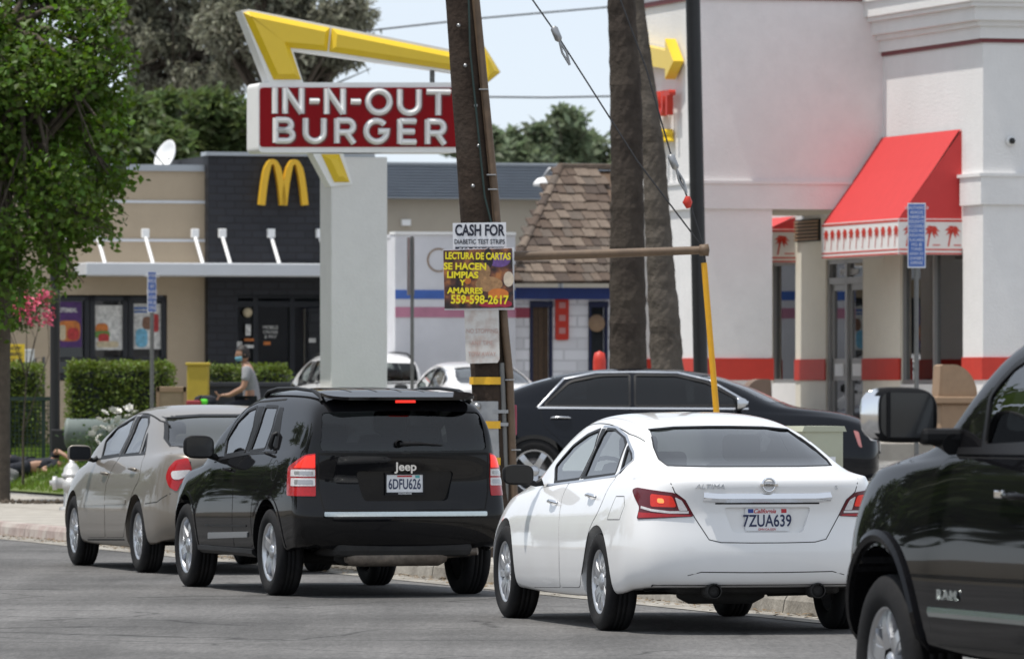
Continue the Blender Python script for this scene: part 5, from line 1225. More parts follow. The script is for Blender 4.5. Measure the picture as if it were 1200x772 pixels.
    text('door_lettering', 'MOBILE\nORDER\n& PAY', .085, 'p_white', d, (X(317), .0, Z(389)), ext=.002)
    bx(X(309), X(317), .0, .01, Z(404), Z(400)).build('door_sticker', 'p_orange', d); bx(X(362), X(370), .0, .01, Z(401), Z(396)).build('door_sticker', 'p_white', d)
    # satellite dish on the roof
    dish = empty('satellite_dish', (0, 0, 0), label='white satellite dish on the tan restaurant roof', cat='dish')
    c = at(194, 183, 131); mb = MB(); nrm_ = Vector((-.75, -.55, .35)).normalized(); q = nrm_.to_track_quat('Z', 'Y').to_matrix().to_4x4()
    mb.lathe([(.001, -.09), (.12, -.08), (.22, -.04), (.30, .02), (.31, .02), (.23, -.05), (.12, -.10), (.001, -.11)], 28, 'Z'); mb.frame(Matrix.Translation(c) @ q); mb.build('dish', 'white_panel', dish)
    MB().tube([c - nrm_ * .1, c + Vector((.05, .05, -.35))], .03, 8).tube([c + Vector((0, 0, -.2)), c + nrm_ * .35], .012, 6).build('dish_mast', 'post_steel', dish)
tan_restaurant()
# ================= low mural shop with shake roof, warehouse behind
def mural_shop():
    mat('mural_blue', (.055, .13, .42), rough=.7, noise=.15, nscale=3); mat('mural_rose', (.45, .19, .27), rough=.7, noise=.15, nscale=3); mat('frame_navy', (.012, .018, .06), rough=.6); mat('p_pale', (.55, .25, .24), rough=.6)
    F = Front(463, 122.0); root = empty('mural_shop', F.org, THETA, label='white block shop with blue and pink stripes and brown shake roof', cat='building')
    X = lambda px, d=0.: F.x(px, d); Z = lambda py, px=560, d=0.: F.z(py, F.x(px), d); B0 = .3
    bx(X(463), X(604), 0, .3, B0, Z(275)).build('wall', 'mural_white', root); bx(X(463), X(463) + .3, .3, 2.2, B0, Z(275)).build('wall', 'mural_white', root)
    bx(X(462), X(604), -.04, .34, Z(275), Z(272)).build('coping', 'white_panel', root); bx(X(463), X(604), .3, 2.2, Z(281), Z(279)).build('roof', 'metal_cap', root)
    for a, b, c, d, m in ((463, 604, 340, 350.5, 'mural_blue'), (463, 604, 360, 372, 'mural_rose')): bx(X(a), X(b), -.012, 0, Z(d), Z(c)).build('painted_stripe', m, root)
    MB().lathe([(.18, -.012), (.205, -.012), (.205, 0), (.18, 0)], 28, 'Y', (X(514), 0, Z(305)), close=True).build('painted_ring', 'tan_bin', root)
    # shop front under the eave
    bx(X(604), X(628), .4, .7, B0, Z(350)).build('wall', 'white_block', root); bx(X(655), X(697), .4, .7, B0, Z(350)).build('wall', 'white_block', root); bx(X(628), X(655), .4, .7, Z(358), Z(350)).build('wall', 'white_block', root); bx(X(697), X(720), .4, .7, Z(358), Z(350)).build('wall', 'white_block', root); bx(X(720), X(770), .4, .7, B0, Z(350)).build('wall', 'white_block', root)
    bx(X(604), X(628), .388, .4, Z(372), Z(360)).build('painted_stripe', 'mural_pink', root)
    bx(X(600), X(770), .1, .4, Z(350), Z(336.5)).build('fascia', 'blue_paint', root)
    for a, b, m, n_ in ((628, 655, 'wood_door', 'wooden door'), (697, 720, 'shop_dark', 'dark doorway')):
        o = bx(X(a) + .05, X(b) - .05, .5, .55, B0, Z(358)).build('door', m, root); o['label'] = n_ + ' with blue frame'
        f = MB().box((X(a) + .03, .42, (B0 + Z(358)) / 2), (.04, .1, Z(358) - B0)).box((X(b) - .03, .42, (B0 + Z(358)) / 2), (.04, .1, Z(358) - B0)).box(((X(a) + X(b)) / 2, .41, Z(356)), (X(b) - X(a), .1, .10)); f.build('door_frame', 'frame_navy', o)
        if m == 'wood_door':
            for k in range(3): bx(X(a) + .08 + k * .1, X(a) + .085 + k * .1, .49, .5, B0, Z(360)).build('door_groove', 'shop_dark', o)
    o = MB().prism(rpoly([(X(657.5), Z(398)), (X(673), Z(398)), (X(673), Z(347)), (X(657.5), Z(347))], .04), .34, .39, 'Y').build('vertical_sign', 'band_red', root)
    for py in (357, 372, 387): bx(X(661.5), X(669), .332, .34, Z(py + 3.5), Z(py - 3.5)).build('sign_panel', 'p_pale', o)
    MB().lathe([(.001, -.03), (.13, -.02), (.15, 0)], 20, 'Y', (X(706), .36, Z(378)), smooth=True).build('round_plaque', 'tan_bin', root)
    # shake roof: single shingles
    roof = empty('roof'); roof.parent = root
    e0, e1 = Vector((X(587), -.35, Z(331))), Vector((X(770), -.35, Z(331, 770)))
    dy = 3.3; zr = F.z(197, F.x(690), dy); r0 = Vector((X(656, dy), dy, zr)); r1 = Vector((X(790, dy), dy, zr))
    MB().add([e0 + Vector((0, .04, -.02)), e1 + Vector((0, .04, -.02)), r1 + Vector((0, 0, -.04)), r0 + Vector((0, 0, -.04))], [(0, 1, 2, 3)]).build('roof_deck', 'wood_door', roof)
    for k, c_ in enumerate(((.085, .058, .042), (.12, .088, .066), (.06, .042, .032), (.155, .118, .09), (.10, .078, .062))): mat('shake%d' % k, c_, rough=.9, noise=.3, nscale=9, bump=.5, bscale=30)
    sl = (r0 - e0); sl.x = 0; length = sl.length; sl.normalize(); nrm_ = Vector((0, -sl.z, sl.y)); rows = 13
    bases = [MB().box((0, 0, 0), (w, .36, .035)).mesh('shingle') for w in (.14, .19, .24)]
    mats_ = ['shake%d' % k for k in range(5)]; var = [[b.copy() for _ in mats_] for b in bases]
    ang = math.atan2(sl.z, sl.y)
    for r_ in range(rows):
        t = r_ / rows; xl = e0.x + (r0.x - e0.x) * t; xr = X(752)
        x = xl - random.random() * .08
        while x < xr:
            k = random.randrange(3); w = (.14, .19, .24)[k]; j = random.randrange(5)
            o = mk('shingle', var[k][j], mats_[j], roof); p_ = e0 + sl * (t * length + .12 + random.uniform(-.025, .025)); p_.x = x + w / 2; p_ += nrm_ * (.028 + random.uniform(0, .018))
            o.location = p_; o.rotation_euler = (ang - R(4.5), random.uniform(-.03, .03), random.uniform(-.04, .04)); x += w + .012
    hc = e0 + nrm_ * .05; hd = r0 + nrm_ * .05
    for k in range(11): p_ = hc.lerp(hd, (k + .5) / 11); MB().tube([hc.lerp(hd, k / 11) + Vector((0, 0, .02)), hc.lerp(hd, (k + 1.12) / 11)], [.075, .065], 6, flat=.45, smooth=False).build('hip_shingle', mats_[k % 5], roof)
    bx(r0.x - .02, r1.x, dy - .1, dy + .1, zr - .02, zr + .08, ch=.02).build('ridge_cap', 'shake3', roof)
mural_shop()
def warehouse():
    F = Front(450, 150.0); root = empty('warehouse', F.org, THETA, label='long low beige warehouse with grey metal fascia behind the mural shop', cat='building')
    X = lambda px: F.x(px); Z = lambda py: F.z(py, F.x(560))
    bx(X(420), X(900), 0, 10, .3, Z(234)).build('wall', 'ware_wall', root)
    n = 12; h = (Z(194) - Z(234)) / n
    for k in range(n): MB().prism([(-.30, Z(234) + k * h), (-.37, Z(234) + k * h + h * .3), (-.37, Z(234) + k * h + h * .7), (-.30, Z(234) + k * h + h), (.2, Z(234) + k * h + h), (.2, Z(234) + k * h)], X(420), X(900), 'X').build('fascia_rib', 'metal_roof', root)
    bx(X(420), X(900), -.4, .3, Z(194), Z(191.5)).build('fascia_cap', 'metal_cap', root)
    bx(X(470), X(480), -.1, 0, Z(265), Z(258)).build('wall_box', 'white_panel', root)
mat('ware_wall', (0.40, 0.355, 0.29), rough=.9, noise=.08, nscale=1.2); warehouse()
# ---------------------------------------------------------------- street furniture
mat('pole_wood', (0.042, 0.030, 0.023), rough=.95, noise=.45, nscale=7, bump=.6, bscale=22, dirt=(.065, .050, .040), dscale=2.5, damt=.6, spec=.2)
mat('pipe_brown', (0.125, 0.082, 0.05), rough=.6, noise=.3, nscale=9); mat('galvanised', (0.34, 0.345, 0.35), rough=.4, metal=.8, noise=.2, nscale=8); mat('tape_yellow', (0.75, 0.42, 0.02), rough=.5, noise=.15, nscale=20)
mat('sign_white', (0.72, 0.73, 0.76), rough=.5, noise=.04, nscale=10); mat('ink', (0.012, 0.014, 0.03), rough=.6); mat('guy_yellow', (0.72, 0.36, 0.01), rough=.5, noise=.08, nscale=10); mat('wire', (0.03, 0.03, 0.032), rough=.6)
mat('rust_white', (0.62, 0.60, 0.57), rough=.6, noise=.1, nscale=12, dirt=(.36, .20, .13), dscale=9, damt=.55); mat('cable_green', (0.014, 0.035, 0.03), rough=.5); mat('text_yellow', (0.85, 0.72, 0.02), rough=.5); mat('dark_green', (0.012, 0.030, 0.022), rough=.6)
mat('silver_paint', (0.52, 0.52, 0.51), rough=.45, metal=.3, noise=.12, nscale=9); mat('box_green', (0.42, 0.44, 0.34), rough=.6, noise=.1, nscale=4, dirt=(.28, .25, .18), dscale=4, damt=.4); mat('pipe_stone', (0.16, 0.19, 0.175), rough=.6, noise=.15, nscale=4)
def poster_mat():
    m = bpy.data.materials.new('photo_poster'); m.use_nodes = True; nt = m.node_tree; L = nt.links.new; b = nt.nodes['Principled BSDF']; tc = _n(nt, 'ShaderNodeTexCoord')
    n = _n(nt, 'ShaderNodeTexNoise'); n.inputs['Scale'].default_value = 9; n.inputs['Detail'].default_value = 6; L(tc.outputs['Object'], n.inputs['Vector'])
    c = _n(nt, 'ShaderNodeValToRGB'); e = c.color_ramp.elements; e[0].position = .38; e[0].color = (.02, .012, .012, 1); e[1].position = .68; e[1].color = (.42, .16, .05, 1); x = e.new(.52); x.color = (.12, .045, .03, 1)
    L(n.outputs['Fac'], c.inputs[0]); L(c.outputs[0], b.inputs['Base Color']); b.inputs['Roughness'].default_value = .4; MATS['photo_poster'] = m
poster_mat()
mat('faded_red', (.50, .33, .29), rough=.6)
YP = 63.4
def P(x, y, Y=YP): return at(x, y, Y)
def line_px(x0, y0, x1, y1, y): return x0 + (x1 - x0) * (y - y0) / (y1 - y0)
def axis(y): return line_px(541, 0, 574, 440, y)
pole = empty('utility_pole', P(axis(653), 653), label='leaning dark wooden utility pole at the kerb with flyers nailed to it', cat='pole')
def wp(o):  # parts modelled in place, then hung on the pole
    o.parent = pole; o.matrix_parent_inverse = Matrix.Translation(pole.location).inverted(); return o
pts = [P(axis(y), y) for y in (665, 440, 200, 0, -300, -700, -850)]
mb = MB(); n = 26; vs = []; rr = (.185, .168, .152, .143, .135, .125, .12)
PT = []
for i in range(len(pts) - 1):
    for k in range(14): t = k / 14; PT.append((pts[i].lerp(pts[i + 1], t), rr[i] + (rr[i + 1] - rr[i]) * t))
PT.append((pts[-1], rr[-1])); ph = [random.random() * 6 for _ in range(40)]
for i, (p, r) in enumerate(PT):
    for k in range(n): a = 2 * math.pi * k / n; q = r * (1 + .025 * math.sin(k * 3.7 + ph[k % 40]) + .012 * math.sin(i * .7 + ph[k % 40])); vs.append(p + Vector((math.cos(a) * q, math.sin(a) * q, 0)))
mb.add(vs, [(i * n + k, i * n + (k + 1) % n, (i + 1) * n + (k + 1) % n, (i + 1) * n + k) for i in range(len(PT) - 1) for k in range(n)], 0, True).add([v for v in vs[-n:]], [tuple(range(n))])
wp(mb.build('shaft', 'pole_wood'))
YF = YP - .17
wp(MB().tube([P(x, y, YF + .06) for x, y in ((532, -300), (557.5, 0), (580, 230), (591, 380), (597, 440), (604, 640))], .036, 12).build('brown_conduit', 'pipe_brown'))
wp(MB().tube([P(x, y, YF + .03) for x, y in ((588, 425), (591, 500), (595, 640))], .024, 10).build('grey_conduit', 'post_steel'))
wp(MB().tube([P(x, y, YF) for x, y in ((547, -80), (551, 60), (568, 230), (576, 262))], .009, 8).build('green_cable', 'cable_green'))
for y in (105, 205, 222, 330, 445, 527): wp(MB().box(P(line_px(557.5, 0, 597, 440, y), y, YF + .02), (.085, .03, .012), ch=.003).build('conduit_clip', 'galvanised'))
gp = []
for y in (470, 505, 540, 600): gp.append((P(line_px(569, 470, 574, 600, y) + 2, y), .19))
mb = MB(); m = 20; vs = []
for p, r in gp:
    for k in range(m + 1): a = math.pi * (1.0 + k / m); vs.append(p + Vector((math.cos(a) * r, math.sin(a) * r, 0)))
mb.add(vs, [(i * (m + 1) + k, i * (m + 1) + k + 1, (i + 1) * (m + 1) + k + 1, (i + 1) * (m + 1) + k) for i in range(3) for k in range(m)], 0, True); wp(mb.build('steel_guard', 'galvanised'))
for y, w in ((446, .15), (497.5, .185), (540, .185)):
    c = P(axis(y) if y < 470 else 571, y); mb = MB(); vs = []
    for zz in (-.033, .033):
        for k in range(m + 1): a = math.pi * (1.02 + .66 * k / m); vs.append(c + Vector((math.cos(a) * (w + .034), math.sin(a) * (w + .034), zz)))
    mb.add(vs, [(k, k + 1, m + 2 + k, m + 1 + k) for k in range(m)], 0, True); wp(mb.build('yellow_band', 'tape_yellow'))
for y in (476, 491): wp(MB().lathe([(.001, -.02), (.02, -.015), (.03, 0)], 12, 'Y', P(559, y, YF - .03)).build('bolt', 'galvanised'))
wp(MB().box(P(585, 482, YF), (.16, .03, .03)).box(P(585, 497, YF), (.16, .03, .03)).build('bracket', 'galvanised'))
wp(MB().box(P(599, 492, YP + .05), (.10, .12, .27), ch=.01).build('red_box', 'mural_pink'))
for k in range(9): y = 30 + k * 47; wp(MB().lathe([(.001, -.012), (.016, -.008), (.018, 0)], 8, 'Y', P(axis(y) + random.uniform(-10, 8), y, YF + .02)).build('nail', 'galvanised'))
# flyers on the pole
YS = YF - .02
def board(name, pxs, m, label, cat_, Y, th=.008, edge=None):
    q = [P(x, y, Y) for x, y in pxs]; c = sum(q, Vector()) / len(q)
    vs = [v - c + Vector((0, d, 0)) for d in (-th / 2, th / 2) for v in q]; k = len(q)
    o = MB().add(vs, [tuple(range(k)), tuple(range(2 * k - 1, k - 1, -1))] + [(i, k + i, k + (i + 1) % k, (i + 1) % k) for i in range(k)]).build(name, m, None, loc=c); return tag(o, label, cat_), c
def on(o, c, Y, th=.008): return lambda x, y: P(x, y, Y) - c + Vector((0, -th / 2 - .002, 0))
cash, c = board('cash_flyer', [(530.5, 261.5), (593, 260.5), (593.5, 312), (531, 312)], 'sign_white', 'white CASH FOR flyer on the utility pole above the yellow lettered poster', 'flyer', YS); f = on(cash, c, YS)
text('flyer_lettering', 'CASH FOR', .135, 'ink', cash, f(562, 270.5), ext=.001, bold=.0045, sx=.68); text('flyer_lettering', 'DIABETIC TEST STRIPS', .058, 'ink', cash, f(562, 283.5), ext=.001, bold=.001, sx=.78)
s = f(562, 294); MB().box(s, (.43, .002, .07)).build('number_strip', 'ink', cash); text('flyer_lettering', '559 892-2210', .066, 'sign_white', cash, s + Vector((0, -.003, 0)), ext=.001, bold=.001)
YS2 = YS - .02
lec, c = board('reading_poster', [(519.5, 293.5), (600, 291), (602, 360.5), (521, 361.5)], 'photo_poster', 'dark photo poster with yellow lettering LECTURA DE CARTAS on the utility pole', 'poster', YS2, .02); f = on(lec, c, YS2, .02)
MB().add([P(x, y, YS2) - c + Vector((0, .012, 0)) for x, y in ((518.5, 292.5), (602.5, 290), (602.8, 363), (521, 363.5))], [(0, 1, 2, 3)]).build('backing_card', 'sign_white', lec)
NB = [0]
def blob(x, y, rx, ry, mname):
    NB[0] += 1; v = f(x, y) + Vector((0, -.0004 * NB[0], 0)); MB().prism(circ(1, 20), 0, .002, 'Y').frame(Matrix.Translation(v + Vector((0, .001, 0))) @ Matrix.Diagonal((rx / 132.5, 1, ry / 132.5, 1))).build('poster_picture', mname, lec)
mat('po_purple', (.16, .08, .28), rough=.4, noise=.3, nscale=20); mat('po_tan', (.36, .20, .09), rough=.4, noise=.4, nscale=25); mat('po_orange', (.62, .18, .03), rough=.4, noise=.2, nscale=20); mat('po_cream', (.62, .52, .40), rough=.4, noise=.2, nscale=20); mat('po_red', (.40, .02, .05), rough=.4, noise=.2, nscale=20); mat('po_dark', (.02, .013, .02), rough=.4)
for a in ((585, 305, 13, 8, 'po_purple'), (572, 303, 6, 12, 'po_dark'), (564, 318, 11, 10, 'po_tan'), (573, 333, 16, 9, 'po_tan'), (596, 327, 6, 9, 'po_cream'), (548, 329, 4, 4, 'po_orange'), (584, 344, 12, 6, 'po_orange'), (575, 357, 14, 3, 'po_red'), (592, 356, 8, 4, 'po_red'), (545, 351, 12, 4, 'po_orange')): blob(*a)
for t_, x, y, sz, sx in (('LECTURA DE CARTAS', 560, 300.5, .083, .71), ('SE HACEN', 545, 312.5, .082, 1.0), ('LIMPIAS', 542, 322.5, .078, 1.05), ('Y', 542, 331.5, .07, 1.0), ('AMARRES', 545, 341, .072, 1.0), ('559-598-2617', 562, 351.5, .105, .86)):
    text('poster_lettering', t_, sz, 'text_yellow', lec, f(x, y) + Vector((0, -.008, 0)), rot=Matrix.Rotation(R(.6), 3, 'Y'), ext=.001, bold=.003, sx=sx)
rs, c = board('rusty_sign', [(544, 363), (547, 361), (582, 361), (584.5, 364), (585.5, 421), (583, 425), (549, 426), (546, 423)], 'rust_white', 'faded white metal sign with rust, lowest on the utility pole', 'sign', YS); f = on(rs, c, YS)
for t_, y in (('NO STOPPING', 388), ('ANY TIME', 402), ('TOW AWAY', 415)): text('sign_lettering', t_, .055, 'faded_red', rs, f(565, y), ext=.0006, sx=.78)
# sidewalk guy strut with wires and guard
guy = empty('guy_strut', P(853, 653), label='brown horizontal pipe strut with guy wires and yellow guard right of the utility pole', cat='guy wire')
def wg(o): o.parent = guy; o.matrix_parent_inverse = Matrix.Translation(guy.location).inverted(); return o
wg(MB().tube([P(574, 301), P(700, 297.5), P(826, 293)], [.042, .04, .036], 12).build('strut_pipe', 'pipe_brown'))
wg(MB().lathe([(.001, -.05), (.05, -.04), (.055, .04), (.001, .05)], 12, 'X', P(825, 293)).build('strut_cap', 'pipe_brown'))
for a in (((526, -140), (652, 40), (747, 189), (825, 292)), ((503, -660), (727, 0), (757, 80), (787, 184), (810, 243), (825, 291))): wg(MB().tube([P(*q) for q in a], .008, 6).build('guy_wire', 'wire'))
for x, y in ((652, 40), (789, 190)):
    d = (P(x + 6, y + 14) - P(x, y)).normalized(); c = P(x, y); wg(MB().tube([c - d * .07, c - d * .05, c + d * .05, c + d * .07], [.02, .035, .035, .02], 10).build('guy_insulator', 'galvanised'))
    wg(MB().tube([c + d * .07, c + d * .18 + Vector((.02, 0, 0)), c + d * .30], .012, 6).tube([c + d * .07, c + d * .18 - Vector((.02, 0, 0)), c + d * .30], .012, 6).build('wire_grip', 'galvanised'))
wg(MB().tube([P(806, 230), P(805.5, 237), P(807, 244)], [.02, .045, .02], 8).build('red_marker', 'band_red'))
wg(MB().tube([P(825, 295), P(828, 320), P(853, 655)], .010, 6).build('anchor_wire', 'wire')); wg(MB().tube([P(825, 308), P(839.5, 482), P(851, 625)], .027, 12).build('guard_tube', 'guy_yellow'))
# other poles
def pole_obj(name, label, cat_, xy0, xy1, Y, r, m, extra=None):
    b = at(*xy0, Y); b.z = lot_z(b); root = empty(name, b, label=label, cat=cat_); t = at(*xy1, Y)
    MB().tube([(0, 0, 0), t - b], r, 16).build('shaft', m, root); return root, b
q, b = pole_obj('lamp_post', 'tall black steel lamp post in front of the white restaurant', 'lamp post', (823.5, 520), (805, -330), 96, .098, 'black_metal'); MB().box((0, 0, .1), (.45, .45, .25), ch=.03).build('base', 'concrete', q); MB().box((-1.05 + .9, 0, 9.85), (.5, .35, .12), ch=.03).build('lamp_head', 'black_metal', q)
q, b = pole_obj('lamp_post', 'slim black lamp post left, rising into the tree crown beside the posters', 'lamp post', (64.5, 500), (64.5, 60), 104, .072, 'black_metal'); MB().box((.10, 0, .38), (.30, .30, .32), ch=.02).build('base', 'black_metal', q); MB().box((0, 0, 5.45), (.3, .3, .35), ch=.05).build('lamp_head', 'black_metal', q)
def blue_sign(px, py0, py1, w, Y, base, yaw, label, lines):
    c = at(px, (py0 + py1) / 2, Y); g = Vector((c.x, c.y, lot_z(c))); root = empty('parking_sign', g, label=label, cat='sign'); h = (py1 - py0) / FPX * Y; zc = c.z - g.z
    MB().tube([(0, .02, 0), (0, .02, zc + h * .45)], .032, 10).build('post', 'post_steel', root)
    pn = MB().box((0, 0, 0), (w, .006, h), ch=0).build('panel', 'sign_white', root, loc=(0, -.03, zc), rz=yaw); MB().box((0, -.004, 0), (w * .9, .003, h * .96)).build('blue_field', 'sign_blue', pn)
    n = len(lines)
    for i, t in enumerate(lines): text('sign_lettering', t, h / n * .86, 'sign_white', pn, (0, -.0062, h * .46 - (i + .5) * h * .92 / n), ext=.0006, sx=.72)
blue_sign(1074, 238, 314, .235, 93, 0, 0, 'blue lettered parking notice on a post in front of the red awning', ['UNAUTHORIZED', 'VEHICLES', 'PARKED IN', 'DESIGNATED', 'ACCESSIBLE', 'SPACES NOT', 'DISPLAYING', 'PLACARDS', 'WILL BE', 'TOWED', 'AWAY AT', "OWNER'S", 'EXPENSE'])
blue_sign(178, 318, 366, .24, 108, 0, R(60), 'narrow blue parking notice on a grey post before the tan restaurant windows', ['UNAUTHORIZED', 'VEHICLES', 'NOT', 'DISPLAYING', 'PLACARDS', 'WILL BE', 'TOWED'])
c = at(483, 455, 100); g = Vector((c.x, c.y, lot_z(c))); rt = empty('sign_post', g, label='grey steel post with sign turned edge-on, right of the pylon post', cat='sign'); zt = at(480, 277, 100).z - g.z
MB().box((0, 0, zt / 2), (.05, .035, zt)).build('post', 'post_steel', rt); MB().box((0, 0, 0), (.30, .008, .8)).build('panel', 'galvanised', rt, loc=(-.02, -.03, zt - .42), rz=R(72))
# dome lamp behind the shake roof
c = at(657, 205, 127); rt = empty('street_lamp', (c.x, c.y, lot_z(c)), label='white dome street lamp above the left end of the shake roof', cat='street lamp'); h = c.z - lot_z(c)
MB().tube([(0, 0, 0), (0, 0, h)], .05, 10).tube([(0, 0, h), (-.08, 0, h + .12), (-.2, 0, h + .10), (-.3, 0, h - .05)], .035, 8).build('arm', 'galvanised', rt); MB().lathe([(.001, .10), (.10, .08), (.17, .0), (.18, -.06), (.001, -.08)], 20, 'Z', (-.31, 0, h - .14)).build('lamp_dome', 'white_panel', rt)
# cables far behind
for k, (a, lab) in enumerate(((((380, 42), (560, 22), (720, 8)), 'upper thin overhead cable crossing the sky behind the arrow'), (((540, 113.5), (640, 114.5), (720, 113)), 'lower thin overhead cable crossing the sky right of the pole'))):
    tag(MB().tube([at(x, y, 170) for x, y in a], .022, 5).build('overhead_cable', 'wire'), lab, 'cable')
# ---- fire hydrant
c = at(84, 575, 88); rt = empty('fire_hydrant', (c.x, c.y, .15), label='silver fire hydrant on the sidewalk behind the beige sedan', cat='hydrant')
MB().lathe([(.15, 0), (.15, .03), (.10, .04), (.095, .40), (.125, .41), (.125, .44), (.105, .45), (.09, .52), (.05, .57), (.03, .58), (.03, .62), (.001, .62)], 24, 'Z').build('barrel', 'silver_paint', rt)
MB().lathe([(.065, 0), (.065, .10), (.085, .10), (.085, .15), (.03, .16), (.03, .19), (.001, .19)], 16, 'X', (0, 0, 0)).frame(Matrix.Translation((-.08, -.02, .33)) @ Matrix.Rotation(math.pi, 4, 'Z')).build('outlet', 'silver_paint', rt)
MB().lathe([(.065, 0), (.065, .10), (.085, .10), (.085, .15), (.03, .16), (.03, .19), (.001, .19)], 16, 'X', (.08, 0, .33)).build('outlet', 'silver_paint', rt); MB().lathe([(.08, 0), (.08, -.12), (.10, -.12), (.10, -.17), (.001, -.18)], 16, 'Y', (0, -.07, .30)).build('steamer_outlet', 'silver_paint', rt)
# ---- utility cabinet
c = at(955, 600, 66); c.z = .15; rt = empty('utility_cabinet', c, R(20), label='pale green utility cabinet behind the white sedan', cat='cabinet')
h = at(960, 499, 66).z - .15; MB().box((0, 0, h / 2), (.40, .42, h - .06), ch=.02).build('housing', 'box_green', rt); MB().prism([(-.22, h - .05), (.22, h - .05), (.20, h), (-.20, h)], -.23, .23, 'Y').build('lid', 'box_green', rt); MB().box((.05, -.214, h * .72), (.13, .01, .08)).build('label_plate', 'sign_white', rt)
# ---- restaurant bins
def bin_(px, py0, py1, Y, m, w, label, flip=1):
    c = at(px, 470, Y); g = Vector((c.x, c.y, lot_z(c))); rt = empty('litter_bin', g, R(8), label=label, cat='bin', group='domed litter bins'); h = at(px, py0, Y).z - g.z
    d = .5; pr = [(w * .40 * flip, h - .46), (w * .36 * flip, h - .02), (w * .30 * flip, h)] + [(w * (.10 - .52 * math.sin(t)) * flip, h - .46 + .46 * math.cos(t)) for t in [math.pi / 2 * k / 9 for k in range(10)]]
    MB().prism(pr, -d / 2, d / 2, 'Y').build('dome', m, rt); MB().box((0, 0, h - .50), (w, d + .14, .10), ch=.02).build('tray', m, rt); MB().box((0, 0, (h - .55) / 2), (w * .72, d, h - .55), ch=.03).build('body', m, rt); MB().prism([(p * .86, h - .44 + (q - h + .46) * .82) for p, q in pr], -d / 2 - .008, -d / 2, 'Y').build('side_panel', m, rt)
bin_(884, 444, 480, 103, 'brown_bin', .55, 'brown domed litter bin before the left pillar of the white restaurant', 1); bin_(1118, 427, 480, 101, 'tan_bin', .68, 'tan domed litter bin under the restaurant window behind the truck mirror', -1)
c = at(702.5, 450, 100); g = Vector((c.x, c.y, lot_z(c))); tag(MB().lathe([(.09, 0), (.09, .98), (.07, 1.05), (.001, 1.07)], 20, 'Z').frame(Matrix.Diagonal((1, 1, (at(702, 411, 100).z - g.z) / 1.07, 1))).build('bollard', 'band_red', None, loc=g), 'red bollard left of the palm trunks', 'bollard')
# ---- things before the tan restaurant
def ground_box(name, px0, px1, py, Y, d, m, label, cat_, ch=.02):
    a, b = at(px0, py, Y), at(px1, py, Y); c = (a + b) / 2; g = Vector((c.x, c.y + d / 2, lot_z(c))); return tag(MB().box((0, 0, (a.z - g.z) / 2), (b.x - a.x, d, a.z - g.z), ch=ch).build(name, m, None, loc=g), label, cat_), g, a.z - g.z, b.x - a.x
mat('bin_yellow', (.42, .31, .03), rough=.6, noise=.1, nscale=5); mat('board_tan', (.36, .26, .17), rough=.7, noise=.12, nscale=9); mat('planter_dark', (.025, .028, .035), rough=.6, noise=.2, nscale=5)
o, g, h, w = ground_box('yellow_bin', 219, 244, 428, 113, .45, 'bin_yellow', 'yellow waste bin beside the charcoal tower', 'bin'); MB().box((0, 0, h + .02), (w + .05, .5, .05), ch=.015).build('lid', 'bin_yellow', o); MB().box((0, -.23, h * .5), (w * .7, .01, .25)).build('front_panel', 'bin_yellow', o)
o, g, h, w = ground_box('board', 185, 217, 453, 106, .06, 'board_tan', 'low tan board left of the yellow bin', 'board'); MB().box((0, -.035, h - .04), (w + .03, .03, .07)).box((-w / 2, -.035, h / 2), (.05, .03, h)).box((w / 2, -.035, h / 2), (.05, .03, h)).build('board_frame', 'tan_bin', o)
o, g, h, w = ground_box('planter', 233, 338, 448, 114, .8, 'planter_dark', 'long dark planter below the clipped hedge', 'planter'); MB().box((0, -.02, h - .03), (w + .08, .9, .07), ch=.01).build('rim', 'planter_dark', o)
o, g, h, w = ground_box('yellow_board', 6, 29, 403, 118, .03, 'sign_yellow', 'small yellow lettered board above the left hedge', 'sign', 0); 
for k in range(3): text('board_lettering', ('NOW', 'HIRING', 'TODAY')[k], .075, 'ink', o, (0, -.02, h - .07 - k * .10), ext=.001, bold=.002)
o, g, h, w = ground_box('white_board', -20, 40, 409, 119, .03, 'sign_white', 'white board behind the yellow board at far left', 'board', 0); MB().box((0, -.02, h - .02), (w, .02, .03)).build('edge', 'sign_white', o)
p0, p1 = at(41, 420, 116), at(51, 418, 116); tag(MB().tube([(p0.x, p0.y, lot_z(p0)), p0, p1, (p1.x, p1.y, lot_z(p1))], .025, 8).build('handrail', 'black_metal'), 'black tube handrail left of the slim lamp post', 'handrail')
# low wall with a fat rounded top
a, b = at(76, 507, 103), at(165, 507, 103); c = (a + b) / 2; g = Vector((c.x, c.y, lot_z(c))); L_ = b.x - a.x; rt = empty('low_wall', g, label='low grey-green wall with fat rounded top behind the white roses', cat='wall')
zc = a.z - g.z; MB().lathe([(.001, -L_ / 2), (.15, -L_ / 2), (.205, -L_ / 2 + .02), (.215, -L_ / 2 + .06), (.20, -L_ / 2 + .08), (.20, L_ / 2), (.001, L_ / 2)], 28, 'X', (0, 0, zc)).build('round_top', 'pipe_stone', rt); MB().box((.05, .02, (zc - .1) / 2), (L_ - .12, .24, zc - .1)).build('wall_base', 'pipe_stone', rt)
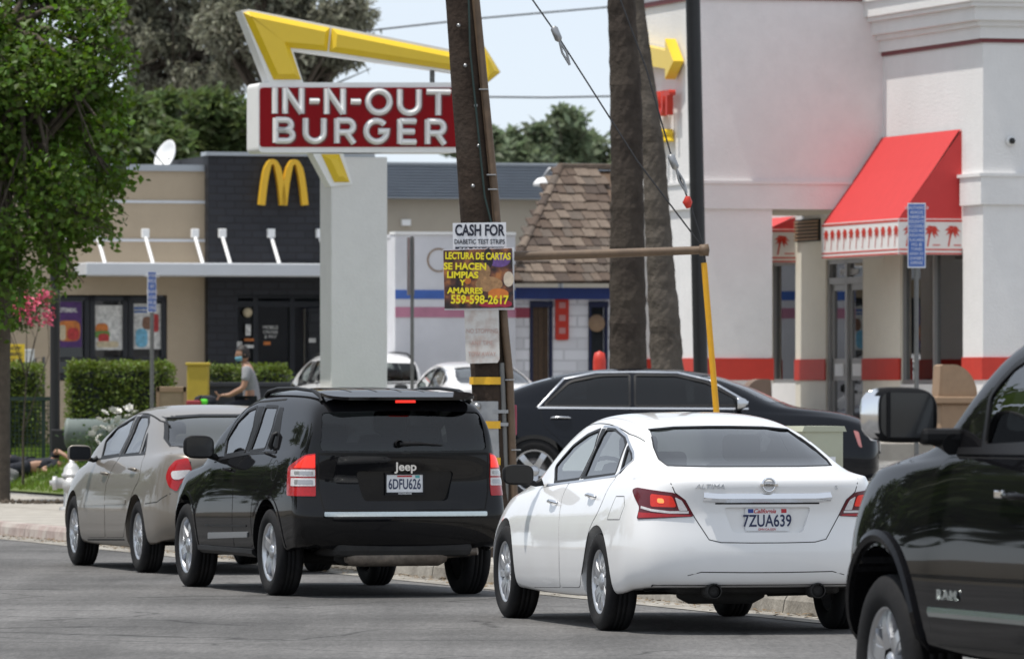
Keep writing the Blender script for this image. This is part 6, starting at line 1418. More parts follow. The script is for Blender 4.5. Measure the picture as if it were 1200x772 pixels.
# dark green mesh fence
fr = empty('mesh_fence', at(30, 545, 105), label='dark green framed mesh fence at the left behind the lawn', cat='fence'); g = fr.location; g.z = lot_z(g); zt = at(0, 467, 105).z - g.z
for px in (-30, 10, 51, 60): x = at(px, 0, 105).x - g.x; MB().box((x, 0, zt / 2), (.055, .055, zt)).build('fence_post', 'dark_green', fr)
x0, x1 = at(-40, 0, 105).x - g.x, at(60, 0, 105).x - g.x
for z in (zt, .08): MB().box(((x0 + x1) / 2, -.02, z), (x1 - x0, .05, .055)).build('fence_rail', 'dark_green', fr)
mb = MB(); k = 0
while x0 + k * .06 < x1: mb.box((x0 + k * .06, 0, zt / 2), (.012, .008, zt)); k += 1
for j in range(int(zt / .06)): mb.box(((x0 + x1) / 2, .006, .06 * j), (x1 - x0, .006, .010))
mb.build('fence_mesh', 'dark_green', fr)['kind'] = 'stuff'
# ---------------------------------------------------------------- plants
def leaf_mat(name, col, tr=.35, var=.35):
    m = bpy.data.materials.new(name); m.use_nodes = True; nt = m.node_tree; L = nt.links.new; o = nt.nodes['Material Output']; b = nt.nodes['Principled BSDF']
    g = _n(nt, 'ShaderNodeNewGeometry'); hv = _n(nt, 'ShaderNodeHueSaturation'); hv.inputs['Color'].default_value = (*col, 1)
    r = _n(nt, 'ShaderNodeMapRange'); r.inputs[3].default_value = 1 - var; r.inputs[4].default_value = 1 + var; L(g.outputs['Random Per Island'], r.inputs[0]); L(r.outputs[0], hv.inputs['Value'])
    r2 = _n(nt, 'ShaderNodeMapRange'); r2.inputs[3].default_value = .48; r2.inputs[4].default_value = .52; L(g.outputs['Random Per Island'], r2.inputs[0]); L(r2.outputs[0], hv.inputs['Hue'])
    L(hv.outputs[0], b.inputs['Base Color']); b.inputs['Roughness'].default_value = .5; b.inputs['Specular IOR Level'].default_value = .35
    t = _n(nt, 'ShaderNodeBsdfTranslucent'); h2 = _n(nt, 'ShaderNodeHueSaturation'); h2.inputs['Value'].default_value = 1.5; h2.inputs['Saturation'].default_value = 1.15; L(hv.outputs[0], h2.inputs['Color']); L(h2.outputs[0], t.inputs[0])
    x = _n(nt, 'ShaderNodeMixShader'); x.inputs[0].default_value = tr; L(b.outputs[0], x.inputs[1]); L(t.outputs[0], x.inputs[2]); L(x.outputs[0], o.inputs[0]); MATS[name] = m
leaf_mat('leaf_bright', (.088, .145, .024), .38, .55); leaf_mat('leaf_mid', (.10, .135, .05)); leaf_mat('leaf_grey', (.21, .21, .155), .3); leaf_mat('leaf_hedge', (.125, .165, .035), .35, .45); leaf_mat('leaf_hedge_lit', (.075, .115, .022)); leaf_mat('leaf_far', (.16, .195, .12)); leaf_mat('grass', (.13, .19, .035), .4, .3); leaf_mat('leaf_rose', (.05, .085, .03)); leaf_mat('palm_leaf', (.06, .09, .025))  # leaf_far is paler: distance haze put into the leaf colour
mat('bark', (.085, .068, .052), rough=.95, noise=.35, nscale=9, bump=.8, bscale=25); mat('palm_bark', (.045, .036, .030), rough=.95, noise=.45, nscale=7, bump=.9, bscale=18, dirt=(.085, .070, .056), dscale=1.6, damt=.7, spec=.2); mat('palm_bark_pale', (.085, .072, .060), rough=.95, noise=.45, nscale=7, bump=.9, bscale=18, dirt=(.15, .13, .11), dscale=1.6, damt=.7, spec=.2); mat('petal_pink', (.62, .09, .17), rough=.6, noise=.2, nscale=20); mat('petal_white', (.80, .79, .74), rough=.6)
def leaves(name, pts, size, m, parent, rnd, aspect=.55, droop=.0, fold=.2):
    vs = []; fs = []
    for p, nrm_ in pts:
        s = size * rnd.uniform(.6, 1.3)
        d = Vector((rnd.gauss(0, 1), rnd.gauss(0, 1), rnd.gauss(0, .8) - droop)).normalized(); n_ = (Vector((rnd.gauss(0, 1), rnd.gauss(0, 1), rnd.gauss(0, 1) + .9)) + nrm_ * .8)
        side = d.cross(n_)
        if side.length < 1e-3: continue
        side.normalize(); up = side.cross(d); k = len(vs)
        vs += [p, p + d * s * .45 + side * s * aspect * .5 + up * s * fold * .5, p + d * s, p + d * s * .45 - side * s * aspect * .5 + up * s * fold * .5]; fs += [(k, k + 1, k + 2), (k, k + 2, k + 3)]
    return mk(name, mesh(name, vs, fs), m, parent)
def crown_points(clumps, n, rnd, shell=.55):
    tot = sum(c[1][0] * c[1][1] * c[1][2] for c in clumps); out = []
    for c, r in clumps:
        k = int(n * r[0] * r[1] * r[2] / tot)
        for _ in range(k):
            d = Vector((rnd.gauss(0, 1), rnd.gauss(0, 1), rnd.gauss(0, 1))).normalized(); t = (shell + (1 - shell) * rnd.random()) * (1 + .12 * rnd.gauss(0, 1)); out.append((Vector((c[0] + d.x * r[0] * t, c[1] + d.y * r[1] * t, c[2] + d.z * r[2] * t)), d))
    return out
def tree(name, label, base, trunk, clumps, n, size, m, seed, aspect=.55, droop=0, r0=.16, cat_='tree', group=None, limbs=True, shell=.45):
    "base: world point; clumps and trunk in local metres"
    rnd = random.Random(seed); root = empty(name, base, label=label, cat=cat_, group=group)
    mb = MB().tube(trunk, [r0 * (1 - .6 * i / (len(trunk) - 1)) for i in range(len(trunk))], 12)
    if limbs:
        for c, r in clumps:
            s = Vector(trunk[-1 if rnd.random() < .5 else -2]); e = Vector(c); mid = s.lerp(e, .5) + Vector((rnd.uniform(-.2, .2), rnd.uniform(-.2, .2), .15)); mb.tube([s, mid, e], [r0 * .38, r0 * .22, r0 * .08], 7)
            for _ in range(3): d = Vector((rnd.gauss(0, 1) * r[0], rnd.gauss(0, 1) * r[1], rnd.gauss(0, 1) * r[2])) * .7; mb.tube([mid.lerp(e, rnd.random()), e + d], [r0 * .09, r0 * .03], 5)
    mb.build('trunk', 'bark', root); leaves('crown', crown_points(clumps, n, rnd, shell), size, m, root, rnd, aspect, droop); return root
# street tree at the left edge
b = at(-3, 590, 94); b.z = .15
def lc(px, py, Y, r): p = at(px, py, Y) - b; return ((p.x, p.y, p.z), r if isinstance(r, tuple) else (r, r, r))
cl = []
rnd = random.Random(3)
for px, py, r in ((105, 20, .62), (60, -30, .8), (118, 80, .55), (80, 70, .6), (110, 135, .55), (118, 195, .52), (75, 150, .6), (40, 90, .7), (100, 240, .50), (60, 215, .6), (20, 180, .75), (72, 280, .45), (30, 275, .5), (0, 60, .9), (-30, 150, .9), (15, 330, .42), (-20, 300, .6), (-10, 370, .42), (30, -90, .9), (-60, 50, 1.0), (-60, 230, .9), (-90, -60, 1.1), (85, 315, .26), (52, 308, .35), (130, 160, .3), (140, 60, .28), (138, 215, .28), (128, 10, .3), (120, 262, .25)):
    for _ in range(2): cl.append(lc(px + rnd.uniform(-10, 8), py + rnd.uniform(-14, 14), 94 + rnd.uniform(-1.1, 1.1), (r * rnd.uniform(.75, 1.0), r * 1.05, r * rnd.uniform(.6, .85))))
tree('street_tree', 'leafy green street tree filling the left edge by the sidewalk', b, [(0, 0, 0), (.02, 0, 1.2), (.05, .05, 2.4), (.1, .1, 4.2), (.1, .1, 6.2)], cl, 42000, .105, 'leaf_bright', 5, r0=.17, aspect=.72)
mat('soil', (.07, .055, .04), rough=1.0, noise=.4, nscale=15)
# eucalyptus far behind, green trees behind the tan restaurant, far trees right
def far_tree(px, py, w, h, Y, n, size, m, seed, label, name='background_tree', k=14, droop=0, aspect=.5, shell=.3, group=None, cl=None, rs=1.0):
    rnd = random.Random(seed); b = at(px, 470, Y); b.z = .6; c0 = at(px, py, Y) - b; s = Y / FPX; cl = []
    for _ in range(k):
        a = rnd.uniform(0, 6.28); t = rnd.random() ** .5; r = rnd.uniform(.16, .34) * min(w, h) * s * rs
        cl.append(((c0.x + math.cos(a) * t * w * s * .42, rnd.uniform(-1, 1) * w * s * .3, c0.z + math.sin(a) * t * h * s * .42), (r, r, r * .8)))
    return tree(name, label, b, [(0, 0, 0), (.1, 0, c0.z * .35), (c0.x * .5, 0, c0.z * .7), (c0.x, 0, c0.z * .95)], cl, n, size, m, seed, aspect, droop, r0=.35, group=group, shell=shell)
far_tree(215, 40, 200, 190, 185, 25000, .23, 'leaf_grey', 21, 'tall grey-green eucalyptus behind the satellite dish', 'eucalyptus_tree', 60, .8, .36, .1, rs=.5)
far_tree(335, 30, 205, 185, 180, 26000, .23, 'leaf_grey', 22, 'tall grey-green eucalyptus behind the yellow arrow', 'eucalyptus_tree', 60, .8, .36, .1, rs=.5)
far_tree(140, 155, 150, 110, 150, 9000, .26, 'leaf_mid', 23, 'mid-green tree just left of the satellite dish, behind the tan roof', k=14); far_tree(215, 160, 120, 105, 152, 9000, .26, 'leaf_mid', 24, 'mid-green tree right behind the satellite dish', k=14); far_tree(285, 160, 120, 100, 151, 9000, .26, 'leaf_mid', 25, 'mid-green tree behind the charcoal tower, left of the letter box', k=14)
for i, (px, py, w, h, lab) in enumerate(((555, 178, 70, 60, 'far green tree directly right of the letter box'), (612, 172, 70, 70, 'far green tree with a pointed top left of the street lamp'), (660, 168, 70, 78, 'far green tree standing above the dome street lamp'), (712, 172, 80, 75, 'far green tree partly behind the palm trunks'))): far_tree(px, py, w, h, 215 + i * 3, 4200, .36, 'leaf_far', 40 + i, lab, k=10)
# hedges
def hedge(px0, px1, py0, py1, Y, d, label, n, mats=('leaf_hedge', 'leaf_hedge_lit'), z0=None, seed=1):
    rnd = random.Random(seed); a, b = at(px0, py0, Y), at(px1, py0, Y); c = (a + b) / 2; g = Vector((c.x, c.y + d / 2, lot_z(c) if z0 is None else z0)); w = b.x - a.x; h = a.z - g.z
    root = empty('hedge', g, label=label, cat='hedge', group='clipped hedges'); MB().box((0, 0, h / 2 - .03), (w - .12, d - .12, h - .1), ch=.05).build('branch_core', 'shop_dark', root)
    pts = []
    for _ in range(n):
        u = rnd.random(); f = .02 * rnd.gauss(0, 1) + .025 * math.sin(rnd.random() * 9)
        if u < .5: x, z = rnd.uniform(-w / 2, w / 2), rnd.uniform(0, h); pts.append((Vector((x, -d / 2 + f + .03 * math.sin(x * 6 + z * 5), z)), Vector((0, -1, .3))))
        elif u < .85: x, y = rnd.uniform(-w / 2, w / 2), rnd.uniform(-d / 2, d / 2); pts.append((Vector((x, y, h + f + .03 * math.sin(x * 5 + y * 7))), Vector((0, 0, 1))))
        else: s = rnd.choice((-1, 1)); pts.append((Vector((s * w / 2 + f, rnd.uniform(-d / 2, d / 2), rnd.uniform(0, h))), Vector((s, 0, 0))))
    leaves('foliage', pts, .062, mats[0], root, rnd, .6)
    return root
hedge(79, 199, 429, 490, 109, .9, 'clipped box hedge under the poster windows', 9000, seed=1); hedge(-25, 47, 431, 470, 112, .9, 'clipped box hedge left of the handrail', 6000, seed=2); hedge(240, 336, 432, 450, 114.2, .55, 'clipped hedge growing in the dark planter', 5000, z0=.95, seed=3)
# white roses
rnd = random.Random(9); c = at(128, 540, 97); g = Vector((c.x, c.y, lot_z(c))); rb = empty('rose_bush', g, label='bush of white roses behind the beige sedan', cat='bush')
pts = []; stems = MB()
for _ in range(22): e = Vector((rnd.uniform(-.33, .36), rnd.uniform(-.25, .25), rnd.uniform(.35, .72))); stems.tube([(0, 0, 0), (e.x * .5, e.y * .5, e.z * .6), e], [.012, .008, .004], 5)
stems.build('stems', 'bark', rb)
for _ in range(1500): pts.append((Vector((rnd.gauss(0, .24), rnd.gauss(0, .2), abs(rnd.gauss(.35, .22)))), Vector((0, 0, 1))))
leaves('foliage', pts, .06, 'leaf_rose', rb, rnd, .6)
bl = []
bm_ = MB()
for ring, (nn, r, tilt) in enumerate(((6, .058, .25), (6, .045, .65), (4, .028, 1.05))):
    for k in range(nn):
        a = 2 * math.pi * k / nn + ring * .5; d = Vector((math.cos(a) * math.cos(tilt), math.sin(a) * math.cos(tilt), math.sin(tilt))); s = Vector((-math.sin(a), math.cos(a), 0)); bm_.add([Vector((0, 0, 0)), d * r * .6 + s * r * .5, d * r * 1.1 + Vector((0, 0, .01)), d * r * .6 - s * r * .5], [(0, 1, 2, 3)])
bme = bm_.mesh('blossom')
for x, y in ((122, 484), (132, 481), (137, 483), (147, 480), (152, 478), (116, 492), (126, 494), (139, 492), (112, 503), (120, 502), (108, 509), (117, 513), (131, 503), (143, 498), (150, 489), (114, 519), (158, 484)):
    o = mk('blossom', bme, 'petal_white', rb); o.location = at(x, y, 96.8 + rnd.uniform(-.2, .2)) - g; o.rotation_euler = (rnd.uniform(.2, 1.2), rnd.uniform(-.5, .5), rnd.random() * 6); s = rnd.uniform(1.0, 1.35); o.scale = (s, s, s)
# pink crape myrtle
b = at(27, 470, 101); b.z = lot_z(b); rnd = random.Random(11)
cl = []
for px, py, r in ((20, 355, .3), (40, 350, .28), (8, 370, .3), (55, 345, .22), (30, 375, .25), (-10, 350, .4)): p = at(px, py, 101) - b; cl.append(((p.x, p.y, p.z), (r, r, r * .8)))
cm = tree('crape_myrtle', 'pink-flowered small tree at left under the street tree crown', b, [(0, 0, 0), (0, 0, .8), (.05, 0, 1.6)], cl, 2600, .07, 'leaf_mid', 12, r0=.022)
pts = []
for x, y in ((28, 352), (22, 360), (35, 358), (50, 348), (56, 345), (56, 372), (52, 375), (34, 364), (20, 364), (46, 352), (58, 366), (30, 345), (34, 376)):
    p = at(x, y, 100.4) - b
    for _ in range(22): pts.append((p + Vector((rnd.gauss(0, .05), rnd.gauss(0, .05), rnd.gauss(0, .05))), Vector((0, -1, 0))))
leaves('blossom', pts, .055, 'petal_pink', cm, rnd, .9)
# grass bank
rnd = random.Random(4); vs = []; fs = []
bank = sheet('lawn', 'earth_green', 27, 62, 4.25, 8.2, lambda p: lot_z(p) + .006, 40, 14) if False else None
mat('earth_green', (.11, .145, .04), rough=1.0, noise=.3, nscale=5); sheet('lawn', 'earth_green', 27, 62, 4.25, 8.2, lambda p: lot_z(p) + .05, 40, 14)
for _ in range(26000):
    p = st(rnd.uniform(30, 52), 4.3 + 3.8 * rnd.random() ** 1.1); z = lot_z(p) + .05; h = rnd.uniform(.04, .11); a = rnd.random() * 6.28; w = .010; k = len(vs); l = Vector((rnd.gauss(0, .3), rnd.gauss(0, .3), 1)) * h
    vs += [(p.x - w * math.cos(a), p.y - w * math.sin(a), z), (p.x + w * math.cos(a), p.y + w * math.sin(a), z), (p.x + l.x, p.y + l.y, z + l.z)]; fs.append((k, k + 1, k + 2))
tag(mk('grass', mesh('grass', vs, fs), 'grass'), 'short green grass on the bank at left', 'grass', kind='stuff')
# soil clumps at the tree foot
sb = empty('tree_pit', (at(-3, 590, 94).x, 94, .15), kind='structure')
mb = MB()
rnd = random.Random(8); pb = at(25, 592, 93)
for _ in range(60): c = Vector((rnd.gauss(.1, .28), rnd.gauss(0, .25), rnd.uniform(0, .03))); r = rnd.uniform(.015, .05); mb.lathe([(.001, -r), (r, 0), (.001, r * .8)], 6, 'Z', c, smooth=False)
o = mb.build('soil', 'soil', None, loc=(pb.x, pb.y, .15)); tag(o, 'loose dark soil beside the street tree trunk', 'soil', kind='stuff')
# palm trunks
def palm(label, path, Y, rad, seed, bark='palm_bark'):
    rnd = random.Random(seed); q = [at(x, y, Y) for x, y in path]; b = q[0].copy(); b.z = lot_z(b); root = empty('palm_tree', b, label=label, cat='palm', group='palms'); rel = [v - b for v in q]; rel[0].z = 0
    N = 130; pt = []; n = 22; vs = []
    L_ = [0]
    for i in range(1, len(rel)): L_.append(L_[-1] + (rel[i] - rel[i - 1]).length)
    for i in range(N + 1):
        t = L_[-1] * i / N; j = max(k for k in range(len(L_) - 1) if L_[k] <= t + 1e-9); u = (t - L_[j]) / (L_[j + 1] - L_[j]); c = rel[j].lerp(rel[j + 1], u); r = rad[j] + (rad[j + 1] - rad[j]) * u
        r *= 1 + rnd.choice((.03, -.012, .0, .015, -.02))
        for k in range(n): a = 2 * math.pi * k / n; rr_ = r * (1 + .022 * rnd.gauss(0, 1)); vs.append(c + Vector((math.cos(a) * rr_, math.sin(a) * rr_, 0)))
    MB().add(vs, [(i * n + k, i * n + (k + 1) % n, (i + 1) * n + (k + 1) % n, (i + 1) * n + k) for i in range(N) for k in range(n)], 0, False).build('trunk', bark, root)
    top = rel[-1]; fv = []; ff = []
    for f_ in range(26):
        a = rnd.random() * 6.28; el = rnd.uniform(-.5, 1.1); d = Vector((math.cos(a) * math.cos(el), math.sin(a) * math.cos(el), math.sin(el))); s = Vector((-math.sin(a), math.cos(a), 0))
        for k in range(16):
            p = top + d * (.5 + k * .06); an = (k - 7.5) / 7.5 * 1.2; dd = (d * math.cos(an) + s * math.sin(an)).normalized(); m_ = len(fv); w = s.cross(dd) * .0 + d.cross(dd if abs(an) > .05 else s) ; ww = dd.cross(Vector((0, 0, 1))); ww = ww.normalized() * .02 if ww.length > .01 else s * .02
            e = top + d * .6 + dd * .75 + Vector((0, 0, -.18)); fv += [top + d * .6 + ww, top + d * .6 - ww, e]; ff.append((m_, m_ + 1, m_ + 2))
    mk('fronds', mesh('fronds', fv, ff), 'palm_leaf', root); return root
palm('dark straight palm trunk, front one of the pair', [(737, 505), (736, 430), (735, 240), (734, 120), (728, 0), (724, -300), (722, -620)], 92, (.30, .245, .215, .205, .175, .16, .15), 1)
palm('leaning grey palm trunk, rear one of the pair', [(788, 500), (782, 430), (772, 280), (766, 180), (756, 90), (748, 20), (742, -40), (732, -420)], 95, (.26, .22, .175, .155, .12, .10, .10, .10), 2, 'palm_bark_pale')

# trees across the street, behind the camera's left shoulder: seen only as reflections in the car sides
rnd = random.Random(77); pts = []; mb = MB()
for i in range(16):
    a = 4 + i * 8.5; c = st(a + rnd.uniform(-2, 2), -21 + rnd.uniform(-1.5, 1.5)); h = rnd.uniform(8, 12); mb.tube([c, c + Vector((0, 0, h * .6))], [.25, .12], 8)
    cl = [((c.x + rnd.gauss(0, 1.4), c.y + rnd.gauss(0, 1.4), h * rnd.uniform(.35, .95)), (2.0, 2.0, 1.7)) for _ in range(7)]; pts += crown_points(cl, 900, rnd, .3)
lf = leaves('tree_belt', pts, .75, 'leaf_mid', None, rnd, .7); tag(lf, 'row of trees across the street mirrored in the car sides', 'trees', kind='stuff')
mb.build('trunks', 'bark', lf)

# leaf litter and grit along the gutter
rnd = random.Random(31); vs = []; fs = []
for _ in range(2600):
    a = rnd.uniform(-16, 26); p = st(a, -abs(rnd.gauss(0, .16)) - .01); s = rnd.uniform(.006, .028); z = .008 + rnd.random() * .008; k = len(vs); t = rnd.random() * 6.28
    for q in range(3): vs.append((p.x + s * math.cos(t + q * 2.1), p.y + s * math.sin(t + q * 2.1), z + rnd.random() * s * .6))
    fs.append((k, k + 1, k + 2))
mat('litter', (.16, .11, .06), rough=1.0, noise=.5, nscale=3)
tag(mk('gutter_litter', mesh('gutter_litter', vs, fs), 'litter'), 'dry leaf bits and grit lying along the gutter', 'litter', kind='stuff')
# ---------------------------------------------------------------- people
mat('skin', (.36, .20, .13), rough=.55, noise=.08, nscale=15); mat('hair', (.012, .009, .008), rough=.6, noise=.3, nscale=40); mat('tee_grey', (.27, .275, .29), rough=.9, noise=.12, nscale=12, bump=.3, bscale=25); mat('mask_blue', (.16, .36, .46), rough=.8); mat('cloth_dark', (.014, .016, .024), rough=.9, noise=.3, nscale=10, bump=.3, bscale=20); mat('cloth_grey', (.18, .18, .18), rough=.9, noise=.2, nscale=10); mat('eye', (.02, .015, .012), rough=.2); mat('lip', (.26, .10, .08), rough=.5)
def skin_mesh(name, J, E, m, parent, lv=2, root=0):
    "J: (x,y,z,r) joints, E: edges"
    me = bpy.data.meshes.new(name); me.from_pydata([j[:3] for j in J], E, []); o = bpy.data.objects.new(name, me); COL.objects.link(o)
    md = o.modifiers.new('s', 'SKIN'); md.use_smooth_shade = True
    for i, j in enumerate(J):
        d = me.skin_vertices[0].data[i]; r = j[3]; d.radius = r if isinstance(r, tuple) else (r, r); d.use_root = (i == root)
    o.modifiers.new('d', 'SUBSURF').levels = lv; o.modifiers['d'].render_levels = lv
    r = eval_mesh(o); bpy.data.objects.remove(o); return mk(name, r, m, parent, True)
def chain(n0, k): return [(n0 + i, n0 + i + 1) for i in range(k)]
def head(parent, c, fwd, up, s=1.0, mask=False, hair='hair'):
    "head with brow, nose, mouth, eyes, ears and hair"
    f = Vector(fwd).normalized(); u = Vector(up).normalized(); rgt = f.cross(u).normalized(); u = rgt.cross(f); M = Matrix.Translation(Vector(c)) @ Matrix((rgt, f, u)).transposed().to_4x4()
    bm = bmesh.new(); bmesh.ops.create_uvsphere(bm, u_segments=28, v_segments=20, radius=1)
    for v in bm.verts:
        x, y, z = v.co; w = .076 * (1 - .22 * max(0, -z) ** 1.5); yy = y * (.098 if y > 0 else .095)
        if y > 0: yy *= 1 - .12 * max(0, -z); yy += .022 * math.exp(-((z + .12) / .16) ** 2 - (x / .16) ** 2); yy += .008 * math.exp(-((z + .52) / .10) ** 2 - (x / .35) ** 2); yy -= .012 * math.exp(-((z - .06) / .1) ** 2 - ((abs(x) - .42) / .18) ** 2); yy += .006 * math.exp(-((z + .85) / .15) ** 2 - (x / .4) ** 2)
        v.co = M @ Vector((x * w, yy, z * .118)) if s == 1 else M @ (Vector((x * w, yy, z * .118)) * s)
    me = bpy.data.meshes.new('head'); bm.to_mesh(me); bm.free(); h = mk('head', me, 'skin', parent, True)
    for sx in (-1, 1):
        MB().lathe([(.001, -.009), (.008, -.005), (.010, 0), (.008, .005), (.001, .009)], 10, 'Y', (sx * .031, .083, .008)).frame(M).build('eye', 'eye', h); MB().lathe([(.001, -.012), (.02, -.006), (.026, .004), (.001, .012)], 12, 'X', (sx * .076, -.008, -.01)).frame(M).build('ear', 'skin', h)
    MB().lathe([(.001, -.02), (.006, -.01), (.007, 0), (.006, .01), (.001, .02)], 10, 'X', (0, .09, -.062)).frame(M).build('mouth', 'lip', h)
    bm = bmesh.new(); bmesh.ops.create_uvsphere(bm, u_segments=28, v_segments=18, radius=1)
    dl = [v for v in bm.verts if (v.co.y > .35 and v.co.z < .48) or v.co.z < -.55]; bmesh.ops.delete(bm, geom=dl, context='VERTS'); rr_ = random.Random(3)
    for v in bm.verts: x, y, z = v.co; k = 1 + .05 * rr_.gauss(0, 1); v.co = M @ Vector((x * .086 * k, y * .107 * k - .004, z * .130 * k + .004))
    me = bpy.data.meshes.new('hair'); bm.to_mesh(me); bm.free(); mk('hair', me, hair, h, True)
    if mask:
        bm = bmesh.new(); bmesh.ops.create_uvsphere(bm, u_segments=24, v_segments=16, radius=1); bmesh.ops.delete(bm, geom=[v for v in bm.verts if v.co.y < .15 or v.co.z > .55 or v.co.z < -.75], context='VERTS')
        for v in bm.verts: x, y, z = v.co; v.co = M @ Vector((x * .078, y * .118, z * .062 - .05))
        me = bpy.data.meshes.new('face_mask'); bm.to_mesh(me); bm.free(); mk('face_mask', me, 'mask_blue', h, True)
    return h
def hand_edges(J, E, wrist, d, side, curl):
    "palm and five fingers grown from a wrist joint"
    d = d.normalized(); side = side.normalized(); n_ = d.cross(side).normalized(); w = Vector(J[wrist][:3]); k = len(J); pm = w + d * .055
    J.append((*pm, (.034, .016))); E.append((wrist, k))
    for i, (o, L_) in enumerate(((-.030, .062), (-.010, .075), (.010, .072), (.028, .055))):
        a = pm + side * o + d * .035; b = a + d * L_ * .5 + n_ * curl * .02; c = b + d * L_ * .35 + n_ * curl * .045; m = len(J); J += [(*a, .0095), (*b, .009), (*c, .0075)]; E += [(k, m), (m, m + 1), (m + 1, m + 2)]
    a = w + d * .02 - side * .035; b = a + d * .03 - side * .022 + n_ * curl * .02; m = len(J); J += [(*a, .011), (*b, .009)]; E += [(wrist, m), (m, m + 1)]
# rider: seated on the scooter, leaning to the handlebar (local: -x is image left, z up, seat at origin height)
cr = at(291, 470, 104); g = Vector((cr.x, cr.y, lot_z(cr)))
zo = at(291, 468, 104).z - g.z - .02                      # hip height above the ground as the picture shows
rider = empty('person', g, label='person in grey T-shirt and blue face mask leaning over a scooter handlebar', cat='person')
H = zo
J = [(.05, 0, H, (.15, .12)), (.04, 0, H + .20, (.14, .11)), (0, 0, H + .40, (.155, .115)), (-.03, 0, H + .50, .075), (-.06, 0, H + .58, .055)]; E = chain(0, 4)
for sy in (-1, 1):
    k = len(J); J += [(-.01, sy * .19, H + .45, .058), (-.06, sy * .23, H + .19, .045), (-.28, sy * .20, H + .08, .033), (-.32, sy * .195, H + .085, .028)]; E += [(2, k)] + chain(k, 3); hand_edges(J, E, k + 3, Vector((-1, 0, -.1)), Vector((0, sy, 0)), 1)
    k = len(J); J += [(.0, sy * .12, H - .06, .085), (-.36, sy * .17, H - .10, .065), (-.32, sy * .15, H - .50, .045), (-.34, sy * .15, .06, .04), (-.48, sy * .15, .045, .035)]; E += [(0, k)] + chain(k, 4)
skin_mesh('body', J, E, 'skin', rider)
T = [(.06, 0, H - .16, (.17, .15)), (.05, 0, H - .03, (.17, .145)), (.045, 0, H + .20, (.155, .125)), (.0, 0, H + .41, (.170, .13)), (-.02, 0, H + .49, .085)]; TE = chain(0, 4)
for sy in (-1, 1): k = len(T); T += [(-.01, sy * .19, H + .45, .072), (-.045, sy * .225, H + .27, .062)]; TE += [(3, k), (k, k + 1)]
skin_mesh('shirt', T, TE, 'tee_grey', rider)
Q = [(.05, 0, H + .0, (.18, .16))]; QE = []
for sy in (-1, 1): k = len(Q); Q += [(.0, sy * .12, H - .06, .10), (-.36, sy * .17, H - .10, .08), (-.32, sy * .15, H - .50, .06), (-.34, sy * .15, .12, .058)]; QE += [(0, k)] + chain(k, 3)
skin_mesh('trousers', Q, QE, 'cloth_dark', rider)
head(rider, (-.085, 0, H + .675), (-1, -.25, -.12), (-.12, 0, 1), mask=True)
mat('scooter_black', (.012, .013, .016), rough=.3, coat=.6); mat('case_red', (.30, .035, .045), rough=.6, noise=.2, nscale=12); mat('neon_green', (.12, .75, .04), rough=.6)
sc = empty('scooter', g + Vector((-.28, 0, 0)), label='dark motor scooter with red box and green cover under the leaning person', cat='scooter')
ty = tyre_mesh(.22, .09, .13, 28); rm_ = rim_mesh(.13, .09, 'five', 28)
for x in (-.62, .60):
    w = empty('wheel', (x, 0, .22), R(90)); w.parent = sc; mk('tyre', ty, 'rubber', w); mk('rim', rm_, ['alloy', 'rim_dark', 'brake_disc'], w)
hs = H - .12
MB().box((.42, 0, hs - .16), (.60, .26, .22), ch=.08).box((.0, 0, .30), (.5, .24, .10), ch=.03).tube([(-.2, 0, .32), (-.42, 0, .6), (-.46, 0, hs)], .06, 10).build('bodywork', 'scooter_black', sc)
MB().box((.40, 0, hs - .02), (.62, .26, .10), ch=.04).build('seat', 'rubber', sc)
MB().tube([(-.62, 0, .22), (-.52, 0, .5), (-.44, 0, hs + .12)], .028, 10).tube([(-.40, -.30, hs + .18), (-.45, 0, hs + .12), (-.40, .30, hs + .18)], .018, 8).build('handlebar', 'black_metal', sc)
MB().prism([(-.60, hs - .30), (-.42, hs - .30), (-.40, hs + .08), (-.54, hs + .04)], -.16, .16, 'Y').build('front_shield', 'scooter_black', sc); MB().lathe([(.001, -.05), (.06, -.03), (.07, .02)], 14, 'X', (-.56, 0, hs)).build('headlight', 'lens_white', sc)
MB().box((-.50, -.19, hs + .02), (.22, .10, .22), ch=.02).build('red_case', 'case_red', sc); 
c = at(239, 471, 104) - g - Vector((-.28, 0, 0)); MB().box((c.x, -.1, c.z), (.14, .16, .10), ch=.035).build('green_cover', 'neon_green', sc); MB().box((c.x + .02, 0, c.z - .02), (.34, .34, .24), ch=.09).build('load', 'cloth_dark', sc)
# person lying on the grass
b = at(42, 546, 102.5); b.z = lot_z(b) + .01; lie = empty('person', b, label='person in dark clothes lying on the grass at left', cat='person')
J = [(-.02, 0, .13, (.15, .12)), (.14, .0, .14, (.14, .11)), (.28, .0, .15, (.15, .11)), (.37, .0, .15, .06), (.42, 0, .15, .055)]; E = chain(0, 4)
k = len(J); J += [(.27, -.16, .14, .055), (.10, -.24, .09, .043), (.24, -.30, .05, .035), (.30, -.29, .045, .03)]; E += [(2, k)] + chain(k, 3); hand_edges(J, E, k + 3, Vector((1, .1, 0)), Vector((0, 1, 0)), .4)
k = len(J); J += [(.26, .10, .26, .055), (.30, -.02, .36, .043), (.42, -.12, .30, .033), (.45, -.13, .27, .028)]; E += [(2, k)] + chain(k, 3); hand_edges(J, E, k + 3, Vector((.6, -.4, -.5)), Vector((0, 1, 0)), .4)
for sy in (-1, 1): k = len(J); J += [(-.12, sy * .09, .13, .085), (-.38, sy * .10 - .1, .18 + .08 * sy, .065), (-.48, sy * .08 + .12, .10, .048), (-.52, sy * .08 + .30, .06, .038), (-.60, sy * .08 + .34, .06, .035)]; E += [(0, k)] + chain(k, 4)
skin_mesh('body', J, E, 'skin', lie)
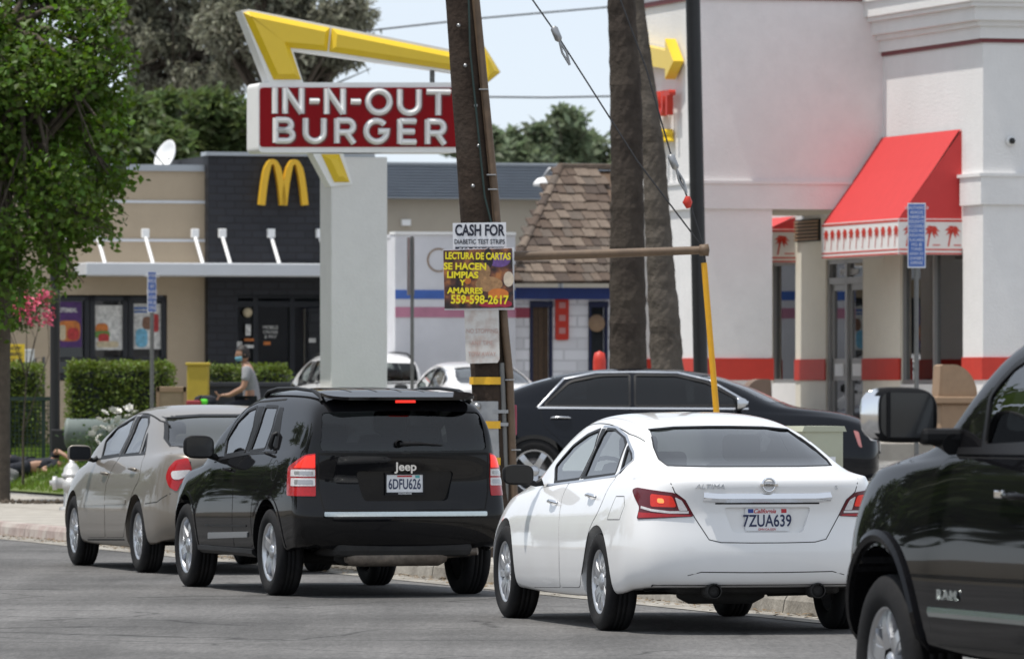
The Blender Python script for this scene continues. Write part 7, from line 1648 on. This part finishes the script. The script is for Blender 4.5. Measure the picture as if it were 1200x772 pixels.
T = [(-.17, 0, .13, (.165, .135)), (-.05, 0, .13, (.17, .135)), (.14, 0, .14, (.155, .125)), (.28, 0, .15, (.165, .125)), (.345, 0, .15, .075)]; TE = chain(0, 4)
k = len(T); T += [(.27, -.16, .14, .066), (.15, -.22, .10, .056)]; TE += [(3, k), (k, k + 1)]; k = len(T); T += [(.26, .10, .26, .066), (.29, .0, .34, .056)]; TE += [(3, k), (k, k + 1)]
skin_mesh('shirt', T, TE, 'cloth_dark', lie)
Q = [(-.02, 0, .13, (.175, .15))]; QE = []
for sy in (-1, 1): k = len(Q); Q += [(-.12, sy * .09, .13, .10), (-.38, sy * .10 - .1, .18 + .08 * sy, .08), (-.48, sy * .08 + .12, .10, .06), (-.51, sy * .08 + .26, .07, .05)]; QE += [(0, k)] + chain(k, 3)
skin_mesh('trousers', Q, QE, 'cloth_dark', lie)
head(lie, (.53, -.02, .15), (.15, -1, .35), (1, .1, .1))
c = at(12, 541, 102.3); c.z = lot_z(c); bp = empty('backpack', c, label='grey backpack beside the lying person', cat='bag'); MB().box((0, 0, .13), (.20, .18, .28), rot=Matrix.Rotation(.4, 3, 'Y'), ch=.06).build('bag', 'cloth_grey', bp); MB().box((-.02, -.10, .09), (.14, .05, .12), rot=Matrix.Rotation(.4, 3, 'Y'), ch=.02).build('pocket', 'cloth_grey', bp); MB().tube([(-.02, 0, .26), (.06, -.02, .32), (.10, 0, .26)], .012, 6).build('strap', 'cloth_dark', bp)
# ---------------------------------------------------------------- vehicles in place
white_sedan((1.458, 48.94, 0), R(13.4), 'white sedan with lit tail lights waiting nearest the kerb')
black_suv((-1.10, 57.23, 0), R(17.2), 'black sport utility with lit brake light between the beige and white sedans')
beige_sedan((-2.50, 64.23, 0), R(15.6), 'beige silver sedan first in the queue at left')
pickup((3.60, 29.02, 0), THETA, 'glossy black pickup truck cut off by the right edge')
saloon((.25, 81.75, lot_z((.25, 81.75)) + .02), R(-90), 'black saloon with chrome window arc crossing behind the utility pole')
mat('far_white', (.78, .78, .78), rough=.35, coat=1.0); mat('far_blue_grey', (.16, .19, .235), rough=.35, metal=.4, coat=1.0)
p = at(430, 454, 121); black_suv((p.x, p.y, lot_z(p)), THETA, 'white sport utility with roof rails parked behind the pylon post', full=False, lv=2, pm='far_white')
p = Vector((-.42, 117, 0)); white_sedan((p.x, p.y, lot_z(p)), R(13.4), 'white sedan parked between the pylon post and utility pole', full=False, lv=2, pm='far_white')
p = at(672, 454, 112); white_sedan((p.x + .5, p.y, lot_z(p) - .25), R(-80), 'blue-grey car parked before the mural shop door', full=False, lv=2, pm='far_blue_grey')
p = at(-60, 454, 113); white_sedan((p.x, p.y, lot_z(p)), R(75), 'dark car parked behind the mesh fence at the left edge', full=False, lv=2, pm='navy_black')
